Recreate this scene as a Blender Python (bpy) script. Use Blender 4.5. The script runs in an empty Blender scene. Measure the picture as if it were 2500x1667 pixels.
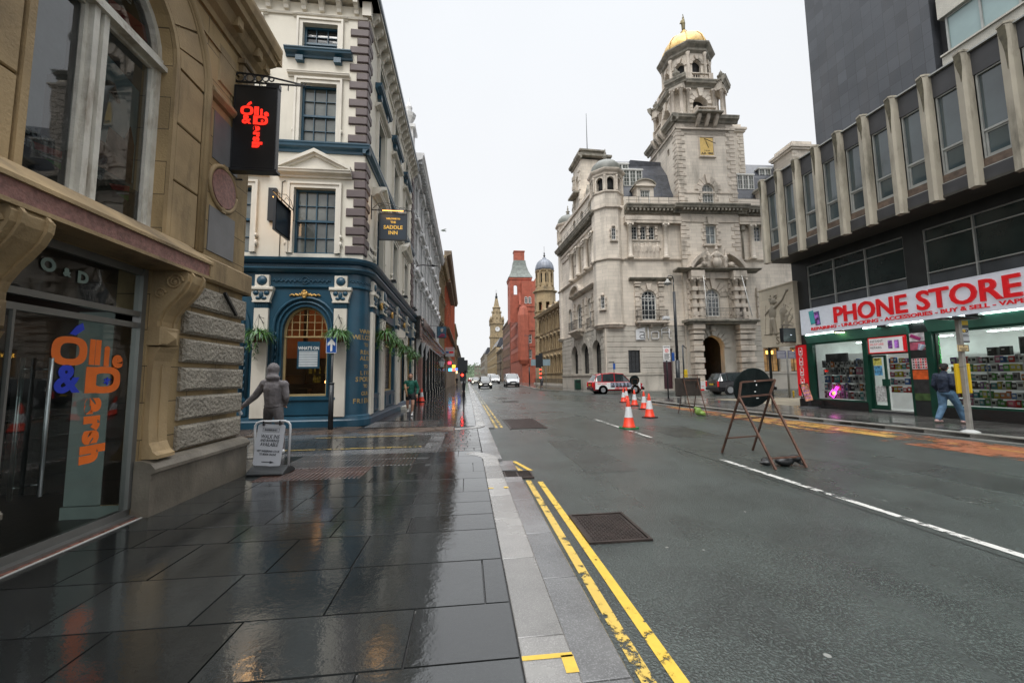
import bpy, bmesh, math, random
from mathutils import Matrix, Vector
from mathutils.geometry import tessellate_polygon
R = math.radians
rnd = random.Random(7)
SC = bpy.context.scene
COL = SC.collection

cam_data = bpy.data.cameras.new("camera")
cam = bpy.data.objects.new("camera", cam_data)
COL.objects.link(cam)
cam_data.sensor_width = 36.0
cam_data.lens = 14.0
cam_data.clip_start = 0.05
cam_data.clip_end = 3000
_yaw, _pit, _rol = R(6.48839), R(5.15615), R(-0.66)
_F = Vector((math.sin(_yaw)*math.cos(_pit), math.cos(_yaw)*math.cos(_pit), math.sin(_pit)))
_Rt = Vector((math.cos(_yaw), -math.sin(_yaw), 0))
_U = _Rt.cross(_F)
_R2 = _Rt*math.cos(_rol) + _U*math.sin(_rol)
_U2 = -_Rt*math.sin(_rol) + _U*math.cos(_rol)
cam.matrix_world = Matrix(((_R2.x, _U2.x, -_F.x, 0), (_R2.y, _U2.y, -_F.y, 0), (_R2.z, _U2.z, -_F.z, 1.5), (0, 0, 0, 1)))
SC.camera = cam

world = bpy.data.worlds.new("World")
SC.world = world
world.use_nodes = True
wn = world.node_tree
wn.nodes.clear()
def wnode(t, **k):
    n = wn.nodes.new(t)
    for a, b in k.items(): setattr(n, a, b)
    return n
w_out = wnode('ShaderNodeOutputWorld')
w_bg = wnode('ShaderNodeBackground')
w_sky = wnode('ShaderNodeTexSky', sky_type='NISHITA', sun_disc=False, sun_elevation=R(52), sun_rotation=R(200), air_density=2.0, dust_density=9.0, ozone_density=1.0)
w_hsv = wnode('ShaderNodeHueSaturation')
w_hsv.inputs['Saturation'].default_value = 0.10
w_tc = wnode('ShaderNodeTexCoord')
w_sep = wnode('ShaderNodeSeparateXYZ')
w_mr = wnode('ShaderNodeValToRGB')
w_mr.color_ramp.interpolation = 'EASE'
cr = w_mr.color_ramp.elements
cr[0].position = 0.0; cr[0].color = (0.91, 0.925, 0.94, 1)
cr[1].position = 1.0; cr[1].color = (5.0, 5.05, 5.15, 1)
e = cr.new(0.45); e.color = (0.88, 0.90, 0.93, 1)
e = cr.new(0.75); e.color = (0.90, 0.93, 0.97, 1)
e = cr.new(0.87); e.color = (3.6, 3.65, 3.75, 1)
w_noise = wnode('ShaderNodeTexNoise')
w_noise.inputs['Scale'].default_value = 1.6
w_noise.inputs['Detail'].default_value = 4
w_mr2 = wnode('ShaderNodeMapRange')
w_mr2.inputs['To Min'].default_value = 0.93
w_mr2.inputs['To Max'].default_value = 1.07
w_mul = wnode('ShaderNodeMix', data_type='RGBA', blend_type='MULTIPLY')
w_mul.inputs['Factor'].default_value = 1
w_mix = wnode('ShaderNodeMix', data_type='RGBA')
w_mix.inputs['Factor'].default_value = 0.92
w_sc = wnode('ShaderNodeVectorMath', operation='SCALE')
w_sc.inputs['Scale'].default_value = 10.0
L = wn.links.new
L(w_tc.outputs['Generated'], w_sep.inputs[0]); L(w_sep.outputs['Z'], w_mr.inputs[0])
L(w_tc.outputs['Generated'], w_noise.inputs['Vector']); L(w_noise.outputs['Fac'], w_mr2.inputs['Value'])
L(w_mr.outputs[0], w_mul.inputs[6]); L(w_mr2.outputs[0], w_mul.inputs[7])
L(w_mul.outputs[2], w_sc.inputs[0])
L(w_sky.outputs[0], w_hsv.inputs['Color'])
L(w_hsv.outputs[0], w_mix.inputs[6]); L(w_sc.outputs[0], w_mix.inputs[7])
L(w_mix.outputs[2], w_bg.inputs['Color'])
w_bg.inputs['Strength'].default_value = 0.1
L(w_bg.outputs[0], w_out.inputs[0])

sun_d = bpy.data.lights.new("sun", 'SUN')
sun_d.energy = 1.4
sun_d.angle = R(25)
sun_d.color = (1.0, 0.97, 0.92)
sun = bpy.data.objects.new("sun", sun_d)
COL.objects.link(sun)
sun.rotation_euler = (R(38), 0, R(-20))
sun.location = (0, 0, 60)
SC.view_settings.view_transform = 'Standard'
SC.view_settings.look = 'None'
SC.view_settings.exposure = 0.12
SC.view_settings.gamma = 1.0
SC.view_settings.use_curve_mapping = False
SC.cycles.max_bounces = 6
SC.cycles.diffuse_bounces = 3
SC.cycles.glossy_bounces = 4
SC.cycles.transparent_max_bounces = 10
SC.cycles.caustics_reflective = False
SC.cycles.caustics_refractive = False
SC.cycles.use_denoising = True
SC.cycles.sample_clamp_indirect = 6

MATS = {}
def srgb(c):
    if isinstance(c, str):
        c = c.lstrip('#'); c = tuple(int(c[i:i+2], 16)/255 for i in (0, 2, 4))
        return tuple(((x+0.055)/1.055)**2.4 if x > 0.04045 else x/12.92 for x in c)
    return tuple(c)
def mul(c, k): return tuple(min(1, x*k) for x in c[:3])
def M(name, base, rough=0.6, var=0.18, scale=1.5, bump=0.15, bscale=25, metal=0.0, stain=0.0, staincol=(0.03, 0.028, 0.02),
      stainscale=0.8, brick=None, emit=0, spec=0.5, coat=0.0, roughvar=0.0, wave=None, alpha=None, det=6, bdist=0.02, streak=(1, 1, 0.25), mask=None):
    """procedural surface: tint noise, optional stains, optional brick/ashlar/tile joints laid in metres (uv), bump"""
    if name in MATS: return MATS[name]
    base = srgb(base)
    m = bpy.data.materials.new(name); MATS[name] = m
    m.use_nodes = True
    nt = m.node_tree; N = nt.nodes; Lk = nt.links.new
    b = N['Principled BSDF']
    b.inputs['Metallic'].default_value = metal
    b.inputs['Roughness'].default_value = rough
    b.inputs['Specular IOR Level'].default_value = spec
    if coat: b.inputs['Coat Weight'].default_value = coat; b.inputs['Coat Roughness'].default_value = 0.06
    tc = N.new('ShaderNodeTexCoord')
    n1 = N.new('ShaderNodeTexNoise'); n1.inputs['Scale'].default_value = scale; n1.inputs['Detail'].default_value = det
    Lk(tc.outputs['Object'], n1.inputs['Vector'])
    mr = N.new('ShaderNodeMapRange'); mr.inputs['From Min'].default_value = 0.28; mr.inputs['From Max'].default_value = 0.72
    mr.inputs['To Min'].default_value = 1-var; mr.inputs['To Max'].default_value = 1+var
    Lk(n1.outputs['Fac'], mr.inputs['Value'])
    src = None
    brk = None
    if brick:
        bw, bh, mort, mcol, bvar = brick[:5]
        off = brick[5] if len(brick) > 5 else 0.5
        brk = N.new('ShaderNodeTexBrick')
        brk.offset = off
        brk.inputs['Scale'].default_value = 1
        brk.inputs['Brick Width'].default_value = bw; brk.inputs['Row Height'].default_value = bh
        brk.inputs['Mortar Size'].default_value = mort; brk.inputs['Mortar Smooth'].default_value = 0.15
        brk.inputs['Bias'].default_value = 0.0
        brk.inputs['Color1'].default_value = (*mul(base, 1-bvar), 1); brk.inputs['Color2'].default_value = (*mul(base, 1+bvar), 1)
        brk.inputs['Mortar'].default_value = (*srgb(mcol), 1)
        Lk(tc.outputs['UV'], brk.inputs['Vector'])
        src = brk.outputs['Color']
    mx = N.new('ShaderNodeMix'); mx.data_type = 'RGBA'; mx.blend_type = 'MULTIPLY'; mx.inputs['Factor'].default_value = 1
    if src: Lk(src, mx.inputs[6])
    else: mx.inputs[6].default_value = (*base, 1)
    Lk(mr.outputs[0], mx.inputs[7])
    col = mx.outputs[2]
    if stain > 0:
        mp = N.new('ShaderNodeMapping'); mp.inputs['Scale'].default_value = streak
        Lk(tc.outputs['Object'], mp.inputs['Vector'])
        n3 = N.new('ShaderNodeTexNoise'); n3.inputs['Scale'].default_value = stainscale; n3.inputs['Detail'].default_value = 8; n3.inputs['Roughness'].default_value = 0.65
        Lk(mp.outputs[0], n3.inputs['Vector'])
        m3 = N.new('ShaderNodeMapRange'); m3.inputs['From Min'].default_value = 0.5; m3.inputs['From Max'].default_value = 0.72
        m3.inputs['To Min'].default_value = 0; m3.inputs['To Max'].default_value = stain
        Lk(n3.outputs['Fac'], m3.inputs['Value'])
        m4 = N.new('ShaderNodeMix'); m4.data_type = 'RGBA'
        Lk(m3.outputs[0], m4.inputs['Factor']); Lk(col, m4.inputs[6]); m4.inputs[7].default_value = (*srgb(staincol), 1)
        col = m4.outputs[2]
    Lk(col, b.inputs['Base Color'])
    if roughvar:
        n5 = N.new('ShaderNodeTexNoise'); n5.inputs['Scale'].default_value = scale*0.7+0.3; n5.inputs['Detail'].default_value = 5
        Lk(tc.outputs['Object'], n5.inputs['Vector'])
        m5 = N.new('ShaderNodeMapRange'); m5.inputs['From Min'].default_value = 0.35; m5.inputs['From Max'].default_value = 0.65
        m5.inputs['To Min'].default_value = max(0.02, rough-roughvar); m5.inputs['To Max'].default_value = min(1, rough+roughvar)
        Lk(n5.outputs['Fac'], m5.inputs['Value']); Lk(m5.outputs[0], b.inputs['Roughness'])
    if bump > 0:
        nb = N.new('ShaderNodeTexNoise'); nb.inputs['Scale'].default_value = bscale; nb.inputs['Detail'].default_value = 4
        Lk(tc.outputs['Object'], nb.inputs['Vector'])
        hgt = nb.outputs['Fac']
        if brk:
            ma = N.new('ShaderNodeMath'); ma.operation = 'MULTIPLY_ADD'
            Lk(brk.outputs['Fac'], ma.inputs[0]); ma.inputs[1].default_value = -1.5
            Lk(nb.outputs['Fac'], ma.inputs[2]); hgt = ma.outputs[0]
        bp = N.new('ShaderNodeBump'); bp.inputs['Strength'].default_value = bump; bp.inputs['Distance'].default_value = bdist
        Lk(hgt, bp.inputs['Height']); Lk(bp.outputs[0], b.inputs['Normal'])
    if emit:
        Lk(col, b.inputs['Emission Color']); b.inputs['Emission Strength'].default_value = emit
    return m
def plain(name, base, rough=0.5, metal=0.0, emit=0, ecol=None, coat=0, spec=0.5):
    if name in MATS: return MATS[name]
    return M(name, base, rough, var=0.07, scale=6, bump=0.03, bscale=60, metal=metal, emit=emit, coat=coat, spec=spec)
def glow(name, col, k):
    if name in MATS: return MATS[name]
    m = bpy.data.materials.new(name); MATS[name] = m; m.use_nodes = True
    b = m.node_tree.nodes['Principled BSDF']
    b.inputs['Base Color'].default_value = (*srgb(col), 1)
    b.inputs['Emission Color'].default_value = (*srgb(col), 1); b.inputs['Emission Strength'].default_value = k
    return m
def glass(name, tint=(0.9, 0.95, 0.93), refl=1.0, rough=0.02, ior=1.5):
    """clear pane: see-through with a Fresnel reflection"""
    if name in MATS: return MATS[name]
    m = bpy.data.materials.new(name); MATS[name] = m; m.use_nodes = True
    nt = m.node_tree; N = nt.nodes; Lk = nt.links.new
    N.remove(N['Principled BSDF'])
    tr = N.new('ShaderNodeBsdfTransparent'); tr.inputs[0].default_value = (*tint, 1)
    gl = N.new('ShaderNodeBsdfGlossy'); gl.inputs['Roughness'].default_value = rough; gl.inputs['Color'].default_value = (refl, refl, refl, 1)
    fr = N.new('ShaderNodeFresnel'); fr.inputs['IOR'].default_value = ior
    tc = N.new('ShaderNodeTexCoord'); nz = N.new('ShaderNodeTexNoise'); nz.inputs['Scale'].default_value = 1.2
    bp = N.new('ShaderNodeBump'); bp.inputs['Strength'].default_value = 0.08; bp.inputs['Distance'].default_value = 0.05
    Lk(tc.outputs['Object'], nz.inputs['Vector']); Lk(nz.outputs['Fac'], bp.inputs['Height']); Lk(bp.outputs[0], gl.inputs['Normal'])
    mx = N.new('ShaderNodeMixShader')
    Lk(fr.outputs[0], mx.inputs[0]); Lk(tr.outputs[0], mx.inputs[1]); Lk(gl.outputs[0], mx.inputs[2])
    Lk(mx.outputs[0], N['Material Output'].inputs[0])
    return m
def darkglass(name, base=(0.02, 0.025, 0.028), rough=0.04, var=0.6, scale=0.6):
    """window glass with an unlit room behind it: dark, mirror-like"""
    return M(name, base, rough, var=var, scale=scale, bump=0.05, bscale=1.3, spec=1.0, bdist=0.05)

def TR(x=0, y=0, z=0, a=0): return Matrix.Translation((x, y, z)) @ Matrix.Rotation(R(a), 4, 'Z')
class MB:
    def __init__(s, T=None):
        s.v = []; s.f = []; s.T = T or Matrix.Identity(4); s.sm = []
    def add(s, vs, fs, sm=False):
        k = len(s.v); T = s.T
        s.v += [T @ Vector(p) for p in vs]
        s.f += [tuple(i+k for i in f) for f in fs]; s.sm += [sm]*len(fs)
    def box(s, x0, x1, y0, y1, z0, z1):
        if x0 > x1: x0, x1 = x1, x0
        if y0 > y1: y0, y1 = y1, y0
        if z0 > z1: z0, z1 = z1, z0
        s.add([(x0,y0,z0),(x1,y0,z0),(x1,y1,z0),(x0,y1,z0),(x0,y0,z1),(x1,y0,z1),(x1,y1,z1),(x0,y1,z1)],
              [(3,2,1,0),(4,5,6,7),(0,1,5,4),(1,2,6,5),(2,3,7,6),(3,0,4,7)])
    def bevbox(s, x0, x1, y0, y1, z0, z1, b=0.02):
        """box whose front (-y) face edges are chamfered"""
        s.add([(x0,y1,z0),(x1,y1,z0),(x1,y1,z1),(x0,y1,z1),(x0,y0+b,z0),(x1,y0+b,z0),(x1,y0+b,z1),(x0,y0+b,z1),
               (x0+b,y0,z0+b),(x1-b,y0,z0+b),(x1-b,y0,z1-b),(x0+b,y0,z1-b)],
              [(0,1,5,4),(1,2,6,5),(2,3,7,6),(3,0,4,7),(4,5,9,8),(5,6,10,9),(6,7,11,10),(7,4,8,11),(8,9,10,11)])
    def prism(s, pts, y0, y1, sm=False, caps=True):
        """polygon in x,z extruded along y"""
        n = len(pts)
        a = sum(pts[i][0]*pts[(i+1)%n][1]-pts[(i+1)%n][0]*pts[i][1] for i in range(n))
        if a < 0: pts = pts[::-1]
        vs = [(p[0], y0, p[1]) for p in pts] + [(p[0], y1, p[1]) for p in pts]
        fs = [(i, i+n, (i+1) % n+n, (i+1) % n) for i in range(n)]
        s.add(vs, fs, sm)
        if caps:
            if n <= 4: tris = [tuple(range(n))]
            else: tris = tessellate_polygon([[Vector((p[0], p[1], 0)) for p in pts]])
            k = len(s.v)-2*n
            for t in tris:
                A = [pts[i] for i in t]
                ar = sum(A[i][0]*A[(i+1)%len(A)][1]-A[(i+1)%len(A)][0]*A[i][1] for i in range(len(A)))
                if ar < 0: t = tuple(t)[::-1]
                s.f.append(tuple(k+i for i in t)); s.sm.append(False)
                s.f.append(tuple(k+n+i for i in reversed(tuple(t)))); s.sm.append(False)
    def prof(s, pts, x0, x1):
        """polygon in y,z extruded along x (mouldings, roofs)"""
        T0 = s.T; s.T = T0 @ Matrix(((0,1,0,0),(1,0,0,0),(0,0,1,0),(0,0,0,1)))
        k = len(s.f)
        s.prism(pts, x0, x1)
        s.f[k:] = [f[::-1] for f in s.f[k:]]
        s.T = T0
    def plan(s, pts, z0, z1, top=True):
        """polygon in x,y extruded up z"""
        T0 = s.T; s.T = T0 @ Matrix(((1,0,0,0),(0,0,1,0),(0,1,0,0),(0,0,0,1)))
        k = len(s.f); s.prism(pts, z0, z1)
        s.f[k:] = [f[::-1] for f in s.f[k:]]
        s.T = T0
    def lathe(s, prof, c=(0,0,0), seg=16, a0=0, a1=360, sm=True, rot=0, cap=True):
        full = abs(a1-a0) >= 359.9
        n = seg if full else seg+1
        vs = []
        for r, z in prof:
            for i in range(n):
                a = R(a0+(a1-a0)*i/seg+rot)
                vs.append((c[0]+r*math.cos(a), c[1]+r*math.sin(a), c[2]+z))
        fs = []
        m = len(prof)
        for j in range(m-1):
            for i in range(seg):
                i2 = (i+1) % n
                fs.append((j*n+i, j*n+i2, (j+1)*n+i2, (j+1)*n+i))
        s.add(vs, fs, sm)
        if cap and full:
            k = len(s.v)-len(vs)
            if prof[0][0] > 1e-4: s.f.append(tuple(k+i for i in reversed(range(n)))); s.sm.append(False)
            if prof[-1][0] > 1e-4: s.f.append(tuple(k+(m-1)*n+i for i in range(n))); s.sm.append(False)
    def tube(s, pts, r, seg=8, sm=True):
        pts = [Vector(p) for p in pts]; n = len(pts)
        rs = r if isinstance(r, (list, tuple)) else [r]*n
        vs = []; up = None
        for i, p in enumerate(pts):
            d = (pts[min(i+1, n-1)]-pts[max(i-1, 0)])
            d = d.normalized() if d.length > 1e-9 else Vector((0,0,1))
            if up is None:
                up = Vector((0,0,1)) if abs(d.z) < 0.9 else Vector((1,0,0))
            a = d.cross(up)
            if a.length < 1e-6: a = d.cross(Vector((0.3,1,0)))
            a.normalize(); b = a.cross(d).normalized(); up = b
            for k in range(seg):
                t = 2*math.pi*k/seg
                vs.append(p + (a*math.cos(t)+b*math.sin(t))*rs[i])
        fs = []
        for j in range(n-1):
            for k in range(seg):
                k2 = (k+1) % seg
                fs.append((j*seg+k2, j*seg+k, (j+1)*seg+k, (j+1)*seg+k2))
        s.add(vs, fs, sm)
        k0 = len(s.v)-len(vs)
        s.f.append(tuple(k0+k for k in range(seg))); s.sm.append(False)
        s.f.append(tuple(k0+(n-1)*seg+k for k in reversed(range(seg)))); s.sm.append(False)
    def bar(s, p, q, w, h=None):
        """square-section bar"""
        h = h or w
        p = Vector(p); q = Vector(q); d = (q-p).normalized()
        up = Vector((0,0,1)) if abs(d.z) < 0.95 else Vector((0,1,0))
        a = d.cross(up).normalized()*(w/2); b = a.cross(d).normalized()*(h/2)
        vs = [p-a-b, p+a-b, p+a+b, p-a+b, q-a-b, q+a-b, q+a+b, q-a+b]
        s.add(vs, [(0,1,2,3),(7,6,5,4),(4,5,1,0),(5,6,2,1),(6,7,3,2),(7,4,0,3)])
    def ball(s, c, r, seg=12, rings=8):
        if not isinstance(r, (list, tuple)): r = (r, r, r)
        vs = []; fs = []
        for j in range(rings+1):
            ph = math.pi*j/rings
            for i in range(seg):
                t = 2*math.pi*i/seg
                vs.append((c[0]+r[0]*math.sin(ph)*math.cos(t), c[1]+r[1]*math.sin(ph)*math.sin(t), c[2]-r[2]*math.cos(ph)))
        for j in range(rings):
            for i in range(seg):
                i2 = (i+1) % seg
                fs.append((j*seg+i, j*seg+i2, (j+1)*seg+i2, (j+1)*seg+i))
        s.add(vs, fs, True)
    def quad(s, a, b, c, d): s.add([a, b, c, d], [(0,1,2,3)])
    def torus(s, c, r, t, seg=24, axis='y'):
        pts = []
        for i in range(seg+1):
            a = 2*math.pi*i/seg
            pts.append((c[0]+r*math.cos(a), c[1], c[2]+r*math.sin(a)) if axis == 'y' else (c[0]+r*math.cos(a), c[1]+r*math.sin(a), c[2]) if axis == 'z' else (c[0], c[1]+r*math.cos(a), c[2]+r*math.sin(a)))
        s.tube(pts, t, 6)
    def wall(s, u0, u1, z0, z1, holes=(), y=0.0, depth=0.3, back=False):
        us = sorted({u0, u1} | {min(max(q, u0), u1) for h in holes for q in h[:2]})
        zs = sorted({z0, z1} | {min(max(q, z0), z1) for h in holes for q in h[2:4]})
        for j in range(len(zs)-1):
            a, b = zs[j], zs[j+1]; zm = (a+b)/2
            if b-a < 1e-5: continue
            run = None
            for i in range(len(us)-1):
                um = (us[i]+us[i+1])/2
                inside = any(h[0] < um < h[1] and h[2] < zm < h[3] for h in holes)
                if not inside:
                    if run is None: run = us[i]
                elif run is not None:
                    s.quad((run,y,a),(us[i],y,a),(us[i],y,b),(run,y,b)); run = None
            if run is not None: s.quad((run,y,a),(u1,y,a),(u1,y,b),(run,y,b))
        for h in holes:
            o = outline(h); n = len(o)
            for i in range(n):
                p, q = o[i], o[(i+1) % n]
                s.quad((p[0],y,p[1]),(p[0],y+depth,p[1]),(q[0],y+depth,q[1]),(q[0],y,q[1]))
            if h[4] != 'r':
                arc = [p for p in arcpts(h)]
                mid = len(arc)//2
                R0 = arc[:mid+1]; L0 = arc[mid:]
                for k in range(len(R0)-1): s.add([(h[1],y,h[3]),(R0[k+1][0],y,R0[k+1][1]),(R0[k][0],y,R0[k][1])], [(0,1,2)])
                for k in range(len(L0)-1): s.add([(h[0],y,h[3]),(L0[k+1][0],y,L0[k+1][1]),(L0[k][0],y,L0[k][1])], [(0,1,2)])
    def courses(s, u0, u1, z0, z1, pitch, gap, proj, holes=(), y=0.0, vj=0, bev=0.02, ret=True):
        n = max(1, round((z1-z0)/pitch)); pitch = (z1-z0)/n
        for j in range(n):
            a = z0+j*pitch+gap/2; b = z0+(j+1)*pitch-gap/2
            spans = [(u0, u1)]
            for h in holes:
                if h[2] < b and h[3] > a:
                    hu0, hu1 = h[0], h[1]
                    if h[4] != 'r':
                        zt = (a+b)/2; sp = spring(h)
                        if zt > sp:
                            hw = (h[1]-h[0])/2; cx = (h[0]+h[1])/2
                            t = min(1, (a-sp)/max(1e-3, h[3]-sp)) if a > sp else 0
                            w = hw*math.sqrt(max(0.0, 1-t*t)); hu0, hu1 = cx-w, cx+w
                    ns = []
                    for p, q in spans:
                        if hu1 <= p or hu0 >= q: ns.append((p, q)); continue
                        if hu0 > p: ns.append((p, hu0))
                        if hu1 < q: ns.append((hu1, q))
                    spans = ns
            for p, q in spans:
                if q-p < 0.05: continue
                if vj:
                    m_ = max(1, round((q-p)/vj)); w = (q-p)/m_
                    cuts = [p]
                    for t in range(1, m_): cuts.append(p+t*w+((j % 2)-0.5)*w*0.4)
                    cuts.append(q)
                    for t in range(len(cuts)-1):
                        s.bevbox(cuts[t]+(gap/2 if t else 0), cuts[t+1]-(gap/2 if t < len(cuts)-2 else 0), y-proj, y+0.02, a, b, min(bev, proj))
                else: s.bevbox(p, q, y-proj, y+0.02, a, b, min(bev, proj))
    def quoins(s, u, z0, z1, pitch, gap, proj, wl, ws, dirn, y=0.0):
        n = max(1, round((z1-z0)/pitch)); pitch = (z1-z0)/n
        for j in range(n):
            w = wl if j % 2 else ws
            a = z0+j*pitch+gap/2; b = z0+(j+1)*pitch-gap/2
            s.bevbox(min(u, u+dirn*w), max(u, u+dirn*w), y-proj, y+0.02, a, b, 0.02)
    def build(s, name, mat, parent=None, label=None, bevel=0):
        me = bpy.data.meshes.new(name)
        me.from_pydata([tuple(v) for v in s.v], [], s.f)
        me.polygons.foreach_set('use_smooth', s.sm)
        uv = me.uv_layers.new(name='UVMap')
        co = me.vertices; dat = uv.data
        for p in me.polygons:
            n = p.normal
            ax, ay, az = abs(n.x), abs(n.y), abs(n.z)
            for li in p.loop_indices:
                c = co[me.loops[li].vertex_index].co
                if az > 0.75: dat[li].uv = (c.x, c.y)
                elif ay >= ax: dat[li].uv = (c.x, c.z)
                else: dat[li].uv = (c.y, c.z)
        me.materials.append(mat)
        me.update()
        o = bpy.data.objects.new(name, me); COL.objects.link(o)
        if parent: o.parent = parent
        if label: o['label'] = label
        if bevel:
            bm = bmesh.new(); bm.from_mesh(me)
            bmesh.ops.bevel(bm, geom=[e_ for e_ in bm.edges if e_.is_manifold and e_.calc_face_angle(0) > 0.6], offset=bevel, segments=2, affect='EDGES', profile=0.6)
            bm.to_mesh(me); bm.free()
        return o
def spring(h):
    if h[4] == 'a': return h[3]-(h[1]-h[0])/2
    if h[4] == 's': return h[3]-h[5]
    return h[3]
def arcpts(h, n=14):
    """arch curve from right spring to left spring"""
    cx = (h[0]+h[1])/2; hw = (h[1]-h[0])/2; sp = spring(h); rise = h[3]-sp
    if h[4] == 'p':
        pass
    if rise >= hw*0.999:
        return [(cx+hw*math.cos(math.pi*i/n), sp+rise*math.sin(math.pi*i/n)) for i in range(n+1)]
    rad = (hw*hw+rise*rise)/(2*rise); cz = h[3]-rad; a = math.asin(hw/rad)
    return [(cx+rad*math.sin(a-2*a*i/n), cz+rad*math.cos(a-2*a*i/n)) for i in range(n+1)]
def outline(h, inset=0.0):
    """counter-clockwise outline of an opening seen from -y"""
    h = (h[0]+inset, h[1]-inset, h[2]+inset, h[3]-inset)+tuple(h[4:])
    if h[4] == 'r': return [(h[0],h[2]),(h[1],h[2]),(h[1],h[3]),(h[0],h[3])]
    return [(h[0],h[2]),(h[1],h[2])] + arcpts(h)
def root(name, label, cat, loc=(0,0,0), rot=0, group=None, T=None):
    o = bpy.data.objects.new(name, None); COL.objects.link(o)
    o.empty_display_size = 0.3
    if T is not None: o.matrix_world = T
    else: o.location = loc; o.rotation_euler = (0,0,R(rot))
    tag(o, label, cat, group); return o
def tag(o, label=None, cat=None, group=None, kind=None):
    if label: o['label'] = label
    if cat: o['category'] = cat
    if group: o['group'] = group
    if kind: o['kind'] = kind
    return o
def dup(o, parent=None):
    c = o.copy(); COL.objects.link(c); c.parent = parent
    for ch in [x for x in list(o.children)]: dup(ch, c)
    return c
def place(o, loc, rot=0, scale=1, label=None, group=None):
    o.location = loc; o.rotation_euler = (0,0,R(rot)); o.scale = (scale,)*3
    if label: o['label'] = label
    if group: o['group'] = group
    return o
def frame_ring(mb, h, w, y0, y1):
    """a flat frame following an opening's outline"""
    o = outline(h); i = outline(h, w); n = len(o)
    for k in range(n):
        k2 = (k+1) % n
        a, b, c, d = o[k], o[k2], i[k2], i[k]
        mb.quad((a[0],y0,a[1]),(b[0],y0,b[1]),(c[0],y0,c[1]),(d[0],y0,d[1]))
        mb.quad((d[0],y0,d[1]),(c[0],y0,c[1]),(c[0],y1,c[1]),(d[0],y1,d[1]))
        mb.quad((a[0],y1,a[1]),(b[0],y1,b[1]),(b[0],y0,b[1]),(a[0],y0,a[1]))
def archring(mb, h, w, y0, y1):
    """moulding standing round the outside of an opening (jambs + head)"""
    o = outline(h); n = len(o)
    cx = (h[0]+h[1])/2
    sp = spring(h)
    out = []
    H = (h[0]-w, h[1]+w, h[2], h[3]+w)+tuple(h[4:])
    if h[4] == 's': H = (h[0]-w, h[1]+w, h[2], h[3]+w, 's', h[5]*(h[1]-h[0]+2*w)/(h[1]-h[0]))
    q = outline(H)
    for k in range(1, n):
        k2 = (k+1) % n
        a, b, c, d = q[k], q[k2], o[k2], o[k]
        mb.quad((d[0],y0,d[1]),(a[0],y0,a[1]),(b[0],y0,b[1]),(c[0],y0,c[1]))
        mb.quad((a[0],y0,a[1]),(a[0],y1,a[1]),(b[0],y1,b[1]),(b[0],y0,b[1]))
        mb.quad((d[0],y1,d[1]),(d[0],y0,d[1]),(c[0],y0,c[1]),(c[0],y1,c[1]))
def panefill(mb, h, y):
    o = outline(h)
    tris = tessellate_polygon([[Vector((p[0], p[1], 0)) for p in o]]) if len(o) > 4 else [(0,1,2,3)]
    k = len(mb.v)
    mb.add([(p[0], y, p[1]) for p in o], [])
    for t in tris:
        A = [o[i] for i in t]
        ar = sum(A[i][0]*A[(i+1) % len(A)][1]-A[(i+1) % len(A)][0]*A[i][1] for i in range(len(A)))
        if ar < 0: t = tuple(t)[::-1]
        mb.f.append(tuple(k+i for i in t)); mb.sm.append(False)
def window(parent, h, T, fm, gm, nx=2, nz=4, fw=0.06, bw=0.025, y=0.15, rails=(), name='window', curtain=None, sash=True, sub=True):
    """window part (frame and glazing bars) with its pane as sub-part"""
    mb = MB(T)
    frame_ring(mb, h, fw, y-0.04, y+0.05)
    u0, u1, z0, z1 = h[:4]; W = u1-u0
    sp = spring(h)
    def top(u):
        if h[4] == 'r': return z1-fw*0.5
        cx = (u0+u1)/2; hw = (u1-u0)/2; rise = z1-sp; t = (u-cx)/hw
        if rise >= hw*0.999: return sp+rise*math.sqrt(max(0, 1-t*t))-fw*0.4
        rad = (hw*hw+rise*rise)/(2*rise)
        return z1-rad+math.sqrt(max(0, rad*rad-(u-cx)**2))-fw*0.4
    for i in range(1, nx):
        u = u0+W*i/nx; b = bw*(1.6 if nx % 2 == 0 and i == nx//2 and nx > 2 else 1)
        mb.box(u-b/2, u+b/2, y-0.02, y+0.03, z0+fw*0.5, top(u))
    for j in range(1, nz):
        z = z0+(z1-z0)*j/nz
        if z > z1-fw: continue
        if h[4] == 'r' or z <= sp+1e-3: a, b = u0+fw*0.5, u1-fw*0.5
        else:
            hw = W/2; rise = z1-sp; t = (z-sp)/rise
            w_ = hw*math.sqrt(max(0, 1-t*t)) if rise >= hw*0.999 else hw*math.sqrt(max(0, 1-t))
            a, b = (u0+u1)/2-w_+0.03, (u0+u1)/2+w_-0.03
        if b > a: mb.box(a, b, y-0.015, y+0.025, z-bw/2, z+bw/2)
    for z in rails: mb.box(u0+fw*0.5, u1-fw*0.5, y-0.05, y+0.03, z-fw*0.5, z+fw*0.5)
    o = mb.build(name, fm, parent)
    if sub:
        g = MB(T); panefill(g, (u0+fw*.4, u1-fw*.4, z0+fw*.4, z1-fw*.4)+tuple(h[4:]), y+0.035)
        g.build('pane', gm, o)
    return o
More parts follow.
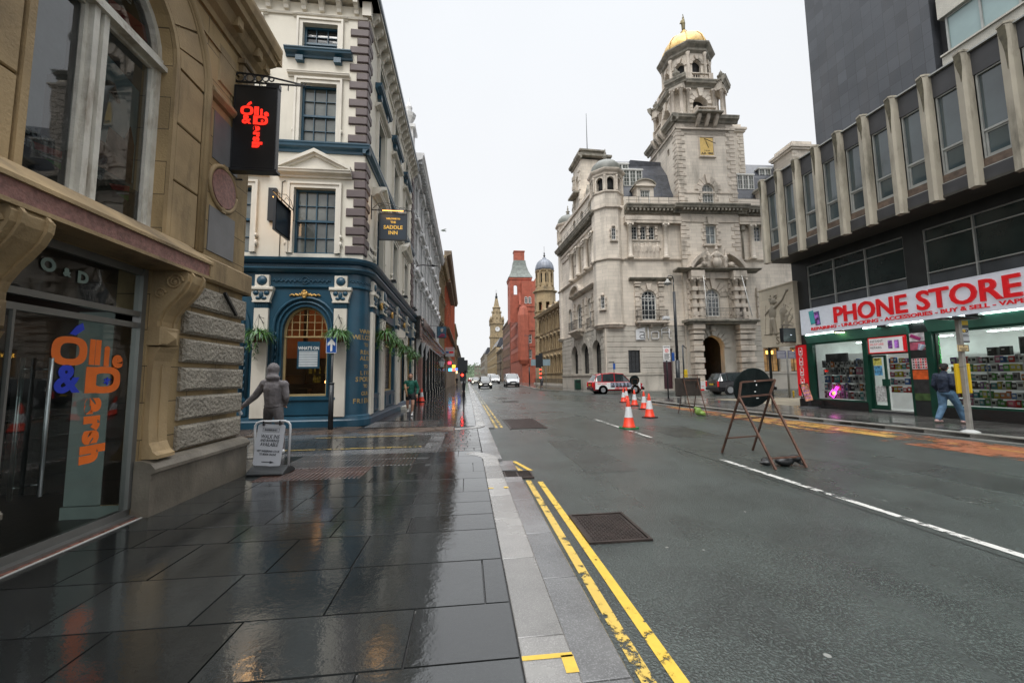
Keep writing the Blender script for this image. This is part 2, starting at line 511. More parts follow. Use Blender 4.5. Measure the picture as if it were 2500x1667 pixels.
def text(body, T, size, mat, parent=None, name='lettering', ext=0.01, off=0.0, ax='CENTER', sx=1.0, shear=0, label=None, ay='CENTER', spacing=1.0):
    """letters lying in the local x,z plane and read from -y"""
    cu = bpy.data.curves.new(name, 'FONT'); cu.body = body; cu.size = size; cu.extrude = ext; cu.offset = off
    cu.align_x = ax; cu.align_y = ay; cu.shear = shear; cu.space_character = spacing; cu.resolution_u = 3
    tmp = bpy.data.objects.new('tmp', cu); COL.objects.link(tmp)
    bpy.context.view_layer.update()
    me = bpy.data.meshes.new_from_object(tmp.evaluated_get(bpy.context.evaluated_depsgraph_get()))
    bpy.data.objects.remove(tmp); bpy.data.curves.remove(cu)
    me.name = name; me.materials.clear(); me.materials.append(mat)
    Mx = T @ Matrix.Rotation(R(90), 4, 'X') @ Matrix.Diagonal((sx, 1, 1, 1))
    me.transform(Mx)
    o = bpy.data.objects.new(name, me); COL.objects.link(o)
    if parent: o.parent = parent
    if label: o['label'] = label
    return o
def blob(name, prims, mat, parent=None, voxel=0.02, smooth=2, label=None, T=None):
    """one continuous surface grown from ellipsoids ('e',c,r[,rotz,rotx]) and tapered limbs ('c',p,q,r1,r2)"""
    mb = MB(T)
    for p in prims:
        if p[0] == 'e':
            T0 = mb.T
            if len(p) > 3:
                mb.T = T0 @ Matrix.Translation(p[1]) @ Matrix.Rotation(R(p[3]), 4, 'Z') @ Matrix.Rotation(R(p[4] if len(p) > 4 else 0), 4, 'X')
                mb.ball((0,0,0), p[2], 14, 10); mb.T = T0
            else: mb.ball(p[1], p[2], 14, 10)
        else:
            a, b, r1, r2 = Vector(p[1]), Vector(p[2]), p[3], p[4]
            d = (b-a); n = 8; pts = []; rs = []
            dn = d.normalized()
            for i in range(4): t = math.pi/2*i/3; pts.append(a-dn*r1*math.cos(t)); rs.append(max(r1*math.sin(t), 1e-3))
            for i in range(4): t = math.pi/2*i/3; pts.append(b+dn*r2*math.sin(t)); rs.append(max(r2*math.cos(t), 1e-3))
            mb.tube(pts, rs, 10)
    me = bpy.data.meshes.new(name); me.from_pydata([tuple(v) for v in mb.v], [], mb.f)
    tmp = bpy.data.objects.new('tmp', me); COL.objects.link(tmp)
    md = tmp.modifiers.new('r', 'REMESH'); md.mode = 'VOXEL'; md.voxel_size = voxel
    if smooth:
        ms = tmp.modifiers.new('s', 'SMOOTH'); ms.iterations = smooth; ms.factor = 0.5
    bpy.context.view_layer.update()
    m2 = bpy.data.meshes.new_from_object(tmp.evaluated_get(bpy.context.evaluated_depsgraph_get()))
    bpy.data.objects.remove(tmp); bpy.data.meshes.remove(me)
    m2.name = name; m2.materials.clear(); m2.materials.append(mat)
    m2.polygons.foreach_set('use_smooth', [True]*len(m2.polygons))
    o = bpy.data.objects.new(name, m2); COL.objects.link(o)
    if parent: o.parent = parent
    if label: o['label'] = label
    return o
def column(mb, u, y, z0, z1, r, cap=0.35, banded=0, seg=16):
    h = z1-z0
    mb.box(u-r*1.4, u+r*1.4, y-r*1.4, y+r*1.4, z0, z0+r*0.5)
    mb.lathe([(r*1.3, r*0.5), (r*1.35, r*0.8), (r*1.1, r*1.1), (r*1.0, r*1.3), (r*0.98, h*0.35), (r*0.85, h-cap), (r*1.1, h-cap+0.03), (r*1.05, h-cap*0.6), (r*1.3, h-cap*0.25)], (u, y, z0), seg)
    mb.box(u-r*1.45, u+r*1.45, y-r*1.45, y+r*1.45, z1-cap*0.28, z1)
    for sgn in (-1, 1):
        T0 = mb.T; mb.T = T0 @ Matrix.Translation((u+sgn*r*1.15, y-r*1.2, z1-cap*0.5)) @ Matrix.Rotation(R(90), 4, 'X')
        mb.lathe([(0.01, -r*0.1), (r*0.45, -r*0.1), (r*0.45, r*0.35), (0.01, r*0.35)], (0,0,0), 10); mb.T = T0
    if banded:
        n = banded; hh = (h-cap-r*1.3)/n
        for i in range(n):
            if i % 2 == 0:
                z = z0+r*1.2+i*hh
                mb.box(u-r*1.18, u+r*1.18, y-r*1.18, y+r*1.18, z, z+hh*0.92)
def cornice(mb, u0, u1, z, h, proj, y=0.0, dent=0.0, dw=0.12, ends=True):
    """stepped cornice, its top at z+h, projecting towards -y"""
    e0 = proj if ends else 0
    P = [(y+0.05, z), (y-proj*0.25, z), (y-proj*0.3, z+h*0.25), (y-proj*0.55, z+h*0.4), (y-proj*0.85, z+h*0.5), (y-proj*0.9, z+h*0.72), (y-proj, z+h*0.85), (y-proj, z+h), (y+0.05, z+h)]
    mb.prof(P, u0-e0*0.8, u1+e0*0.8)
    if dent:
        n = int((u1-u0)/dent)
        for i in range(n):
            u = u0+(i+0.5)*(u1-u0)/n
            mb.box(u-dw/2, u+dw/2, y-proj*0.8, y-proj*0.2, z+h*0.18, z+h*0.5)
def balustrade(mb, u0, u1, z, h, y, r=0.05, pitch=0.2, along='x'):
    n = max(1, int((u1-u0)/pitch))
    mb.box(u0, u1, y-r*1.6, y+r*1.6, z+h*0.85, z+h); mb.box(u0, u1, y-r*1.6, y+r*1.6, z, z+h*0.12)
    for i in range(n):
        u = u0+(i+0.5)*(u1-u0)/n
        mb.lathe([(r*0.5, 0), (r, h*0.2), (r*0.45, h*0.5), (r*0.6, h*0.73)], (u, y, z+h*0.12), 6)
def wetmat(name, base, rmin, rmax, nscale=0.8, ripple=0.10, grain=0.12, gscale=60, tint=0.25, island=False, fine=0.0, spec=0.6, wetcol=0.8, rip_scale=9, speck=0.0, yscale=1.0, gcon=2.5, ior=1.5):
    """wet paving or asphalt: film of water (low roughness) broken by drier, grainier patches"""
    base = srgb(base)
    m = bpy.data.materials.new(name); MATS[name] = m; m.use_nodes = True
    nt = m.node_tree; N = nt.nodes; Lk = nt.links.new; b = N['Principled BSDF']
    b.inputs['Specular IOR Level'].default_value = spec; b.inputs['IOR'].default_value = ior
    tc = N.new('ShaderNodeTexCoord')
    def noise(sc, det=5, rough=0.55, mp=None):
        n = N.new('ShaderNodeTexNoise'); n.inputs['Scale'].default_value = sc; n.inputs['Detail'].default_value = det; n.inputs['Roughness'].default_value = rough
        if mp:
            q = N.new('ShaderNodeMapping'); q.inputs['Scale'].default_value = mp; Lk(tc.outputs['Object'], q.inputs['Vector']); Lk(q.outputs[0], n.inputs['Vector'])
        else: Lk(tc.outputs['Object'], n.inputs['Vector'])
        return n.outputs['Fac']
    def mrange(v, a, c, d, e_):
        q = N.new('ShaderNodeMapRange'); q.inputs['From Min'].default_value = a; q.inputs['From Max'].default_value = c
        q.inputs['To Min'].default_value = d; q.inputs['To Max'].default_value = e_; Lk(v, q.inputs['Value']); return q.outputs[0]
    def mix(a, c, f, bt='MIX'):
        q = N.new('ShaderNodeMix'); q.data_type = 'RGBA'; q.blend_type = bt
        if isinstance(f, (int, float)): q.inputs['Factor'].default_value = f
        else: Lk(f, q.inputs['Factor'])
        for i, x in ((6, a), (7, c)):
            if isinstance(x, tuple): q.inputs[i].default_value = (*x[:3], 1)
            else: Lk(x, q.inputs[i])
        return q.outputs[2]
    wet = noise(nscale, 6, 0.6, (1, yscale, 1))
    g = noise(gscale, 3)
    col = mix(mul(base, 1-tint), mul(base, 1+tint), mrange(noise(1.3, 8, 0.65), 0.3, 0.7, 0, 1))
    col = mix(col, mul(base, 1+tint*gcon), mrange(g, 0.5, 0.72, 0, 0.85))
    if island:
        ge = N.new('ShaderNodeNewGeometry')
        q = mrange(ge.outputs['Random Per Island'], 0, 1, 0.72, 1.35)
        mm = N.new('ShaderNodeMix'); mm.data_type = 'RGBA'; mm.blend_type = 'MULTIPLY'; mm.inputs['Factor'].default_value = 1
        Lk(col, mm.inputs[6]); Lk(q, mm.inputs[7]); col = mm.outputs[2]
    if speck:
        vo = N.new('ShaderNodeTexVoronoi'); vo.inputs['Scale'].default_value = 2.2; Lk(tc.outputs['Object'], vo.inputs['Vector'])
        col = mix(col, (0.45, 0.45, 0.42), mrange(vo.outputs['Distance'], 0.035, 0.05, speck, 0))
    Lk(col, b.inputs['Base Color'])
    Lk(mrange(wet, 0.38, 0.62, rmin, rmax), b.inputs['Roughness'])
    bp = N.new('ShaderNodeBump'); bp.inputs['Strength'].default_value = grain; bp.inputs['Distance'].default_value = 0.01
    Lk(g, bp.inputs['Height'])
    bp2 = N.new('ShaderNodeBump'); bp2.inputs['Strength'].default_value = ripple; bp2.inputs['Distance'].default_value = 0.02
    Lk(noise(rip_scale, 3), bp2.inputs['Height']); Lk(bp.outputs[0], bp2.inputs['Normal'])
    Lk(bp2.outputs[0], b.inputs['Normal'])
    return m
m_slab = wetmat('wet_stone_slab', (0.019, 0.021, 0.021), 0.03, 0.13, 0.7, ripple=0.06, grain=0.03, gscale=70, tint=0.35, island=True, rip_scale=14, spec=0.85, ior=1.72)
m_slabjoint = wetmat('slab_joint', (0.010, 0.010, 0.010), 0.1, 0.4)
m_kerb = wetmat('wet_granite_kerb', (0.19, 0.185, 0.175), 0.12, 0.34, 1.3, ripple=0.06, grain=0.15, gscale=150, tint=0.3, island=True, spec=0.8, ior=1.6)
m_channel = wetmat('wet_channel_stone', (0.10, 0.10, 0.10), 0.05, 0.26, 0.9, ripple=0.10, grain=0.10, gscale=120, tint=0.45, island=True, spec=1.0, ior=1.6)
m_asph = wetmat('wet_asphalt', (0.027, 0.034, 0.031), 0.22, 0.40, 0.30, ripple=0.12, grain=1.0, gscale=62, tint=0.5, speck=0.5, rip_scale=3.5, spec=0.7, yscale=0.4, gcon=4.5)
m_asph2 = wetmat('wet_side_asphalt', (0.030, 0.032, 0.031), 0.12, 0.35, 0.6, ripple=0.1, grain=0.4, gscale=70, tint=0.3)
m_tact = wetmat('wet_tactile', (0.022, 0.022, 0.021), 0.08, 0.22, 1.4, ripple=0.12, grain=0.1, gscale=70, tint=0.3, island=True)
m_tactr = wetmat('rusty_tactile', (0.050, 0.026, 0.020), 0.12, 0.3, 1.4, ripple=0.12, grain=0.2, gscale=70, tint=0.3, island=True)
m_sett = wetmat('wet_setts', (0.045, 0.045, 0.043), 0.05, 0.22, 1.0, ripple=0.15, grain=0.1, gscale=50, tint=0.3, island=True)
m_rpave = wetmat('right_pavement_slab', (0.075, 0.074, 0.070), 0.06, 0.26, 0.5, ripple=0.10, grain=0.1, gscale=60, tint=0.3, island=True)
m_cream = wetmat('cream_paving', (0.24, 0.21, 0.15), 0.3, 0.6, 0.5, ripple=0.08, grain=0.1, gscale=60, tint=0.2, island=True)
m_redbrick_pav = wetmat('red_brick_paving', (0.20, 0.075, 0.05), 0.25, 0.5, 1.2, ripple=0.2, grain=0.3, gscale=60, tint=0.4, island=True)
m_brownpave = wetmat('brown_setts', (0.075, 0.052, 0.038), 0.15, 0.4, 1.0, ripple=0.15, grain=0.2, gscale=60, tint=0.35, island=True)

mb = MB(); mb.quad((-400,-60,-0.16),(500,-60,-0.16),(500,1200,-0.16),(-400,1200,-0.16))
tag(mb.build('ground', m_asph2), kind='structure')
mb = MB()
for a, b in ((-10, 60), (60, 400)):
    mb.quad((0.5,a,-0.10),(13.5,a,-0.10),(13.5,b,-0.10),(0.5,b,-0.10))
mb.quad((13.5,22,-0.10),(90,22,-0.10),(90,44,-0.10),(13.5,44,-0.10))
tag(mb.build('road', m_asph), kind='structure')
mb = MB(); mb.quad((-70,6.93,-0.035),(-4.8,6.93,-0.035),(-4.8,13.5,-0.035),(-70,13.5,-0.035))
tag(mb.build('side_street_road', m_asph2), kind='structure')

def slabs(mb, x0, x1, ys, wmin, wmax, z, gap=0.007, tilt=0.0022, r=rnd, thick=0.05, clip=None, xphase=None):
    for j in range(len(ys)-1):
        a, b = ys[j]+gap/2, ys[j+1]-gap/2
        x = x0 - r.uniform(0, wmin)
        while x < x1-0.02:
            w = r.uniform(wmin, wmax)
            p, q = max(x, x0)+gap/2, min(x+w, x1)-gap/2
            x += w
            if x1-x < 0.12: q = x1-gap/2; x = x1
            if q-p < 0.03: continue
            if clip and not clip((p+q)/2, (a+b)/2): continue
            dx, dy = r.uniform(-tilt, tilt), r.uniform(-tilt, tilt); h = z+r.uniform(-0.0012, 0.0012)
            cx, cy = (p+q)/2, (a+b)/2; e_ = 0.004
            Z = lambda X, Y: h+dx*(X-cx)+dy*(Y-cy)
            mb.add([(p,a,h-0.02),(q,a,h-0.02),(q,b,h-0.02),(p,b,h-0.02),
                    (p+e_,a+e_,Z(p,a)),(q-e_,a+e_,Z(q,a)),(q-e_,b-e_,Z(q,b)),(p+e_,b-e_,Z(p,b))],
                   [(4,5,6,7),(0,1,5,4),(1,2,6,5),(2,3,7,6),(3,0,4,7)])
rr = random.Random(3)
ys = [-3.0]
base_rows = [-2.4, -1.8, -1.2, -0.6, 0.0, 0.55, 1.15, 1.72, 2.27, 2.81, 3.46, 4.13, 4.58, 5.03, 5.48, 6.18, 6.61, 7.28, 7.9, 8.45]
ys += base_rows
mb = MB(); mb.quad((-8,-4,-0.016),(0.30,-4,-0.016),(0.30,400,-0.016),(-8,400,-0.016))
tag(mb.build('pavement_bed', m_slabjoint), kind='structure')
mb = MB()
slabs(mb, -3.62, 0.285, ys, 0.62, 1.15, 0.0, r=rr, clip=lambda x, y: not (y > 6.45 and -3.2 < x < -0.95))
yy = [12.75]
while yy[-1] < 70: yy.append(yy[-1]+rr.choice((0.45, 0.6, 0.6)))
slabs(mb, -3.35, 0.285, yy, 0.6, 1.1, 0.0, r=rr, clip=lambda x, y: not (12.9 < y < 14.6 and x < -0.95))
yy = [70]
while yy[-1] < 330: yy.append(yy[-1]+3.0)
slabs(mb, -3.4, 0.285, yy, 1.2, 2.2, 0.0, r=rr)
tag(mb.build('pavement', m_slab), kind='structure')
mb = MB()
yy = [9.05]
while yy[-1] < 11.0: yy.append(yy[-1]+0.1625)
slabs(mb, -3.9, -0.95, yy, 0.26, 0.5, -0.004, 0.012, 0.006, rr, clip=lambda x, y: True)
slabs(mb, -8, -3.9, yy, 0.26, 0.5, -0.004, 0.012, 0.006, rr)
yy = [8.5]
while yy[-1] < 12.3: yy.append(yy[-1]+0.33)
slabs(mb, -0.55, 0.30, yy, 0.17, 0.22, -0.004, 0.014, 0.004, rr)
tag(mb.build('crossing_setts', m_sett), kind='structure')
mb = MB()
slabs(mb, -4.6, -0.60, [8.45, 8.74, 9.03], 0.8, 1.2, -0.002, r=rr)      # stone bands framing the crossing
slabs(mb, -5.6, -0.60, [11.05, 11.35, 11.65], 0.8, 1.2, -0.002, r=rr)
slabs(mb, -0.93, -0.57, [9.05, 9.7, 10.35, 11.03], 0.5, 0.6, -0.002, r=rr)
def stripq(mb, p, q, w, z, th=0.02):
    p, q = Vector((*p, z)), Vector((*q, z)); d = (q-p).normalized(); n = Vector((-d.y, d.x, 0))*w/2
    mb.add([p-n, q-n, q+n, p+n, p-n-Vector((0,0,th)), q-n-Vector((0,0,th)), q+n-Vector((0,0,th)), p+n-Vector((0,0,th))], [(0,1,2,3),(4,5,1,0),(5,6,2,1),(6,7,3,2),(7,4,0,3)])
stripq(mb, (-5.4, 10.2), (-3.0, 11.7), 0.34, 0.001); stripq(mb, (-6.2, 8.6), (-4.4, 8.6), 0.34, 0.001)
tag(mb.build('crossing_stone_band', m_channel), kind='structure')
mb = MB()
slabs(mb, -3.3, -0.4, [11.65, 12.1, 12.75], 0.5, 0.8, -0.001, r=rr)
slabs(mb, -8, -3.3, [11.65, 12.0, 12.35, 12.7, 13.05, 13.3], 0.25, 0.5, 0.002, r=rr)
tag(mb.build('corner_setts', m_brownpave), kind='structure')
def tactile(name, x0, x1, y0, y1, mat, label):
    mb = MB(); n = int((x1-x0)/0.066)
    mb.box(x0, x1, y0, y1, -0.012, 0.0)
    for i in range(n):
        x = x0+0.033+i*(x1-x0-0.066)/(n-1)
        k = int((y1-y0)/0.4)
        for j in range(k):
            a = y0+j*(y1-y0)/k+0.012; b = y0+(j+1)*(y1-y0)/k-0.012
            mb.add([(x-0.018,a,0),(x+0.018,a,0),(x+0.018,b,0),(x-0.018,b,0),(x-0.010,a+0.01,0.007),(x+0.010,a+0.01,0.007),(x+0.010,b-0.01,0.007),(x-0.010,b-0.01,0.007)],
                   [(4,5,6,7),(0,1,5,4),(1,2,6,5),(2,3,7,6),(3,0,4,7)])
    return tag(mb.build(name, mat), kind='structure')
tactile('tactile_paving', -3.2, -0.95, 7.28, 8.44, m_tact, '')
tactile('rusty_tactile_paving', -3.2, -1.62, 6.46, 7.28, m_tactr, '')
mb = MB(); slabs(mb, -1.62, -0.95, [6.46, 7.28], 0.6, 0.8, 0.0, r=rr); tag(mb.build('pavement_infill', m_slab), kind='structure')
tactile('far_tactile_paving', -3.2, -0.95, 12.92, 14.58, m_tact, '')

def run(mb, x0, x1, y0, y1, ln, z, th=0.14, gap=0.006, r=rr):
    y = y0
    while y < y1-0.05:
        b = min(y+ln*r.uniform(0.85, 1.15), y1)
        h = z+r.uniform(-0.0015, 0.0015); e_ = 0.012
        mb.add([(x0,y+gap,h-th),(x1,y+gap,h-th),(x1,b,h-th),(x0,b,h-th),(x0,y+gap,h-e_*0.3),(x1,y+gap,h-e_),(x1,b,h-e_),(x0,b,h-e_*0.3),(x0+e_*0.4,y+gap+0.004,h),(x1-e_,y+gap+0.004,h),(x1-e_,b-0.004,h),(x0+e_*0.4,b-0.004,h)],
               [(8,9,10,11),(4,5,9,8),(5,6,10,9),(6,7,11,10),(7,4,8,11),(0,1,5,4),(1,2,6,5),(2,3,7,6),(3,0,4,7)])
        y = b
mb = MB()
run(mb, 0.29, 0.57, -3, 7.55, 0.9, 0.002)
run(mb, 0.29, 0.57, 12.9, 130, 0.9, 0.002)
for (cx, cy, a0, a1) in ((-0.35, 7.55, 0, 62), (-0.35, 12.9, -90, 0)):
    n = 8
    for i in range(n):
        t0, t1 = R(a0+(a1-a0)*i/n), R(a0+(a1-a0)*(i+1)/n)
        q = [(cx+r_*math.cos(t), cy+r_*math.sin(t)) for r_, t in ((0.64, t0), (0.92, t0), (0.92, t1), (0.64, t1))]
        mb.plan(q, -0.13, 0.003)
tag(mb.build('kerb', m_kerb), kind='structure')
mb = MB()
run(mb, 0.57, 0.855, -3, 6.40, 1.0, -0.055, th=0.05)
run(mb, 0.57, 0.855, 6.88, 7.6, 0.35, -0.055, th=0.05)
run(mb, 0.31, 0.66, 7.62, 12.7, 0.45, -0.012, th=0.09)
run(mb, 0.57, 0.855, 12.7, 110, 1.0, -0.055, th=0.05)
tag(mb.build('gutter_channel', m_channel), kind='structure')
mb = MB(); slabs(mb, -3.86, -3.595, [0.5+0.11*i for i in range(44)], 0.2, 0.25, 0.004, 0.008, 0.01, rr)
tag(mb.build('brick_edging', m_redbrick_pav), kind='structure')
mb = MB(); mb.box(-3.595, -3.575, 0.4, 6.92, -0.02, 0.008)
tag(mb.build('edging_joint', plain('white_mortar', (0.55, 0.55, 0.52), 0.5)), kind='structure')

rp = [(12.6,-6),(12.32,7.69),(11.75,11.2),(11.34,14.64),(11.11,16.8),(10.98,20.5),(11.0,24.6),(11.5,26.2),(12.6,26.9),(14.2,26.6),(15.4,25.4),(20,24.6),(60,23.5),(60,-6)]
mb = MB(); mb.plan(rp, -0.16, -0.004); tag(mb.build('right_pavement_bed', m_slabjoint), kind='structure')
def inpoly(x, y, P):
    c = False
    for i in range(len(P)):
        (x1, y1), (x2, y2) = P[i], P[(i+1) % len(P)]
        if (y1 > y) != (y2 > y) and x < (x2-x1)*(y-y1)/(y2-y1)+x1: c = not c
    return c
rpi = [(x+0.32 if i < 8 else x, y-(0.35 if 7 < i < 13 else 0)) for i, (x, y) in enumerate(rp)]
mb = MB()
yy = [0]
while yy[-1] < 27: yy.append(yy[-1]+0.6)
slabs(mb, 10.8, 26, yy, 0.75, 0.95, 0.012, r=rr, clip=lambda x, y: inpoly(x-0.45, y, rpi) and inpoly(x+0.3, y+0.3, rpi) and inpoly(x-0.4, y-0.3, rpi) and not (x > 15.3 and 17.4 < y < 24))
tag(mb.build('right_pavement', m_rpave), kind='structure')
mb = MB(); yy = [17.4+0.6*i for i in range(11)]
slabs(mb, 15.3, 34, yy, 0.6, 0.9, 0.016, r=rr); tag(mb.build('forecourt_paving', m_cream), kind='structure')
def kerbline(mb, P, w, z, th, step=0.95):
    """kerb stones following a polyline (left side is the road)"""
    pts = []
    for i in range(len(P)-1):
        a, b = Vector(P[i]), Vector(P[i+1]); n = max(1, round((b-a).length/step))
        for k in range(n): pts.append(a+(b-a)*k/n)
    pts.append(Vector(P[-1]))
    nn = []
    for i in range(len(pts)):
        d = (pts[min(i+1, len(pts)-1)]-pts[max(0, i-1)]).normalized(); nn.append(Vector((d.y, -d.x)))
    for i in range(len(pts)-1):
        a, b = pts[i], pts[i+1]; d = (b-a).normalized()*0.005
        q = [a+d, b-d, b-d+nn[i+1]*w, a+d+nn[i]*w]
        mb.plan([(p.x, p.y) for p in q], z-th, z+rr.uniform(-0.002, 0.002))
mb = MB(); kerbline(mb, rp[:13], 0.30, 0.018, 0.17)
tag(mb.build('right_kerb', M('right_kerb_stone', (0.22, 0.215, 0.195), 0.35, var=0.25, scale=2, bump=0.2, bscale=60, stain=0.5)), kind='structure')
mb = MB(); kerbline(mb, [(x-0.30, y) for x, y in rp[:8]], 0.29, -0.088, 0.06, 0.7)
tag(mb.build('right_channel', M('right_channel_stone', (0.16, 0.16, 0.15), 0.3, var=0.25, scale=2, bump=0.2, bscale=60, stain=0.5)), kind='structure')
hp = [(10.9,130),(10.5,90),(10.2,70),(9.6,58),(9.3,52),(9.7,47.6),(10.7,43.6),(12.2,40.2),(14.4,38.3),(17,37.7),(22,37.3),(60,35.6),(60,130)]
mb = MB(); mb.plan(hp, -0.16, 0.0); tag(mb.build('far_right_pavement', m_rpave), kind='structure')
mb = MB(); kerbline(mb, hp[:12][::-1], -0.3, 0.012, 0.14)
tag(mb.build('far_right_kerb', MATS['right_kerb_stone']), kind='structure')

def paint(name, col, wear=0.5, sc=14, rough=0.3):
    """road paint worn through to the asphalt below"""
    m = bpy.data.materials.new(name); MATS[name] = m; m.use_nodes = True
    nt = m.node_tree; N = nt.nodes; Lk = nt.links.new; b = N['Principled BSDF']; b.inputs['Roughness'].default_value = rough
    tc = N.new('ShaderNodeTexCoord')
    n = N.new('ShaderNodeTexNoise'); n.inputs['Scale'].default_value = sc; n.inputs['Detail'].default_value = 9; n.inputs['Roughness'].default_value = 0.7
    n2 = N.new('ShaderNodeTexNoise'); n2.inputs['Scale'].default_value = sc*0.12; n2.inputs['Detail'].default_value = 3
    Lk(tc.outputs['Object'], n.inputs['Vector']); Lk(tc.outputs['Object'], n2.inputs['Vector'])
    ad = N.new('ShaderNodeMath'); ad.operation = 'MULTIPLY_ADD'; Lk(n2.outputs['Fac'], ad.inputs[0]); ad.inputs[1].default_value = 0.6; Lk(n.outputs['Fac'], ad.inputs[2])
    r_ = N.new('ShaderNodeMapRange'); r_.inputs['From Min'].default_value = 0.45+wear*0.7; r_.inputs['From Max'].default_value = 0.53+wear*0.7
    Lk(ad.outputs[0], r_.inputs['Value'])
    tr = N.new('ShaderNodeBsdfTransparent'); mx = N.new('ShaderNodeMixShader')
    c = N.new('ShaderNodeMix'); c.data_type = 'RGBA'; c.inputs[6].default_value = (*srgb(col), 1); c.inputs[7].default_value = (*mul(srgb(col), 0.55), 1); Lk(n.outputs['Fac'], c.inputs['Factor'])
    Lk(c.outputs[2], b.inputs['Base Color'])
    Lk(r_.outputs[0], mx.inputs[0]); Lk(b.outputs[0], mx.inputs[1]); Lk(tr.outputs[0], mx.inputs[2]); Lk(mx.outputs[0], N['Material Output'].inputs[0])
    return m
m_yel = paint('yellow_road_paint', (0.78, 0.52, 0.07), 0.62)
m_yel2 = paint('worn_yellow_road_paint', (0.70, 0.48, 0.10), 0.52)
m_whi = paint('white_road_paint', (0.72, 0.72, 0.68), 0.50, 9)
m_whi2 = paint('very_worn_white_paint', (0.60, 0.60, 0.57), 0.22, 9)
m_ora = paint('worn_orange_surfacing', (0.36, 0.12, 0.05), 0.46, 3)
m_oy = paint('worn_amber_paint', (0.62, 0.36, 0.08), 0.45, 5)
def flat(name, quads, mat, z=-0.0955):
    mb = MB()
    for q in quads: mb.add([(x, y, z) for x, y in q], [tuple(range(len(q)))])
    return tag(mb.build(name, mat), kind='structure')
def rect(x0, x1, y0, y1): return [(x0,y0),(x1,y0),(x1,y1),(x0,y1)]
Lq = [rect(1.075,1.155,-3,6.2), [(1.05,6.95),(1.13,6.95),(0.93,7.75),(0.85,7.75)]]
flat('yellow_line', Lq, m_yel)
flat('worn_yellow_line', [rect(0.905,0.985,-3,6.3), [(0.88,6.95),(0.96,6.95),(0.80,7.7),(0.72,7.7)], rect(0.905,0.985,12.9,24), rect(1.075,1.155,12.9,24)], m_yel2)
flat('far_yellow_line', [rect(0.905,0.985,24,110), rect(1.075,1.155,24,110)], paint('sky_paled_yellow_paint', (0.55,0.50,0.33), 0.45))  # worn lines; reflected sky is put into their paler yellow
flat('centre_line', [rect(4.76,4.86,-3,7.25), rect(4.72,4.81,10.05,14.75)], m_whi)
flat('far_centre_line', [rect(4.70,4.79,17.2,21.8), rect(4.7,4.79,24.5,29.5), rect(4.68,4.78,33,38), rect(4.7,4.8,42,48)], m_whi2)
flat('bus_stop_surfacing', [[(10.1,3),(12.0,3),(11.35,12.5),(10.75,17),(10.65,22.4),(10.2,22.4),(9.9,17),(9.6,12.0)]], m_ora)
flat('bus_stop_paint', [[(11.1,3),(11.22,3),(10.9,9.0),(10.78,9.0)], [(9.7,10.2),(9.95,10.2),(10.4,17.0),(10.25,17)], [(10.4,9.0),(10.9,9.0),(10.7,14.5),(10.3,14.5)], [(11.0,9.5),(11.3,9.5),(10.95,16.5),(10.8,16.5)], [(10.35,18),(10.5,18),(10.5,26),(10.4,26)]], m_oy, -0.0915)
flat('pavement_yellow_mark', [rect(-3.9,-1.0,9.12,9.19), rect(-3.9,-1.4,10.9,10.96)], m_yel2, 0.0065)
flat('kerb_yellow_mark', [rect(0.29,0.565,2.235,2.27), rect(0.50,0.568,2.12,2.25), rect(0.50,0.56,5.55,5.62), rect(0.29,0.36,5.56,5.6)], m_yel, 0.006)
flat('kerb_yellow_flecks', [rect(0.30,0.55,2.0,2.24), rect(0.32,0.56,4.35,4.42)], paint('flecks', (0.85, 0.62, 0.03), 0.12, 22), 0.0062)
flat('far_kerb_yellow_line', [[(11.0,42.55),(13.0,39.35),(13.2,39.5),(11.2,42.7)]], m_yel, -0.09)

mb = MB(); jr = random.Random(6)
def crack(P, w):
    for i in range(len(P)-1):
        (x0, y0), (x1, y1) = P[i], P[i+1]; mb.add([(x0-w,y0,-0.0975),(x0+w,y0,-0.0975),(x1+w,y1,-0.0975),(x1-w,y1,-0.0975)], [(0,1,2,3)])
crack([(4.63+jr.uniform(-.012,.012), -3+i*0.4) for i in range(110)], 0.008)
for k in range(5):
    x, y = jr.uniform(1.8, 8.5), jr.uniform(4, 18); P = []
    for i in range(14): P.append((x, y)); x += jr.uniform(-.09,.09); y += 0.14
    crack(P, 0.004)
tag(mb.build('road_joint', plain('tar_joint', (0.008,0.009,0.009), 0.35)), kind='structure')
mb = MB()
for x0, x1, y0, y1 in ((5.4,6.7,9.6,12.4),(2.0,2.9,6.6,10.2),(7.2,8.1,3.4,7.0),(1.3,4.4,17.6,18.4)):
    mb.add([(x0,y0,-0.0982),(x1,y0+0.05,-0.0982),(x1+0.03,y1,-0.0982),(x0,y1-0.04,-0.0982)], [(0,1,2,3)])
tag(mb.build('road_patch', wetmat('asphalt_patch', (0.021,0.026,0.024), 0.16, 0.34, 0.5, ripple=0.12, grain=0.9, gscale=80, tint=0.5, spec=0.7, gcon=4)), kind='structure')
m_iron = M('wet_cast_iron', (0.045, 0.034, 0.03), 0.30, var=0.4, scale=4, bump=0.5, bscale=60, metal=0.5)
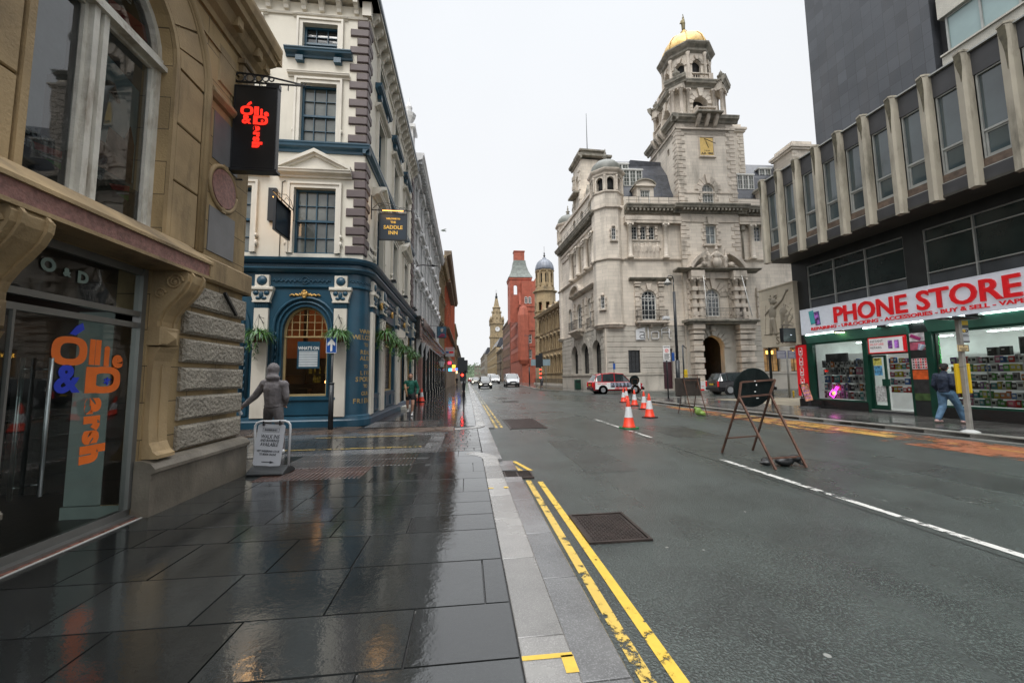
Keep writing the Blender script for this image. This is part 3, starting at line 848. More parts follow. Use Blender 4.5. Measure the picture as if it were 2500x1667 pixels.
def cover(x0, x1, y0, y1, z, n=14, label='', grp='iron covers set in the carriageway'):
    t = root('manhole_cover', label, 'manhole cover', (x0, y0, z), group=grp)
    mb = MB(); w, h = x1-x0, y1-y0
    for a, b, c, d in ((0,w,0,0.03),(0,w,h-0.03,h),(0,0.03,0.03,h-0.03),(w-0.03,w,0.03,h-0.03)): mb.box(a, b, c, d, -0.03, 0.012)
    mb.build('frame', m_iron, t)
    mb = MB(); mb.box(0.035, w-0.035, 0.035, h-0.035, -0.03, 0.002)
    nx = n; ny = max(3, int(n*h/w))
    for i in range(nx):
        for j in range(ny):
            cx = 0.06+(w-0.12)*(i+0.5)/nx; cy = 0.06+(h-0.12)*(j+0.5)/ny; s = (w-0.12)/nx*0.36
            if (i+j) % 2: mb.box(cx-s, cx+s, cy-s*0.45, cy+s*0.45, 0.0, 0.007)
            else: mb.box(cx-s*0.45, cx+s*0.45, cy-s, cy+s, 0.0, 0.007)
    mb.build('lid', m_iron, t); return t
t = cover(1.16, 1.80, 3.86, 4.66, -0.092, 16, 'diamond-ribbed iron cover beside the double yellow lines, nearest the camera')
cover(1.34, 2.52, 12.5, 15.3, -0.094, 22, 'large rusty iron cover in the puddled far end of the near lane')
cover(2.3, 3.4, 26.2, 27.0, -0.094, 12, 'wide iron cover further up the lane, second behind the large rusty one')
cover(2.3, 3.1, 30.4, 30.8, -0.094, 10, 'thin strip of an iron cover, farthest up the lane')
t = root('gully_grate', 'black barred drain grate interrupting the yellow lines by the kerb', 'drain grate', (0.60, 6.40, -0.085))
mb = MB()
for a, b, c, d in ((0,0.46,0,0.03),(0,0.46,0.43,0.46),(0,0.025,0.03,0.43),(0.435,0.46,0.03,0.43)): mb.box(a, b, c, d, -0.05, 0.014)
mb.build('frame', m_iron, t)
mb = MB()
for i in range(7): mb.box(0.025, 0.435, 0.05+i*0.056, 0.072+i*0.056, -0.04, 0.008)
mb.box(0.21, 0.235, 0.03, 0.43, -0.04, 0.009); mb.build('grate', m_iron, t)
mb = MB(); mb.quad((0.57,6.38,-0.13),(1.07,6.38,-0.13),(1.07,6.88,-0.13),(0.57,6.88,-0.13)); mb.box(0.6, 1.06, 6.4, 6.86, -0.128, -0.099)
mb.build('pit', plain('pit_black', (0.005,0.005,0.005), 0.9), None)
bpy.data.objects['pit'].parent = t; bpy.data.objects['pit'].location = (-0.60, -6.40, 0.085)
m_sand = M('dirty_sandstone', (0.34, 0.245, 0.125), 0.75, var=0.30, scale=0.9, bump=0.35, bscale=45, stain=0.85, staincol=(0.06, 0.045, 0.025), stainscale=1.3,
           brick=(1.15, 0.42, 0.006, (0.08, 0.055, 0.03), 0.10), streak=(1, 1, 0.3))
m_sandp = M('carved_sandstone', (0.34, 0.245, 0.13), 0.7, var=0.28, scale=1.6, bump=0.3, bscale=40, stain=0.9, staincol=(0.065, 0.045, 0.025), stainscale=1.8, streak=(1, 1, 0.3))
m_rock = M('rockfaced_stone', (0.30, 0.27, 0.22), 0.85, var=0.25, scale=2.5, bump=1.0, bscale=22, stain=0.4, staincol=(0.08, 0.075, 0.06), bdist=0.06)
m_plinth = M('plinth_stone', (0.16, 0.14, 0.11), 0.5, var=0.35, scale=2, bump=0.3, bscale=30, stain=0.6, stainscale=2)
m_redgran = M('red_granite', (0.25, 0.125, 0.105), 0.55, var=0.35, scale=22, bump=0.4, bscale=60, stain=0.3, staincol=(0.09, 0.05, 0.04))
m_slate = M('grey_slate_panel', (0.17, 0.17, 0.175), 0.45, var=0.12, scale=3, bump=0.1, bscale=50, stain=0.2)
m_oldwhite = M('peeling_white_paint', (0.62, 0.60, 0.54), 0.5, var=0.12, scale=5, bump=0.35, bscale=50, stain=0.75, staincol=(0.20, 0.14, 0.08), stainscale=6, streak=(1, 1, 0.3))
m_alu = M('grey_aluminium', (0.20, 0.20, 0.19), 0.35, var=0.1, scale=4, bump=0.05, metal=0.5)
m_glass = glass('clear_glass')
m_glassd = glass('shop_glass', tint=(0.75, 0.85, 0.82), ior=1.6)
m_orange = plain('orange_vinyl', (0.85, 0.17, 0.02), 0.5)
m_blue = plain('blue_vinyl', (0.02, 0.05, 0.55), 0.5)
m_mint = plain('mint_wall', (0.32, 0.40, 0.37), 0.6)
m_black = M('black_paint', (0.012, 0.013, 0.015), 0.3, var=0.2, scale=3, bump=0.04, bscale=40)
m_dark = plain('dark_interior', (0.02, 0.02, 0.02), 0.8)
m_white = plain('white_plain', (0.75, 0.75, 0.74), 0.5)

Ts = TR(-3.68, 0, 0, 90)
sh = root('sandstone_shop', 'stained buff sandstone shop with an arched white window above its glass door', 'building', T=Ts)
I = Matrix.Identity(4)
win = (3.56, 5.14, 3.24, 6.29, 'a'); door = (3.50, 5.03, 0.0, 2.80, 'r')
mb = MB()
mb.wall(-6, 6.93, 0, 7.4, [win, door, (0.2, 3.17, 0.0, 2.80, 'r'), (0.6, 2.4, 3.24, 6.3, 'a')], depth=0.35)
mb.quad((6.93,0,0),(6.93,9,0),(6.93,9,7.4),(6.93,0,7.4))          # return to the side street
mb.quad((-6,0,7.38),(6.93,0,7.38),(6.93,9,7.38),(-6,9,7.38))
mb.build('wall', m_sand, sh)
mb = MB()
archring(mb, win, 0.06, -0.045, 0.0)
n = 11
for i in range(n):
    a0, a1 = math.pi*i/n+0.012, math.pi*(i+1)/n-0.012
    c = (4.35, 5.50); r0, r1 = 0.87, 1.33
    q = [(c[0]+r*math.cos(a), c[1]+r*math.sin(a)) for r, a in ((r0,a0),(r1,a0),(r1,(a0+a1)/2),(r1,a1),(r0,a1),(r0,(a0+a1)/2))]
    mb.prism(q, -0.035, 0.01)
for z0, z1 in ((3.27,4.0),(4.02,4.75),(4.77,5.48)):
    mb.bevbox(5.22, 5.68, -0.035, 0.01, z0, z1, 0.012); mb.bevbox(3.02, 3.48, -0.035, 0.01, z0, z1, 0.012)
T0 = mb.T
for r, t in ((1.42, 0.055), (1.36, 0.02)):
    pts = [(4.35+r, -0.03, 3.26)] + [(4.35+r*math.cos(math.pi*i/24), -0.03, 5.5+r*math.sin(math.pi*i/24)) for i in range(25)] + [(4.35-r, -0.03, 3.26)]
    mb.tube(pts, t, 8)
mb.build('arch_moulding', m_sandp, sh)
fr = MB()
frame_ring(fr, win, 0.07, 0.13, 0.24)
fr.box(4.21, 4.27, 0.10, 0.24, 3.28, 5.38); fr.box(4.32, 4.38, 0.10, 0.24, 3.28, 5.38); fr.box(4.27, 4.32, 0.14, 0.24, 3.28, 5.38)
fr.box(3.56, 5.14, 0.06, 0.24, 5.36, 5.42); fr.box(3.58, 5.12, 0.10, 0.24, 5.42, 5.50)
fr.box(3.56, 5.14, 0.08, 0.26, 3.24, 3.335)
for a, b in ((3.63,4.21),(4.38,5.07)):
    frame_ring(fr, (a,b,3.335,5.36,'r'), 0.035, 0.16, 0.21)
w = fr.build('window', m_oldwhite, sh)
g = MB()
for h in ((3.66,4.19,3.36,5.34,'r'),(4.40,5.05,3.36,5.34,'r'),(3.62,5.08,5.48,6.24,'a')): panefill(g, h, 0.20)
g.build('pane', glass('upper_glass', tint=(0.55,0.62,0.63), ior=1.9), w)
m_pblack = plain('poster_black', (0.012,0.02,0.02), 0.5); m_pred = plain('poster_red', (0.6,0.015,0.015), 0.5); m_pgreen = plain('poster_green', (0.03,0.35,0.03), 0.5)
m_psky_refl = M('poster_sky_reflection', (0.42,0.60,0.66), 0.5, var=0.3, scale=1.5, bump=0)  # poster blue brightened to carry the sky reflected in the pane
mb = MB(); mb.box(3.6, 5.1, 0.262, 0.268, 3.30, 3.78); mb.box(4.42, 5.08, 0.262, 0.268, 5.60, 6.3); mb.build('poster', m_pblack, sh)
mb = MB(); mb.prism([(3.95,3.635),(4.18,3.68),(4.18,3.745),(3.90,3.69)], 0.25, 0.256); mb.prism([(4.75,3.64),(4.96,3.72),(4.96,3.78),(4.70,3.69)], 0.25, 0.256); mb.prism([(4.55,5.60),(5.06,5.68),(5.04,5.86),(4.5,5.74)], 0.25, 0.256); mb.build('poster', m_pred, sh)
mb = MB(); mb.prism([(4.02,3.60),(4.18,3.625),(4.18,3.565)], 0.25, 0.256); mb.prism([(4.82,3.62),(4.96,3.67),(4.96,3.60)], 0.25, 0.256); mb.build('poster', m_pgreen, sh)
mb = MB(); mb.prism([(3.98,3.62),(4.18,3.655),(4.18,3.64),(4.0,3.605)], 0.25, 0.256); mb.prism([(4.79,3.63),(4.96,3.70),(4.96,3.685),(4.81,3.618)], 0.25, 0.256); mb.prism([(4.56,5.56),(5.06,5.62),(5.06,5.66),(4.56,5.60)], 0.25, 0.256); mb.build('poster', m_white, sh)
for s_, u, z, sz in (('istle', 3.92, 3.78, 0.15), ('en', 3.86, 3.665, 0.15), ('ales', 4.52, 3.70, 0.11), ('e', 4.74, 5.98, 0.22)):
    text(s_, TR(u, 0.245, z), sz, m_white, sh, 'poster_text', ext=0.001, off=0.002)
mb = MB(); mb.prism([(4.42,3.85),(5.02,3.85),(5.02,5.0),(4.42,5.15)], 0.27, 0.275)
mb.build('poster', m_psky_refl, sh)  # sheet with the window's sky reflection painted in
mb = MB(); mb.prism([(3.66,3.8),(4.0,3.8),(4.0,4.4),(4.15,4.6),(4.15,5.3),(3.66,5.3)], 0.275, 0.28); mb.build('sky_reflection_sheet', M('sky_reflection_sheet', (0.42,0.46,0.50), 0.6, var=0.35, scale=3), sh)  # pale sheet added in place of cloud reflected in the left pane
mb = MB(); mb.prism([(4.45,3.82),(5.0,3.82),(5.0,4.3),(4.93,4.5),(4.86,4.3),(4.66,4.32),(4.64,4.12),(4.45,4.1)], 0.262, 0.268); mb.build('reflected_skyline', M('reflected_brick', (0.20,0.08,0.06), 0.6, var=0.6, scale=6), sh)  # red building's reflection in the glass, painted as a cut-out
blob('poster_figure', [('c',(4.42,0.25,4.55),(4.62,0.25,4.78),0.07,0.05), ('c',(4.62,0.25,4.78),(4.74,0.25,4.66),0.04,0.02), ('c',(4.45,0.25,4.2),(4.47,0.25,4.6),0.08,0.10)], m_pblack, sh, 0.02, 1)
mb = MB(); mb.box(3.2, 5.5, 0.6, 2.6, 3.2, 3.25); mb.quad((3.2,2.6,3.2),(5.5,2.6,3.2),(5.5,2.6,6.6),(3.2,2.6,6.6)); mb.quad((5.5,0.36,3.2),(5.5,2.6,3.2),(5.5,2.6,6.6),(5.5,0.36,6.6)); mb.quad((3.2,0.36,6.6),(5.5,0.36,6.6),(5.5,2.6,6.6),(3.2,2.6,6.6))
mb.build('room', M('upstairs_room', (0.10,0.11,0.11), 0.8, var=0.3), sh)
mb = MB()
mb.box(-6, 5.46, -0.40, 0.0, 2.80, 2.835); mb.box(-6, 5.46, -0.415, 0.0, 2.985, 3.02); mb.box(5.42, 5.46, -0.405, 0, 2.835, 2.985)
mb.prof([(0.02,3.02),(-0.415,3.02),(-0.08,3.26),(0.02,3.26)], -6, 5.47)
mb.bevbox(5.47, 7.03, -0.10, 0.02, 2.90, 3.24, 0.03)
mb.box(6.93, 7.03, -0.08, 0.6, 2.90, 3.235)
mb.build('fascia_frame', m_sandp, sh)
mb = MB(); mb.box(-6, 5.42, -0.39, 0, 2.835, 2.985); mb.build('fascia', m_redgran, sh)
mb = MB()
for k in range(6):
    z0 = 0.63+k*0.372; z1 = z0+0.305
    mb.bevbox(5.56, 6.93, -0.075, 0.01, z0, z1, 0.035)
    if k % 2: pass
    mb.box(6.93, 6.985, -0.04, 0.9, z0, z1)
mb.build('rusticated_pier', m_rock, sh)
mb = MB()
mb.prof([(0.02,0),(-0.16,0),(-0.16,0.46),(-0.20,0.48),(-0.20,0.52),(-0.15,0.58),(-0.07,0.61),(0.02,0.61)], 5.00, 6.98)
mb.box(6.93, 7.0, -0.12, 0.8, 0, 0.55)
mb.prof([(0.02,0),(-0.16,0),(-0.16,0.46),(-0.20,0.48),(-0.20,0.52),(-0.15,0.58),(-0.07,0.61),(0.02,0.61)], 3.14, 3.52)
mb.build('plinth', m_plinth, sh)
def console(parent, u0, u1):
    mb = MB()
    S_ = [(0.02,2.93),(-0.40,2.93),(-0.43,2.88),(-0.42,2.78),(-0.37,2.66),(-0.29,2.54),(-0.20,2.42),(-0.13,2.30),(-0.10,2.20),(-0.10,2.12),(0.02,2.12)]
    S_ = [(a*0.92, 2.14+(b-2.12)*0.815) for a, b in S_]
    mb.prof(S_, u0, u1)
    mb.prof([(a*1.04-0.012 if a < 0 else a, b) for a, b in S_], u0+0.05, u0+0.08); mb.prof([(a*1.04-0.012 if a < 0 else a, b) for a, b in S_], u1-0.08, u1-0.05)
    for (cy, cz, rr_, turns) in ((-0.25, 2.67, 0.095, 2.2), (-0.10, 2.53, 0.062, 2.0)):
        for uu in (u0-0.004, u1+0.004):
            pts = []
            for i in range(30):
                t = i/29; a = t*turns*2*math.pi; r = rr_*(1-t*0.85)
                pts.append((uu, cy-r*math.cos(a), cz+r*math.sin(a)))
            mb.tube(pts, [0.016*(1-0.5*i/29) for i in range(30)], 6)
            mb.ball((uu, cy, cz), (0.012, 0.028, 0.028), 8, 6)
    mb.bevbox(u0-0.01, u1-0.03, -0.15, 0.0, 1.92, 2.14, 0.02)
    cx = (u0+u1)/2
    mb.add([(cx-0.085,-0.15,1.93),(cx+0.085,-0.15,1.93),(cx+0.085,-0.15,2.09),(cx-0.085,-0.15,2.09),(cx,-0.20,2.01)], [(0,1,4),(1,2,4),(2,3,4),(3,0,4)])
    P = [(0.02,0.62),(-0.17,0.62),(-0.17,0.66),(-0.12,0.70),(-0.075,0.80),(-0.06,1.0),(-0.06,1.62),(-0.07,1.74),(-0.10,1.84),(-0.13,1.90),(0.02,1.90)]
    mb.prof(P, u0+0.02, u1-0.02)
    mb.prof([(0.0,0.7),(-0.075,0.7),(-0.075,1.7),(0.0,1.7)], cx-0.01, cx+0.01)
    return mb.build('console_bracket', m_sandp, parent)
console(sh, 5.04, 5.36); console(sh, 3.18, 3.50)
dw = MB()
dw.box(3.2, 5.03, 0.05, 0.12, 0.0, 0.10); dw.box(4.97, 5.03, 0.03, 0.12, 0.1, 2.80); dw.box(3.2, 4.97, 0.04, 0.12, 2.24, 2.30); dw.box(3.2, 4.97, 0.05, 0.11, 2.11, 2.17)
dw.box(3.2, 4.97, 0.05, 0.11, 2.72, 2.80); dw.box(3.70, 3.72, 0.05, 0.08, 0.1, 2.11); dw.box(3.2, 5.03, -0.03, 0.05, 0.0, 0.03)
d_ = dw.build('door_frame', m_alu, sh)
mb = MB()
for a, b, c, d in ((3.2,3.70,0.10,2.11),(3.72,4.97,0.10,2.11),(3.2,4.97,2.30,2.72)): mb.quad((a,0.07,c),(b,0.07,c),(b,0.07,d),(a,0.07,d))
mb.build('pane', m_glassd, d_)
m_steel = M('brushed_steel', (0.32, 0.36, 0.36), 0.3, metal=0.9, var=0.05)
for uu, yy_ in ((3.99, 0.0), (3.90, 0.14)):
    mb = MB(); mb.tube([(uu,yy_,0.52),(uu,yy_,1.72)], 0.016, 8)
    for z in (0.62, 1.62): mb.tube([(uu,yy_,z),(uu,0.07,z)], 0.008, 6)
    mb.build('door_handle', m_steel, sh)
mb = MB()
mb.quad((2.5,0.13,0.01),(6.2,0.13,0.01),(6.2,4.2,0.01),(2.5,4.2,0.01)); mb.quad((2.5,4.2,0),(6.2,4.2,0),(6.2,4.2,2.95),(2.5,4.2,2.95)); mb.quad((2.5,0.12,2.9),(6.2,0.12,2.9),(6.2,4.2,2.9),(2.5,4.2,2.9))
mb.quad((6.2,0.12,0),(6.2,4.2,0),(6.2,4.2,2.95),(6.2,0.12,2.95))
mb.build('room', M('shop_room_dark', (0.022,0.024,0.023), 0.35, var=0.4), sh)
mb = MB(); mb.box(5.03, 5.07, 0.13, 0.72, 0.15, 2.3); mb.box(5.02, 5.07, 0.13, 0.74, 0.0, 0.14); mb.build('partition', m_mint, sh)
mb = MB(); mb.box(5.0, 5.9, 2.2, 2.26, 0.3, 1.5); mb.build('screen', plain('dark_screen', (0.02,0.03,0.035), 0.2), sh)
text('INVISALIGN', TR(5.45, 2.18, 1.15), 0.15, plain('dim_lettering', (0.25,0.27,0.27), 0.5), sh, 'screen_text', ext=0.002)
mb = MB()
for u, z, l in ((4.6, 2.52, 0.5), (5.3, 2.3, 0.5), (5.0, 1.95, 0.35)): mb.box(u, u+l, 3.2, 3.23, z, z+0.025)
mb.build('light_strip', glow('warm_strip', (1.0, 0.35, 0.08), 3.0), sh)
def logo(T, k, mo, mb_, parent, ext=0.002, acc=None):
    """the stacked Ollie & Darsh lettering; k = metres per unit, origin at top left of the O"""
    def t(s, x, z, size, m, rot=0, off=0.0, sx=1.0, ax='CENTER'):
        text(s, T @ Matrix.Translation((x*k, 0, z*k)) @ Matrix.Rotation(R(rot), 4, 'Y'), size*k, m, parent, 'lettering', ext=ext, off=off*k, sx=sx, ax=ax)
    mbO = MB(T)
    def ring(cx, cz, ro, ri, sq=1.0):
        n = 28; o = []; i_ = []
        for q in range(n):
            a = 2*math.pi*q/n; c, s_ = math.cos(a), math.sin(a)
            e_ = 0.72
            px = math.copysign(abs(c)**e_, c); pz = math.copysign(abs(s_)**e_, s_)
            o.append((cx+px*ro[0], cz+pz*ro[1])); i_.append((cx+px*ri[0], cz+pz*ri[1]))
        for q in range(n):
            p = (q+1) % n
            mbO.prism([(o[q][0]*k,o[q][1]*k),(o[p][0]*k,o[p][1]*k),(i_[p][0]*k,i_[p][1]*k),(i_[q][0]*k,i_[q][1]*k)], -ext, ext, caps=True)
    ring(0.5, -0.42, (0.5, 0.40), (0.27, 0.22))
    ring(1.62, -1.22, (0.55, 0.40), (0.33, 0.20))
    mbO.prism([(1.02*k,-0.84*k),(1.35*k,-0.84*k),(1.35*k,-1.6*k),(1.02*k,-1.6*k)], -ext*1.1, ext*1.1)
    mbO.build('lettering', mo, parent)
    t('ll', 1.25, -0.45, 0.95, mo, off=0.05, sx=0.9)
    t('i', 1.64, -0.52, 0.80, mo, off=0.05); t('e', 2.02, -0.60, 0.66, mo, off=0.05)
    t('&', 0.48, -1.22, 1.05, mb_, off=0.035)
    t('*', 1.72, -1.36, 0.5, acc or mb_, off=0.01)
    for ch, zz, sz in (('a', -1.97, 0.80), ('r', -2.44, 0.80), ('s', -2.88, 0.80), ('h', -3.36, 0.95)):
        t(ch, 1.38, zz, sz, mo, rot=90, off=0.075)
    m2 = MB(T); m2.prism([(0.45*k,0.05*k),(0.62*k,0.02*k),(0.86*k,0.22*k),(0.80*k,0.40*k),(0.62*k,0.28*k)], -ext, ext); m2.build('lettering', acc or mb_, parent)
logo(TR(4.045, 0.062, 1.943), 0.344, m_orange, m_blue, sh)
m_faint = plain('etched_lettering', (0.22, 0.30, 0.27), 0.5)
text('O', TR(3.95, 0.06, 2.55), 0.16, m_faint, sh, off=0.008, ext=0.001); text('&', TR(4.12, 0.06, 2.53), 0.10, m_faint, sh, off=0.006, ext=0.001); text('D', TR(4.28, 0.06, 2.515), 0.15, m_faint, sh, off=0.008, ext=0.001)
mb = MB()
mb.prism([(5.97,4.74),(6.60,4.74),(6.60,5.10),(6.55,5.46),(5.97,5.46)], -0.012, 0.01)
mb.box(5.97, 6.60, -0.012, 0.01, 3.36, 4.02)
mb.build('slate_panel', m_slate, sh)
mb = MB(); T0 = mb.T; mb.T = T0 @ Matrix.Translation((6.27, 0, 4.39)) @ Matrix.Rotation(R(90), 4, 'X'); mb.lathe([(0.001,0.03),(0.285,0.03),(0.29,0.0)], (0,0,0), 28, sm=False); mb.T = T0
mb.build('roundel', m_redgran, sh)
mb = MB(); mb.torus((6.27,-0.005,4.39), 0.33, 0.035, 28); mb.box(6.22,6.32,-0.035,0,4.68,4.76); mb.box(6.22,6.32,-0.035,0,4.02,4.10)
mb.prof([(0.01,5.58),(-0.05,5.60),(-0.09,5.66),(-0.09,5.70),(-0.03,5.78),(0.01,5.78)], 5.80, 6.95)
mb.bevbox(6.0, 6.42, -0.02, 0.01, 5.95, 6.55, 0.02); mb.bevbox(6.50, 6.80, -0.10, 0.01, 5.9, 6.62, 0.03); mb.bevbox(6.46, 6.84, -0.13, 0.01, 6.62, 6.7, 0.02); mb.bevbox(6.46, 6.84, -0.13, 0.01, 5.84, 5.9, 0.02)
mb.bevbox(6.56, 6.74, -0.115, 0.0, 6.0, 6.5, 0.012)
mb.prof([(0.01,6.74),(-0.04,6.74),(-0.06,6.82),(-0.14,6.88),(-0.20,7.02),(-0.30,7.06),(-0.31,7.16),(-0.37,7.20),(-0.40,7.32),(-0.40,7.38),(0.01,7.42)], -6, 7.08)
mb.prof([(0.01,6.40),(-0.025,6.40),(-0.025,6.44),(0.01,6.44)], -6, 6.93)
for u in (4.9, 5.5, 6.1, 6.68): mb.bevbox(u-0.07, u+0.07, -0.24, 0.0, 6.88, 7.05, 0.02)
mb.box(6.93, 7.20, -0.34, 1.5, 7.16, 7.38); mb.box(6.93, 7.08, -0.2, 1.5, 6.90, 7.16)
mb.build('cornice', m_sandp, sh)
mb = MB(); mb.bar((6.28,-0.10,2.80),(6.62,-0.09,2.52),0.04); mb.build('flat_iron_strap', m_black, sh)

sg = root('projecting_sign', 'tall black box sign with red Ollie & Darsh lettering hanging from an iron bracket', 'hanging sign', (-3.51, 6.42, 4.79))
mb = MB(); mb.bevbox(-0.14, 0.51, -0.05, 0.05, 0.0, 1.38, 0.012); mb.box(-0.17, 0.54, -0.07, 0.07, -0.04, 0.0); mb.build('sign_box', m_black, sg)
mb = MB(); frame_ring(mb, (-0.14,0.51,0.0,1.38,'r'), 0.02, -0.058, -0.05); mb.build('sign_trim', M('dark_trim', (0.02,0.022,0.025), 0.25), sg)
mb = MB()
mb.T = Matrix.Translation((0.22,0,-0.13))
mb.bar((-0.42,0,1.60),(0.62,0,1.60),0.025,0.02); mb.bar((-0.42,0,1.76),(0.1,0,1.72),0.02); mb.bar((0.1,0,1.72),(0.62,0,1.62),0.02)
for i, (u, r_) in enumerate(((-0.32,0.07),(-0.17,0.065),(-0.04,0.055),(0.07,0.045),(0.16,0.035))): mb.torus((u,0,1.675), r_, 0.010, 16)
mb.bar((-0.42,0,1.50),(-0.42,0,1.86),0.03); mb.ball((-0.42,-0.02,1.88),0.035); mb.ball((-0.42,-0.02,1.48),0.035)
for u in (-0.02, 0.42): mb.bar((u,0,1.50),(u,0,1.61),0.012)
for s_ in (-1, 1): mb.tube([(0.62,0,1.61),(0.66,0,1.61+s_*0.05),(0.70,0,1.61+s_*0.03),(0.67,0,1.61+s_*0.015)], 0.007, 5)
mb.bar((0.6,0,1.61),(0.76,0,1.61),0.012); mb.box(0.10, 0.30, -0.04, 0.04, 1.50, 1.58)
mb.bar((-0.2,0,-0.03),(-0.30,0,-0.03),0.02)
mb.build('bracket', m_black, sg)
m_redglow = glow('red_lettering', (1.0, 0.03, 0.015), 0.9)
logo(TR(-0.03, -0.062, 1.03), 0.19, m_redglow, m_redglow, sg, 0.003, acc=m_redglow)
m_render = M('cream_render', (0.66, 0.62, 0.53), 0.6, var=0.10, scale=0.8, bump=0.25, bscale=30, stain=0.35, staincol=(0.32, 0.29, 0.23), stainscale=1.0)
m_trim = M('cream_trim', (0.66, 0.62, 0.54), 0.5, var=0.08, scale=1.5, bump=0.1, bscale=30, stain=0.4, staincol=(0.30, 0.27, 0.21), stainscale=1.5)
m_navy = M('petrol_blue_paint', (0.012, 0.060, 0.100), 0.35, var=0.22, scale=1.5, bump=0.15, bscale=30, stain=0.25, staincol=(0.02, 0.06, 0.08))
m_quoin = M('brown_quoin_paint', (0.105, 0.078, 0.078), 0.55, var=0.15, scale=2, bump=0.3, bscale=30)
m_gold = M('dull_gilding', (0.55, 0.33, 0.10), 0.4, var=0.4, scale=20, bump=0.4, bscale=60, metal=0.6, stain=0.6, staincol=(0.05, 0.05, 0.04), stainscale=8)
m_win = darkglass('dark_window_glass')
m_winc = M('curtained_glass', (0.13, 0.14, 0.13), 0.08, var=0.6, scale=1.2, bump=0.03, bscale=1, spec=0.8)
m_brownwood = M('varnished_frame', (0.16, 0.10, 0.045), 0.4, var=0.2, scale=4)
m_orangewall = M('orange_pub_wall', (0.36, 0.12, 0.04), 0.7, var=0.4, scale=0.8, emit=0.05)
m_lampw = glow('warm_lamp', (1.0, 0.42, 0.12), 14)
ploc = Matrix.Translation((-3.43, 13.4, 0)); pinv = ploc.inverted()
pub = root('corner_pub', 'cream corner pub with brown quoins, petrol blue ground floor and hanging flower baskets', 'pub', (-3.43, 13.4, 0))
PF = pinv @ TR(0, 13.4, 0, 0); PS = pinv @ TR(-3.43, 0, 0, 90)
XL = -14.0; UE = 25.0
lowF = [(-5.66-k*2.62, -4.34-k*2.62, 5.62, 7.83, 'r') for k in range(4)]
midF = [(-5.58-k*2.62, -4.41-k*2.62, 9.40, 11.53, 'r') for k in range(4)]
topF = [(-5.58-k*2.62, -4.43-k*2.62, 12.69, 13.72, 'r') for k in range(4)]
lowS = [(15.1+k*3.3, 16.3+k*3.3, 5.62, 7.83, 'r') for k in range(3)]
midS = [(15.1+k*3.3, 16.3+k*3.3, 9.40, 11.53, 'r') for k in range(3)]
topS = [(15.1+k*3.3, 16.3+k*3.3, 12.69, 13.72, 'r') for k in range(3)]
mb = MB(PF); mb.wall(XL, -3.43, 5.4, 14.5, lowF+midF+topF, depth=0.22)
mb.T = PS; mb.wall(13.4, UE, 5.4, 14.5, lowS+midS+topS, depth=0.22)
mb.T = pinv; mb.box(XL, -3.5, 13.9, UE, 14.5, 16.2)
mb.add([(-3.43,UE,5.4),(XL,UE,5.4),(XL,UE,14.5),(-3.43,UE,14.5)], [(0,1,2,3)])
mb.build('wall', m_render, pub)
for T, L0, L1, L2 in ((PF, lowF, midF, topF), (PS, lowS, midS, topS)):
    for hs, gm, nx, nz, rail in ((L0, m_winc, 4, 4, 6.75), (L1, m_winc, 3, 4, 10.45), (L2, m_win, 3, 3, 13.1)):
        for h in hs: 
            w = window(pub, h, T, m_navy, gm, nx, nz, 0.07, 0.02, 0.16, rails=(rail,))
    for hs, kind in ((L0, 0), (L1, 1), (L2, 2)):
        for h in hs:
            s_ = MB(T)
            archring(s_, h, 0.12, -0.06, 0.0); archring(s_, (h[0]-0.12,h[1]+0.12,h[2],h[3]+0.12,'r'), 0.07, -0.10, 0.0)
            cx = (h[0]+h[1])/2
            if kind == 0:
                for sg_ in (-1, 1):
                    s_.ball((cx+sg_*0.86, -0.06, h[2]+0.55), (0.05,0.07,0.07)); s_.ball((cx+sg_*0.86, -0.06, h[2]+0.30), (0.05,0.06,0.10))
                cornice(s_, cx-0.95, cx+0.95, 8.18, 0.22, 0.28)
                if abs(cx+5.0) < 0.1 or T is PS or True:
                    s_.prism([(cx-1.12,8.40),(cx+1.12,8.40),(cx,8.98)], -0.10, 0.0)
                    for a, b in (((cx-1.16,8.42),(cx,9.0)),((cx,9.0),(cx+1.16,8.42))):
                        s_.prism([(a[0],a[1]-0.02),(b[0],b[1]-0.02),(b[0],b[1]+0.10),(a[0],a[1]+0.10)], -0.27, 0.0)
                        s_.prism([(a[0],a[1]-0.10),(b[0],b[1]-0.10),(b[0],b[1]-0.01),(a[0],a[1]-0.01)], -0.18, 0.0)
            elif kind == 1:
                cornice(s_, cx-0.88, cx+0.88, 11.74, 0.16, 0.16 if T is PF else 0.24)
                for sg_ in (-1, 1): s_.ball((cx+sg_*0.78, -0.05, h[2]+0.42), (0.04,0.06,0.08))
            else:
                cornice(s_, cx-0.80, cx+0.80, 13.93, 0.10, 0.12)
            s_.build('window_surround', m_trim, pub)
            if kind == 2:
                b_ = MB(T); cornice(b_, cx-0.88, cx+0.88, 12.44, 0.24, 0.26)
                for sg_ in (-1, 1): b_.box(cx+sg_*0.62-0.12, cx+sg_*0.62+0.12, -0.16, 0.0, 12.26, 12.44)
                b_.build('window_sill', m_navy, pub)
mb = MB(PF); n = 26; zz0, zz1 = 5.58, 13.98; p = (zz1-zz0)/n
for k in range(n):
    a, b = zz0+k*p+0.035, zz0+(k+1)*p-0.01
    if a < 9.42 and b > 9.0: continue
    wl = 0.57 if k % 2 == 0 else 0.34
    mb.T = PF; mb.bevbox(-3.43-wl, -3.43+0.065, -0.065, 0.02, a, b, 0.03)
    mb.T = PS; ws = 0.34 if k % 2 == 0 else 0.57
    mb.bevbox(13.4-0.065+0.03, 13.4+ws, -0.065, 0.02, a, b, 0.03)
    mb.bevbox(UE-ws, UE, -0.065, 0.02, a, b, 0.03)
mb.build('quoins', m_quoin, pub)
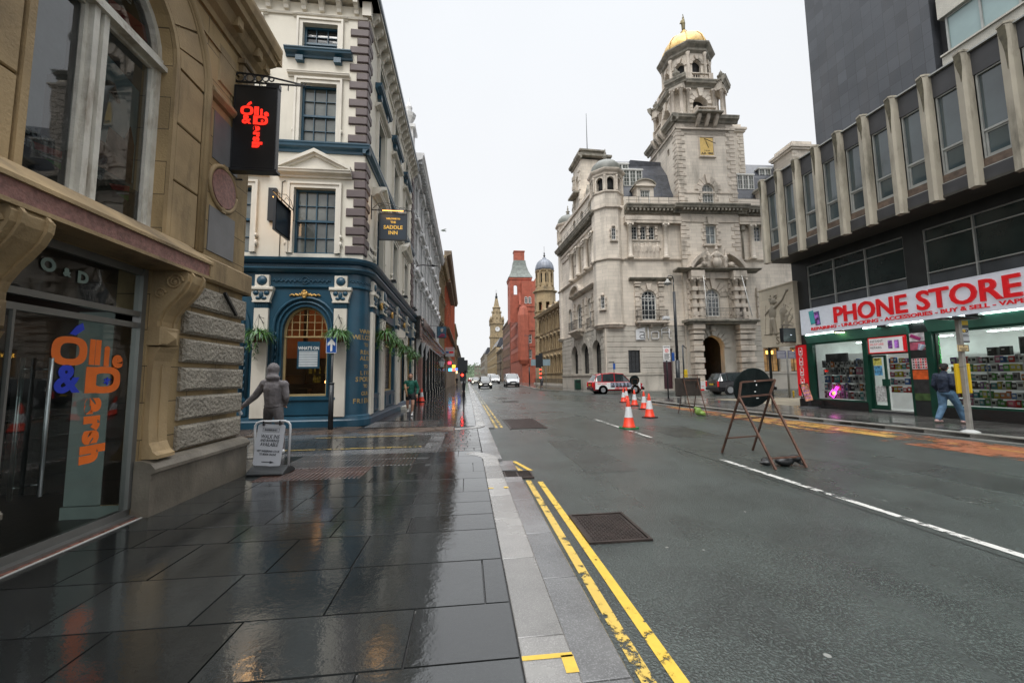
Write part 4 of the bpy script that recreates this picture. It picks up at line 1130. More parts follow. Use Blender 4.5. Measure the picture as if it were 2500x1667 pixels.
mb = MB(PF); cornice(mb, XL, -3.43, 9.06, 0.32, 0.20); mb.T = PS; cornice(mb, 13.4, UE, 9.06, 0.32, 0.20); mb.build('string_course', m_navy, pub)
mb = MB(PF)
for T, a, b in ((PF, XL, -3.43), (PS, 13.4, UE)):
    mb.T = T
    mb.prof([(0.02,14.0),(-0.05,14.0),(-0.08,14.07),(0.02,14.1)], a, b)
    mb.box(a-0.5 if T is PF else a-0.36, b+(0.36 if T is PF else 0.0), -0.36, 0.3, 14.62, 14.70)
    n = int((b-a)/0.58)
    for k in range(n):
        u = b-0.38-k*0.58 if T is PF else a+0.38+k*0.58
        if u < a+0.1 or u > b-0.1: continue
        mb.prof([(0.0,14.18),(-0.09,14.18),(-0.12,14.28),(-0.22,14.38),(-0.30,14.42),(-0.31,14.62),(0.0,14.62)], u-0.075, u+0.075)
mb.T = PF; mb.box(-3.60, -3.30, -0.14, 0.1, 14.1, 14.62)
mb.build('eaves', m_trim, pub)
mb = MB(PF)
mb.T = PF; mb.prof([(-0.36,14.70),(-0.41,14.78),(-0.41,14.95),(-0.33,15.0),(0.4,15.0),(0.4,14.70)], XL, -3.04)
mb.T = PS; mb.prof([(-0.36,14.70),(-0.41,14.78),(-0.41,14.95),(-0.33,15.0),(0.4,15.0),(0.4,14.70)], 13.01, UE)
mb.build('gutter', M('navy_gutter', (0.008,0.035,0.06), 0.3), pub)

RC = 0.57; CX, CY = -3.87, 13.97     # corner cylinder
def around(mb, prof, steps=10):
    """sweep a (outward distance, z) profile along the front, round the corner and along the side"""
    path = [((XL, 13.4), (0, -1))]
    for i in range(steps+1):
        a = R(-90+90*i/steps); path.append(((CX+RC*math.cos(a), CY+RC*math.sin(a)), (math.cos(a), math.sin(a))))
    path.append(((-3.30, UE), (1, 0)))
    mb.T = pinv; n = len(prof); vs = []
    for (x, y), (nx_, ny_) in path:
        for d, z in prof: vs.append((x+nx_*d, y+ny_*d, z))
    fs = []
    for i in range(len(path)-1):
        for j in range(n-1): fs.append((i*n+j, (i+1)*n+j, (i+1)*n+j+1, i*n+j+1))
    mb.add(vs, fs)
    k = (len(path)-1)*n
    base = len(mb.v)-len(vs); mb.f.append(tuple(base+k+j for j in range(n))); mb.sm.append(False)
archF = [(-5.86, -4.47, 0.98, 3.86, 's', 0.80), (-8.52, -7.13, 0.98, 3.86, 's', 0.80), (-11.2, -9.8, 0.98, 3.86, 's', 0.8)]
PG = pinv @ TR(-3.30, 0, 0, 90)
sideW = [(14.45, 15.35, 1.0, 3.85, 'r'), (16.45, 18.6, 1.0, 3.85, 'r'), (20.2, 21.6, 0.12, 3.5, 'a'), (22.4, 24.2, 1.0, 3.85, 'r')]
mb = MB(PF); mb.wall(XL, CX, 0, 4.5, archF, depth=0.3)
T0 = pinv
vs = []
mb.T = pinv; st = 10
for i in range(st+1):
    a = R(-90+90*i/st); vs += [(CX+RC*math.cos(a), CY+RC*math.sin(a), 0), (CX+RC*math.cos(a), CY+RC*math.sin(a), 5.2)]
mb.add(vs, [(2*i, 2*i+2, 2*i+3, 2*i+1) for i in range(st)], True)
mb.T = PG; mb.wall(CY, UE, 0, 4.5, sideW, depth=0.25)
mb.T = PF; mb.box(XL, CX, 0.0, 0.5, 4.5, 5.2); mb.T = PG; mb.box(CY, UE, 0.0, 0.5, 4.5, 5.2)
around(mb, [(0.0,0),(0.10,0),(0.10,0.20),(0.075,0.24),(0.05,0.33),(0.0,0.36)])
for h in archF:
    mb.T = PF
    archring(mb, h, 0.05, -0.03, 0.0)
    pts = [(p_[0], -0.03, p_[1]) for p_ in outline((h[0]-0.12,h[1]+0.12,h[2],h[3]+0.14,'s',0.86))[1:]]; mb.tube(pts+[(h[0]-0.12,-0.03,h[2])], 0.035, 6)
    pts = [(p_[0], -0.03, p_[1]) for p_ in outline((h[0]-0.26,h[1]+0.26,h[2],h[3]+0.28,'s',0.95))[1:]]; mb.tube(pts+[(h[0]-0.26,-0.03,h[2])], 0.05, 6)
    mb.box(h[0]-0.3, h[1]+0.3, -0.10, 0.05, 0.86, 0.94); mb.box(h[0]-0.3, h[1]+0.3, -0.05, 0.02, 0.40, 0.86)
    for s_ in (-1, 1):
        for k in range(9):
            z = 1.2+k*0.22; cx = (h[0]+h[1])/2+s_*0.88
            mb.ball((cx, -0.02, z), (0.035, 0.03, 0.07), 6, 4)
for h in (sideW[0], sideW[1], sideW[3]):
    mb.T = PG; mb.box(h[0], h[1], -0.05, 0.0, 0.38, 0.93); mb.box(h[0]-0.02, h[1]+0.02, -0.07, 0.02, 0.93, 0.99)
    m_ = 2 if h[1]-h[0] > 1.3 else 1
    for q in range(m_):
        a = h[0]+(h[1]-h[0])*q/m_+0.1; b = h[0]+(h[1]-h[0])*(q+1)/m_-0.1
        frame_ring(mb, (a,b,0.44,0.86,'r'), 0.03, -0.07, -0.05)
mb.build('shopfront', m_navy, pub)
mb = MB()
around(mb, [(0.0,4.95),(0.10,4.97),(0.16,5.02),(0.20,5.06),(0.20,5.10),(0.06,5.12),(0.06,5.24),(0.14,5.26),(0.22,5.34),(0.24,5.42),(0.10,5.47),(-0.13,5.47)])
around(mb, [(0.0,4.46),(0.05,4.47),(0.07,4.51),(0.03,4.54),(0.0,4.55)])
r2 = random.Random(5)
for i in range(60):
    x = -6.2+i*0.038
    if x > -4.45: break
    mb.T = PF; mb.ball((x, -0.01, 4.70+0.03*math.sin(i*1.7)), (0.025, 0.03, 0.03+0.015*(i % 3)), 6, 4)
for i in range(26): 
    a = R(-85+i*3.2); mb.T = pinv; mb.ball((CX+RC*math.cos(a), CY+RC*math.sin(a), 4.70+0.03*math.sin(i*1.9)), 0.03, 6, 4)
mb.T = PG
for i in range(60): mb.ball((14.3+i*0.16, -0.01, 4.70+0.03*math.sin(i*1.3)), (0.06,0.03,0.04), 6, 4)
for x in (-5.22, -7.9): mb.T = PF; mb.torus((x,-0.01,4.71), 0.11, 0.02, 16)
mb.build('cornice', m_navy, pub)
mb = MB(pinv)
for i in range(260):
    x = -7.9+i*0.0165*1.0
    if x > -3.87: break
    mb.add([(x,13.26,5.10),(x+0.004,13.26,5.10),(x+0.002+r2.uniform(-.01,.01),13.17-r2.uniform(0,.03),5.22)], [(0,1,2),(2,1,0)])
for i in range(30):
    a = R(-88+i*2.9)
    for d in (0.15,): mb.add([(CX+(RC+.14)*math.cos(a), CY+(RC+.14)*math.sin(a), 5.10),(CX+(RC+.145)*math.cos(a+.008), CY+(RC+.145)*math.sin(a+.008), 5.10),(CX+(RC+.22)*math.cos(a), CY+(RC+.22)*math.sin(a), 5.22)], [(0,1,2),(2,1,0)])
mb.build('bird_spikes', plain('spike_steel', (0.30,0.32,0.32), 0.4), pub)
def pilaster(T, u0, u1, w=0.0):
    mb = MB(T); cx = (u0+u1)/2; hw = (u1-u0)/2
    mb.bevbox(u0, u1, -0.09, 0.0, 0.32, 3.79, 0.01)
    mb.prism([(cx-hw-0.02,3.98),(cx+hw+0.02,3.98),(cx+hw+0.14,4.38),(cx-hw-0.14,4.38)], -0.12, 0.0)
    mb.box(cx-hw-0.05, cx+hw+0.05, -0.14, 0.0, 3.97, 4.02); mb.bevbox(cx-hw-0.15, cx+hw+0.15, -0.18, 0.0, 4.36, 4.47, 0.02)
    mb.bevbox(cx-hw, cx+hw, -0.11, 0.0, 4.47, 4.86, 0.01)
    o = mb.build('pilaster', m_trim, pub)
    b = MB(T); b.box(u0, u1, -0.085, 0.0, 3.79, 3.97)
    for k in range(7): b.bar((u0+0.03+k*(u1-u0-0.06)/6,-0.095,3.81),(u0+0.03+k*(u1-u0-0.06)/6,-0.095,3.95),0.018)
    for s_ in (-1, 1):
        b.ball((cx+s_*hw*0.75, -0.12, 4.27), (hw*0.42,0.05,0.08), 10, 6); b.ball((cx+s_*hw*0.4, -0.12, 4.10), (hw*0.4,0.04,0.055), 10, 6)
    b.ball((cx, -0.12, 4.2), (hw*0.35,0.05,0.13), 10, 6)
    T1 = b.T; b.T = T1 @ Matrix.Translation((cx, -0.11, 4.67)) @ Matrix.Rotation(R(90), 4, 'X'); b.lathe([(0.001,0.05),(hw*0.5,0.035),(hw*0.75,0.0)], (0,0,0), 18); b.T = T1
    b.build('carving', m_navy, o)
for a, b in ((-6.71,-6.28),(-4.28,-3.88),(-9.35,-8.93)): pilaster(PF, a, b)
for a, b in ((14.0,14.38),(15.55,16.2),(18.85,19.35),(21.8,22.2),(24.4,24.85)): pilaster(PG, a, b)
mb = MB(PG); mb.wall(19.36, 21.79, 0.0, 3.97, [(20.2, 21.6, 0.12, 3.5, 'a')], y=-0.03, depth=0.1); mb.box(20.1,21.7,-0.35,0.0,0,0.14); mb.build('door_surround', m_trim, pub)
mb = MB(PG); mb.box(20.2,21.6,0.12,0.2,0.12,3.5); mb.build('door', m_brownwood, pub)
def mask(T, x, wings, z=4.24):
    P = [('e',(x,-0.08,z),(0.085,0.07,0.12)), ('e',(x,-0.13,z-0.02),(0.02,0.03,0.035)), ('e',(x,-0.1,z+0.10),(0.07,0.06,0.05)), ('e',(x,-0.1,z-0.10),(0.05,0.05,0.04))]
    for s_ in (-1, 1):
        P += [('e',(x+s_*0.035,-0.13,z+0.03),(0.02,0.02,0.013)), ('e',(x+s_*0.075,-0.08,z+0.03),(0.03,0.05,0.07))]
        if wings:
            for k in range(9): P.append(('e',(x+s_*(0.12+k*0.042),-0.03,z-0.01+0.02*math.sin(k*2.1)),(0.035,0.03,0.055-0.0045*k)))
    return blob('gilded_mask', P, m_gold, pub, 0.012, 1, T=T)
mask(PF, -5.20, True); mask(PF, -7.85, True)
for u in (15.35, 17.5, 20.9): mask(PG, u, False, 4.22)
m_panec = glass('pub_glass', tint=(0.92,0.90,0.84))
def pubwin(T, h, arch=True):
    mb = MB(T); frame_ring(mb, h, 0.07, 0.12, 0.20)
    u0, u1 = h[0], h[1]
    zt = 2.86; mb.box(u0, u1, 0.10, 0.19, zt, zt+0.05)
    n = 6 if u1-u0 < 1.6 else 8
    if u1-u0 < 1.0: n = 4
    def top(u):
        if not arch: return h[3]-0.03
        t = abs(u-(u0+u1)/2)/((u1-u0)/2); return h[3]-h[5]*(1-math.sqrt(max(0, 1-t*t*0.92)))-0.03
    for k in range(1, n): u = u0+(u1-u0)*k/n; mb.box(u-0.011, u+0.011, 0.13, 0.16, zt, top(u))
    for k in range(1, 4):
        z = zt+k*0.25
        if z < h[3]-0.05:
            half = (u1-u0)/2
            if arch and z > h[3]-h[5]: half *= math.sqrt(max(0, 1-((z-(h[3]-h[5]))/h[5])**2))
            mb.box((u0+u1)/2-half+0.02, (u0+u1)/2+half-0.02, 0.135, 0.155, z-0.009, z+0.009)
    o = mb.build('window', M('pale_oak_frame', (0.36,0.27,0.13), 0.45), pub)
    g = MB(T); panefill(g, (h[0]+0.02,h[1]-0.02,h[2]+0.02,h[3]-0.02)+tuple(h[4:]), 0.165); g.build('pane', m_panec, o)
for h in archF[:2]: pubwin(PF, h)
for h in (sideW[0], sideW[1], sideW[3]): pubwin(PG, h, False)
mb = MB(PF)
mb.quad((XL,3.6,2.35),(-3.5,3.6,2.35),(-3.5,3.6,4.4),(XL,3.6,4.4))
mb.build('interior_wall', m_orangewall, pub)
mb = MB(pinv)
mb.quad((XL,13.72,0.25),(-3.5,13.72,0.25),(-3.5,UE,0.25),(XL,UE,0.25)); mb.quad((XL,13.72,4.35),(-3.5,13.72,4.35),(-3.5,UE,4.35),(XL,UE,4.35))
mb.quad((XL,16.9,0.25),(-3.5,16.9,0.25),(-3.5,16.9,2.36),(XL,16.9,2.36)); mb.box(XL,-3.5,16.55,16.9,1.33,1.36); mb.box(XL,-3.5,16.55,16.9,1.70,1.73)
for x in (-4.75,-6.3,-7.5): mb.box(x-0.05,x+0.05,16.3,16.5,0.3,4.3)
mb.box(-5.9,-5.5,14.6,15.0,0.3,1.2)
mb.box(-6.6,-4.0,15.4,15.9,0.3,1.35)
mb.build('interior_joinery', M('dark_pub_joinery', (0.03,0.016,0.009), 0.4, var=0.3), pub)
mb = MB(pinv); r3_ = random.Random(11)
for k in range(34):
    x = -6.2+r3_.uniform(0, 2.1); z = 1.38+(0.36 if k % 2 else 0); mb.lathe([(0.035,0),(0.035,0.18),(0.012,0.24),(0.012,0.30)], (x, 16.6+r3_.uniform(0,.1), z), 6)
mb.build('bar_bottles', M('bottle_glass', (0.10,0.07,0.01), 0.1, var=0.9, scale=9, emit=0.25), pub)
mb = MB(pinv)
for x, y, z, r_ in ((-5.0,15.0,1.42,0.055),(-6.3,16.4,2.75,0.07),(-4.6,16.6,2.62,0.07),(-8.2,16.2,2.8,0.09),(-7.4,15.6,1.5,0.05),(-8.0,15.6,1.52,0.05)): mb.ball((x,y,z), (r_,r_,r_*1.2))
mb.T = PG
for u, z in ((17.2,1.5),(18.2,1.45),(15.1,1.4),(23.0,1.6)): mb.ball((u, 0.9, z), 0.05)
mb.build('bar_lamps', m_lampw, pub)
for (x, y, z, e_) in ((-5.2, 15.6, 4.0, 9), (-8.0, 15.6, 4.0, 9), (-5.2, 19.0, 4.0, 12), (-5.0, 22.5, 4.0, 8)):
    ld = bpy.data.lights.new('pub_ceiling_lamp', 'POINT'); ld.energy = e_; ld.color = (1.0, 0.50, 0.20); ld.shadow_soft_size = 0.25
    lo = bpy.data.objects.new('pub_ceiling_lamp', ld); COL.objects.link(lo); lo.location = (x, y, z)
mb = MB(PF); mb.box(-5.42,-4.73,0.075,0.10,1.86,2.73); wp = mb.build('menu_board', m_navy, pub, label="framed what's on notice hanging in the arched window")
mb = MB(PF); mb.box(-5.36,-4.79,0.068,0.075,1.92,2.42)
mb.build('notice_sheet', plain('notice_pale', (0.50,0.54,0.56), 0.5), wp)
mb = MB(PF)
for k in range(6): mb.box(-5.36,-4.79,0.064,0.068,1.985+k*0.078,1.997+k*0.078)
mb.box(-5.12,-5.02,0.064,0.075,2.61,2.69)
mb.build('notice_rules', m_navy, wp)
text("WHAT'S ON", PF @ Matrix.Translation((-5.07,0.07,2.51)), 0.145, plain('chalk_lettering', (0.62,0.62,0.6), 0.6), wp, 'notice_text', off=0.004, ext=0.002, sx=0.80)
m_gilt = M('gilt_letters', (0.33, 0.235, 0.10), 0.4, var=0.3, scale=10, metal=0.3)
def corner_text(s_, z, size, a_mid=66):
    w = size*0.62; L_ = len(s_)*w; r_ = RC+0.004
    for i, ch in enumerate(s_):
        if ch == ' ': continue
        d = (i+0.5)*w-L_/2; arc = R(a_mid)*RC + d
        if arc >= 0: a = arc/RC-math.pi/2; T = pinv @ Matrix.Translation((CX+r_*math.cos(a), CY+r_*math.sin(a), z)) @ Matrix.Rotation(a+math.pi/2, 4, 'Z')
        else: T = PF @ Matrix.Translation((CX+arc, -0.004, z))
        text(ch, T, size, m_gilt, pub, 'gilt_letter', ext=0.001, off=0.006)
for s_, z, sz in (("WARM",3.07,.19),("WELCOME",2.87,.21),("TO",2.63,.15),("REAL",2.38,.19),("ALES",2.18,.19),("TO",1.92,.15),("LIVE",1.70,.19),("SPORTS",1.49,.21),("TO",1.27,.15),("OUR",1.03,.17),("FRIENDS",0.79,.21)): corner_text(s_, z, sz)
mb = MB(PS); mb.box(14.05,14.95,-0.02,0,5.85,6.3); sp_ = mb.build('street_nameplate', m_trim, pub); text('DALE ST', PS @ Matrix.Translation((14.5,-0.022,6.08)), 0.2, plain('black_letter', (0.02,0.02,0.02), 0.5), sp_, 'nameplate_text', sx=0.8)
mb = MB(PS)
for u in (17.3, 20.6, 23.9, 24.6): mb.tube([(u,-0.02,5.7),(u,-0.25,5.72)], 0.02, 6); mb.bevbox(u-0.12,u+0.12,-0.42,-0.22,5.62,5.72,0.02)
mb.build('flood_lamp', m_black, pub)
mb = MB(PF); mb.tube([(-6.05,-0.02,5.45),(-6.05,-0.02,8.0),(-5.95,-0.02,8.05)], 0.012, 5); mb.build('cable', m_dark, pub)

def inn_sign(T, label, side, thick=0.05):
    r_ = root('inn_sign', label, 'pub sign', T=T)
    mb = MB(); mb.bevbox(0.30,1.28,-thick/2,thick/2,0.0,0.98,0.01); b = mb.build('sign_board', M('inn_sign_navy', (0.014,0.024,0.038), 0.3), r_)
    mb = MB(); frame_ring(mb, (0.29,1.29,-0.01,0.99,'r'), 0.035, -thick/2-0.015, thick/2+0.015); mb.build('sign_frame', m_black, r_)
    g = glow('inn_sign_gilt', (0.72, 0.42, 0.06), 0.25)
    for s_, z, sz in (('WELCOME TO', 0.78, 0.075), ('THE', 0.65, 0.10), ('SADDLE', 0.46, 0.185), ('INN', 0.26, 0.185)):
        text(s_, Matrix.Translation((0.79,-thick/2-0.004,z)), sz, g, r_, 'sign_lettering', ext=0.002, off=0.005)
    mb = MB()
    mb.bar((0.0,0,1.10),(1.42,0,1.10),0.03); mb.bar((0.02,0,0.75),(0.02,0,1.65),0.03)
    for u in (0.4, 1.18): mb.bar((u,0,0.98),(u,0,1.10),0.012)
    for a, b, c in ((0.45,1.15,0.22),(1.1,1.12,0.16)):
        mb.tube([(a+c*math.cos(t*0.35)*(1-t*0.03), 0, b+c*0.8*math.sin(t*0.35)*(1-t*0.03)) for t in range(12)], 0.009, 5)
    mb.tube([(0.02,0,1.12),(0.25,0,1.34),(0.6,0,1.38),(0.95,0,1.22),(1.3,0,1.12)], 0.010, 5)
    mb.ball((1.44,0,1.10), 0.03); mb.build('bracket', m_black, r_)
    mb = MB(); mb.box(0.42,1.16,-0.13,-0.10,1.035,1.055); mb.build('light_bar', glow('amber_light_bar', (1.0,0.45,0.10), 2.5), r_)
    return r_
inn_sign(TR(-3.43, 14.35, 6.47, 0), 'navy SADDLE INN sign facing down the street on the side wall of the pub', 1)
inn_sign(TR(-5.65, 13.38, 5.93, -90), 'navy SADDLE INN sign seen edge-on below the black sign, on the front of the pub', 0)
for (x, y, z, e_) in ((-5.95, 12.6, 6.9, 12), (-2.9, 14.1, 7.5, 3)):
    ld = bpy.data.lights.new('sign_lamp', 'POINT'); ld.energy = e_; ld.color = (1.0, 0.55, 0.2); ld.shadow_soft_size = 0.28
    lo = bpy.data.objects.new('sign_lamp', ld); COL.objects.link(lo); lo.location = (x, y, z)
mb = MB(PF); mb.box(-6.42,-6.18,-0.12,0.0,6.65,7.75); mb.build('speaker_box', m_black, pub)

m_leaf = M('fern_leaf', (0.075, 0.19, 0.035), 0.45, var=0.6, scale=9, bump=0, spec=0.5)
m_leaf2 = M('pale_leaf', (0.16, 0.26, 0.17), 0.4, var=0.4, scale=9, bump=0)
m_wicker = M('wicker', (0.13, 0.045, 0.015), 0.6, var=0.4, scale=8, bump=0.8, bscale=40)
def leaf(mb, p, d, L_, w, droop, r):
    """an arching blade"""
    p = Vector(p); d = Vector(d).normalized(); s_ = d.cross(Vector((0,0,1)))
    if s_.length < 0.1: s_ = Vector((1,0,0))
    s_.normalize(); n = 4; prev = None
    for i in range(n+1):
        t = i/n; c = p + d*L_*t + Vector((0,0,-droop*t*t)); ww = w*(0.35+1.3*t)*(1-t)**0.6+0.001
        q = (c-s_*ww, c+s_*ww)
        if prev: mb.add([prev[0], prev[1], q[1], q[0]], [(0,1,2,3)])
        prev = q
def basket(seed):
    r = random.Random(seed)
    t = root('hanging_basket', 'basket', 'hanging basket', group='flower baskets hung along the pub front')
    mb = MB(); mb.lathe([(0.01,-0.20),(0.10,-0.185),(0.16,-0.12),(0.19,-0.02),(0.195,0.02),(0.17,0.02)], (0,0,0), 16)
    mb.torus((0,0,0.01), 0.195, 0.014, 20, 'z'); mb.build('basket', m_wicker, t)
    mb = MB()
    for k in range(3): a = k*2.1; mb.tube([(0.19*math.cos(a),0.19*math.sin(a),0.01),(0,0,0.48)], 0.004, 4)
    mb.build('chain', m_black, t)
    mb = MB(); m2 = MB()
    for k in range(520):
        a = r.uniform(0, 6.283); el = r.uniform(0.0, 1.2); rr_ = r.uniform(0.02, 0.17)
        d = (math.cos(a)*math.cos(el), math.sin(a)*math.cos(el), math.sin(el))
        leaf(mb if k % 4 else m2, (rr_*math.cos(a), rr_*math.sin(a), 0.03), d, r.uniform(0.14, 0.33), r.uniform(0.006, 0.016), r.uniform(0.08, 0.36), r)
    side = r.uniform(0, 6.28)
    for k in range(10):      # trailing stems with leaflets
        a = side+r.uniform(-0.9, 0.9)+(math.pi if k % 3 == 0 else 0); L_ = r.uniform(0.25, 0.62)
        x, y = 0.20*math.cos(a), 0.20*math.sin(a)
        for i in range(int(L_/0.022)):
            z = 0.0-i*0.022; q = r.uniform(0, 6.28)
            leaf(mb, (x+0.03*math.sin(i*0.4+k), y+0.03*math.cos(i*0.3), z), (math.cos(q), math.sin(q), -0.5), r.uniform(0.05, 0.10), 0.012, 0.03, r)
    mb.build('foliage', m_leaf, t); m2.build('pale_foliage', m_leaf2, t)
    return t
B = [basket(1), basket(2), basket(3)]
spots = [(-6.40, 13.02, 2.92, 'fern basket in front of the left pilaster of the pub front', 0), (-4.02, 12.98, 2.92, 'fern basket above the blue arrow sign on the pub front', 1),
         (-2.96, 14.9, 3.12, 'first fern basket round the corner on the side wall, nearest the rounded corner', 2), (-2.90, 16.2, 2.98, 'second and lower fern basket on the pub side wall', 0),
         (-2.94, 19.6, 2.92, 'third fern basket on the pub side wall, above the pub doorway', 1), (-2.9, 22.1, 2.78, 'farthest fern basket on the pub side wall, just before the black pub', 2)]
for i, (x, y, z, lb, k) in enumerate(spots):
    o = B[k] if i < 0 else (B[k] if i in (0, 1, 2) and k == [0, 1, 2][i] else dup(B[k]))
    place(o, (x, y, z), rot=i*67, scale=1.3, label=lb)
mb = MB()
for x, y, z in ((-6.40,13.02,3.4),(-4.02,12.98,3.4)): mb.bar((x,13.4,z+0.35),(x,13.4,z-0.2),0.02); mb.tube([(x,13.4,z-0.15),(x,y,z+0.08),(x,y,z)],0.012,5); mb.bar((x,13.4,z+0.06),(x,y,z+0.06),0.014)
for x, y, z in ((-2.96,14.9,3.6),(-2.9,16.2,3.46),(-2.94,19.6,3.4),(-2.9,22.1,3.26)): mb.bar((-3.3,y,z+0.06),(x,y,z+0.06),0.014); mb.bar((-3.3,y,z+0.3),(-3.3,y,z-0.2),0.02); mb.tube([(-3.3,y,z-0.15),(x,y,z+0.06)],0.01,5)
o = mb.build('basket_brackets', m_black, pub); o.location = (3.43, -13.4, 0)
m_conc = M('pale_precast_concrete', (0.38, 0.345, 0.275), 0.7, var=0.14, scale=1.2, bump=0.2, bscale=40, stain=0.9, staincol=(0.06, 0.055, 0.035), stainscale=1.1, streak=(1.2, 1.2, 0.35))
m_dkpanel = M('dark_granite_panel', (0.045, 0.045, 0.048), 0.45, var=0.2, scale=3, bump=0.1, bscale=90)
m_dkcol = M('dark_granite_column', (0.022, 0.024, 0.024), 0.3, var=0.3, scale=3, bump=0.05, bscale=90)
m_slateT = M('slate_tile_cladding', (0.066, 0.072, 0.082), 0.35, var=0.18, scale=0.5, bump=0.25, bscale=20, brick=(0.46, 0.60, 0.008, (0.025, 0.027, 0.03), 0.20, 0.0), stain=0.3, staincol=(0.10,0.09,0.085), stainscale=0.6)
m_skyglass = M('sky_reflecting_glass', (0.055, 0.075, 0.080), 0.04, var=0.35, scale=0.7, bump=0.03, bscale=1.1, spec=1.0, bdist=0.04)
m_teal = M('blinded_glass', (0.26, 0.36, 0.36), 0.06, var=0.2, scale=0.6, bump=0.02, bscale=1, spec=1.0)
m_tilew = M('white_mosaic_spandrel', (0.55, 0.53, 0.46), 0.5, var=0.08, scale=1.5, bump=0.2, bscale=30, brick=(0.10, 0.05, 0.004, (0.35, 0.33, 0.28), 0.05), stain=0.2)
m_alu2 = M('weathered_aluminium', (0.36, 0.37, 0.35), 0.4, var=0.15, scale=3, metal=0.3, stain=0.3)
m_sfgreen = M('green_shopfront_paint', (0.006, 0.045, 0.028), 0.3, var=0.3, scale=3, bump=0.08, bscale=40)
m_grfascia = M('green_stall_soffit', (0.06, 0.20, 0.15), 0.45, var=0.2, scale=2)
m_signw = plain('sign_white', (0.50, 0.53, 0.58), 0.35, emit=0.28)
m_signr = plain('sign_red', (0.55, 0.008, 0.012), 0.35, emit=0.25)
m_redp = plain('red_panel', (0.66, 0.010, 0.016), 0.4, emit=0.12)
RT = TR(15.24, 15.7, 0, -88.3)
rb = root('concrete_office_block', 'dark slate clad office block with pale concrete fins over the shopfront on the right', 'building', T=RT)
UR = 13.5
mb = MB()
mb.box(-1.42, UR, -1.0, 6.0, 6.78, 6.86)
mb.build('soffit', M('stained_soffit', (0.045,0.042,0.033), 0.6, var=0.35, scale=1.5, stain=0.4), rb)
mb = MB(); mb.box(-1.42, UR, -0.97, -0.6, 9.98, 10.70); mb.build('parapet_band', m_dkpanel, rb)
mb = MB(); mb.box(-1.42, UR, -0.99, -0.6, 6.86, 7.20); mb.build('fascia_band', m_dkpanel, rb)
mb = MB(); mb.box(-1.45, UR, -1.06, -0.5, 10.70, 10.745); mb.box(-1.42, UR, -0.985, -0.9, 7.20, 7.225); mb.build('coping', m_alu2, rb)
mb = MB(); mb.box(-1.42, UR, -0.93, -0.8, 7.225, 7.48); mb.build('timber_strip', M('weathered_timber', (0.13,0.09,0.065), 0.6, var=0.4, scale=6, bump=0.3), rb)
mb = MB(); mb.box(-1.42, -1.40, -1.0, 6, 6.86, 10.7); mb.box(-1.42, UR, 5.9, 6, 6.86, 10.7); mb.quad((-1.42,-0.9,10.7),(UR,-0.9,10.7),(UR,6,10.7),(-1.42,6,10.7)); mb.build('wall', m_dkpanel, rb)
P = 0.957; gr0 = random.Random(9); m_moss = M('moss_stain', (0.075,0.066,0.040), 0.8, var=0.5, scale=8, bump=0.3)
for k in range(16):
    u = -1.42+k*P
    mb = MB()
    mb.plan([(u-0.02,-0.95),(u+0.02,-1.16),(u+0.20,-1.22),(u+0.25,-1.14),(u+0.28,-0.95)], 6.72, 10.78)
    mb.plan([(u-0.03,-0.95),(u+0.01,-1.18),(u+0.20,-1.245),(u+0.26,-1.16),(u+0.29,-0.95)], 10.74, 10.80)
    f_ = mb.build('concrete_fin', m_conc, rb)
    mb = MB(); z_ = 10.1-gr0.uniform(0,.5); mb.prism([(u+0.05,10.70),(u+0.21,10.70),(u+0.215,10.3),(u+0.20,z_),(u+0.17,z_-gr0.uniform(.1,.4)),(u+0.15,z_+.1),(u+0.12,10.2),(u+0.07,10.45)], -1.225, -1.19); mb.build('moss_stain', m_moss, f_)
    if k < 15:
        a, b = u+0.30, u+P-0.04
        w = MB(); frame_ring(w, (a,b,7.48,9.98,'r'), 0.045, -0.93, -0.86); w.box(a, b, -0.935, -0.86, 8.24, 8.30); frame_ring(w, (a+0.05,b-0.05,7.53,8.24,'r'), 0.05, -0.90, -0.86)
        o = w.build('window', m_alu2, rb)
        g = MB(); panefill(g, (a+0.03,b-0.03,7.5,9.95,'r'), -0.87); g.build('pane', m_skyglass, o)
WD = 0.25
mb = MB()
mb.wall(-1.36, UR, 0.0, 6.78, [(-0.57,3.42,4.40,6.40,'r'),(4.02,8.2,4.40,6.40,'r'),(8.8,13.0,4.40,6.40,'r'),(-0.55,1.73,0.40,2.86,'r'),(1.86,3.32,0.0,2.86,'r'),(4.10,11.0,0.42,2.86,'r')], y=WD, depth=0.15)
mb.quad((-1.36,5,0),(-1.36,WD,0),(-1.36,WD,6.78),(-1.36,5,6.78))
mb.build('column_cladding', m_dkcol, rb)
m_mezz = M('mezzanine_glass', (0.012,0.022,0.020), 0.12, var=0.3, scale=2, bump=0.05, bscale=3)
for a, b in ((-0.57,3.42),(4.02,8.2),(8.8,13.0)):
    w = MB(); frame_ring(w, (a,b,4.40,6.40,'r'), 0.035, WD+0.04, WD+0.12)
    for q in range(1, 3): u = a+(b-a)*q/3-0.06; w.box(u-0.02, u+0.02, WD+0.02, WD+0.12, 4.4, 6.4)
    for z in (4.88, 5.97): w.box(a, b, WD+0.03, WD+0.12, z-0.018, z+0.018)
    o = w.build('mezzanine_window', m_alu2, rb)
    g = MB(); g.quad((a,WD+0.1,4.88),(b,WD+0.1,4.88),(b,WD+0.1,6.4),(a,WD+0.1,6.4)); g.build('pane', m_mezz, o)
    g = MB(); g.quad((a,WD+0.1,4.4),(b,WD+0.1,4.4),(b,WD+0.1,4.88),(a,WD+0.1,4.88)); g.build('spandrel_panel', M('slate_spandrel', (0.06,0.065,0.07), 0.3, var=0.3), o)
mb = MB(); mb.box(-2.85, 2.62, 3.8, 16, 9, 62); mb.build('slate_tower', m_slateT, rb)
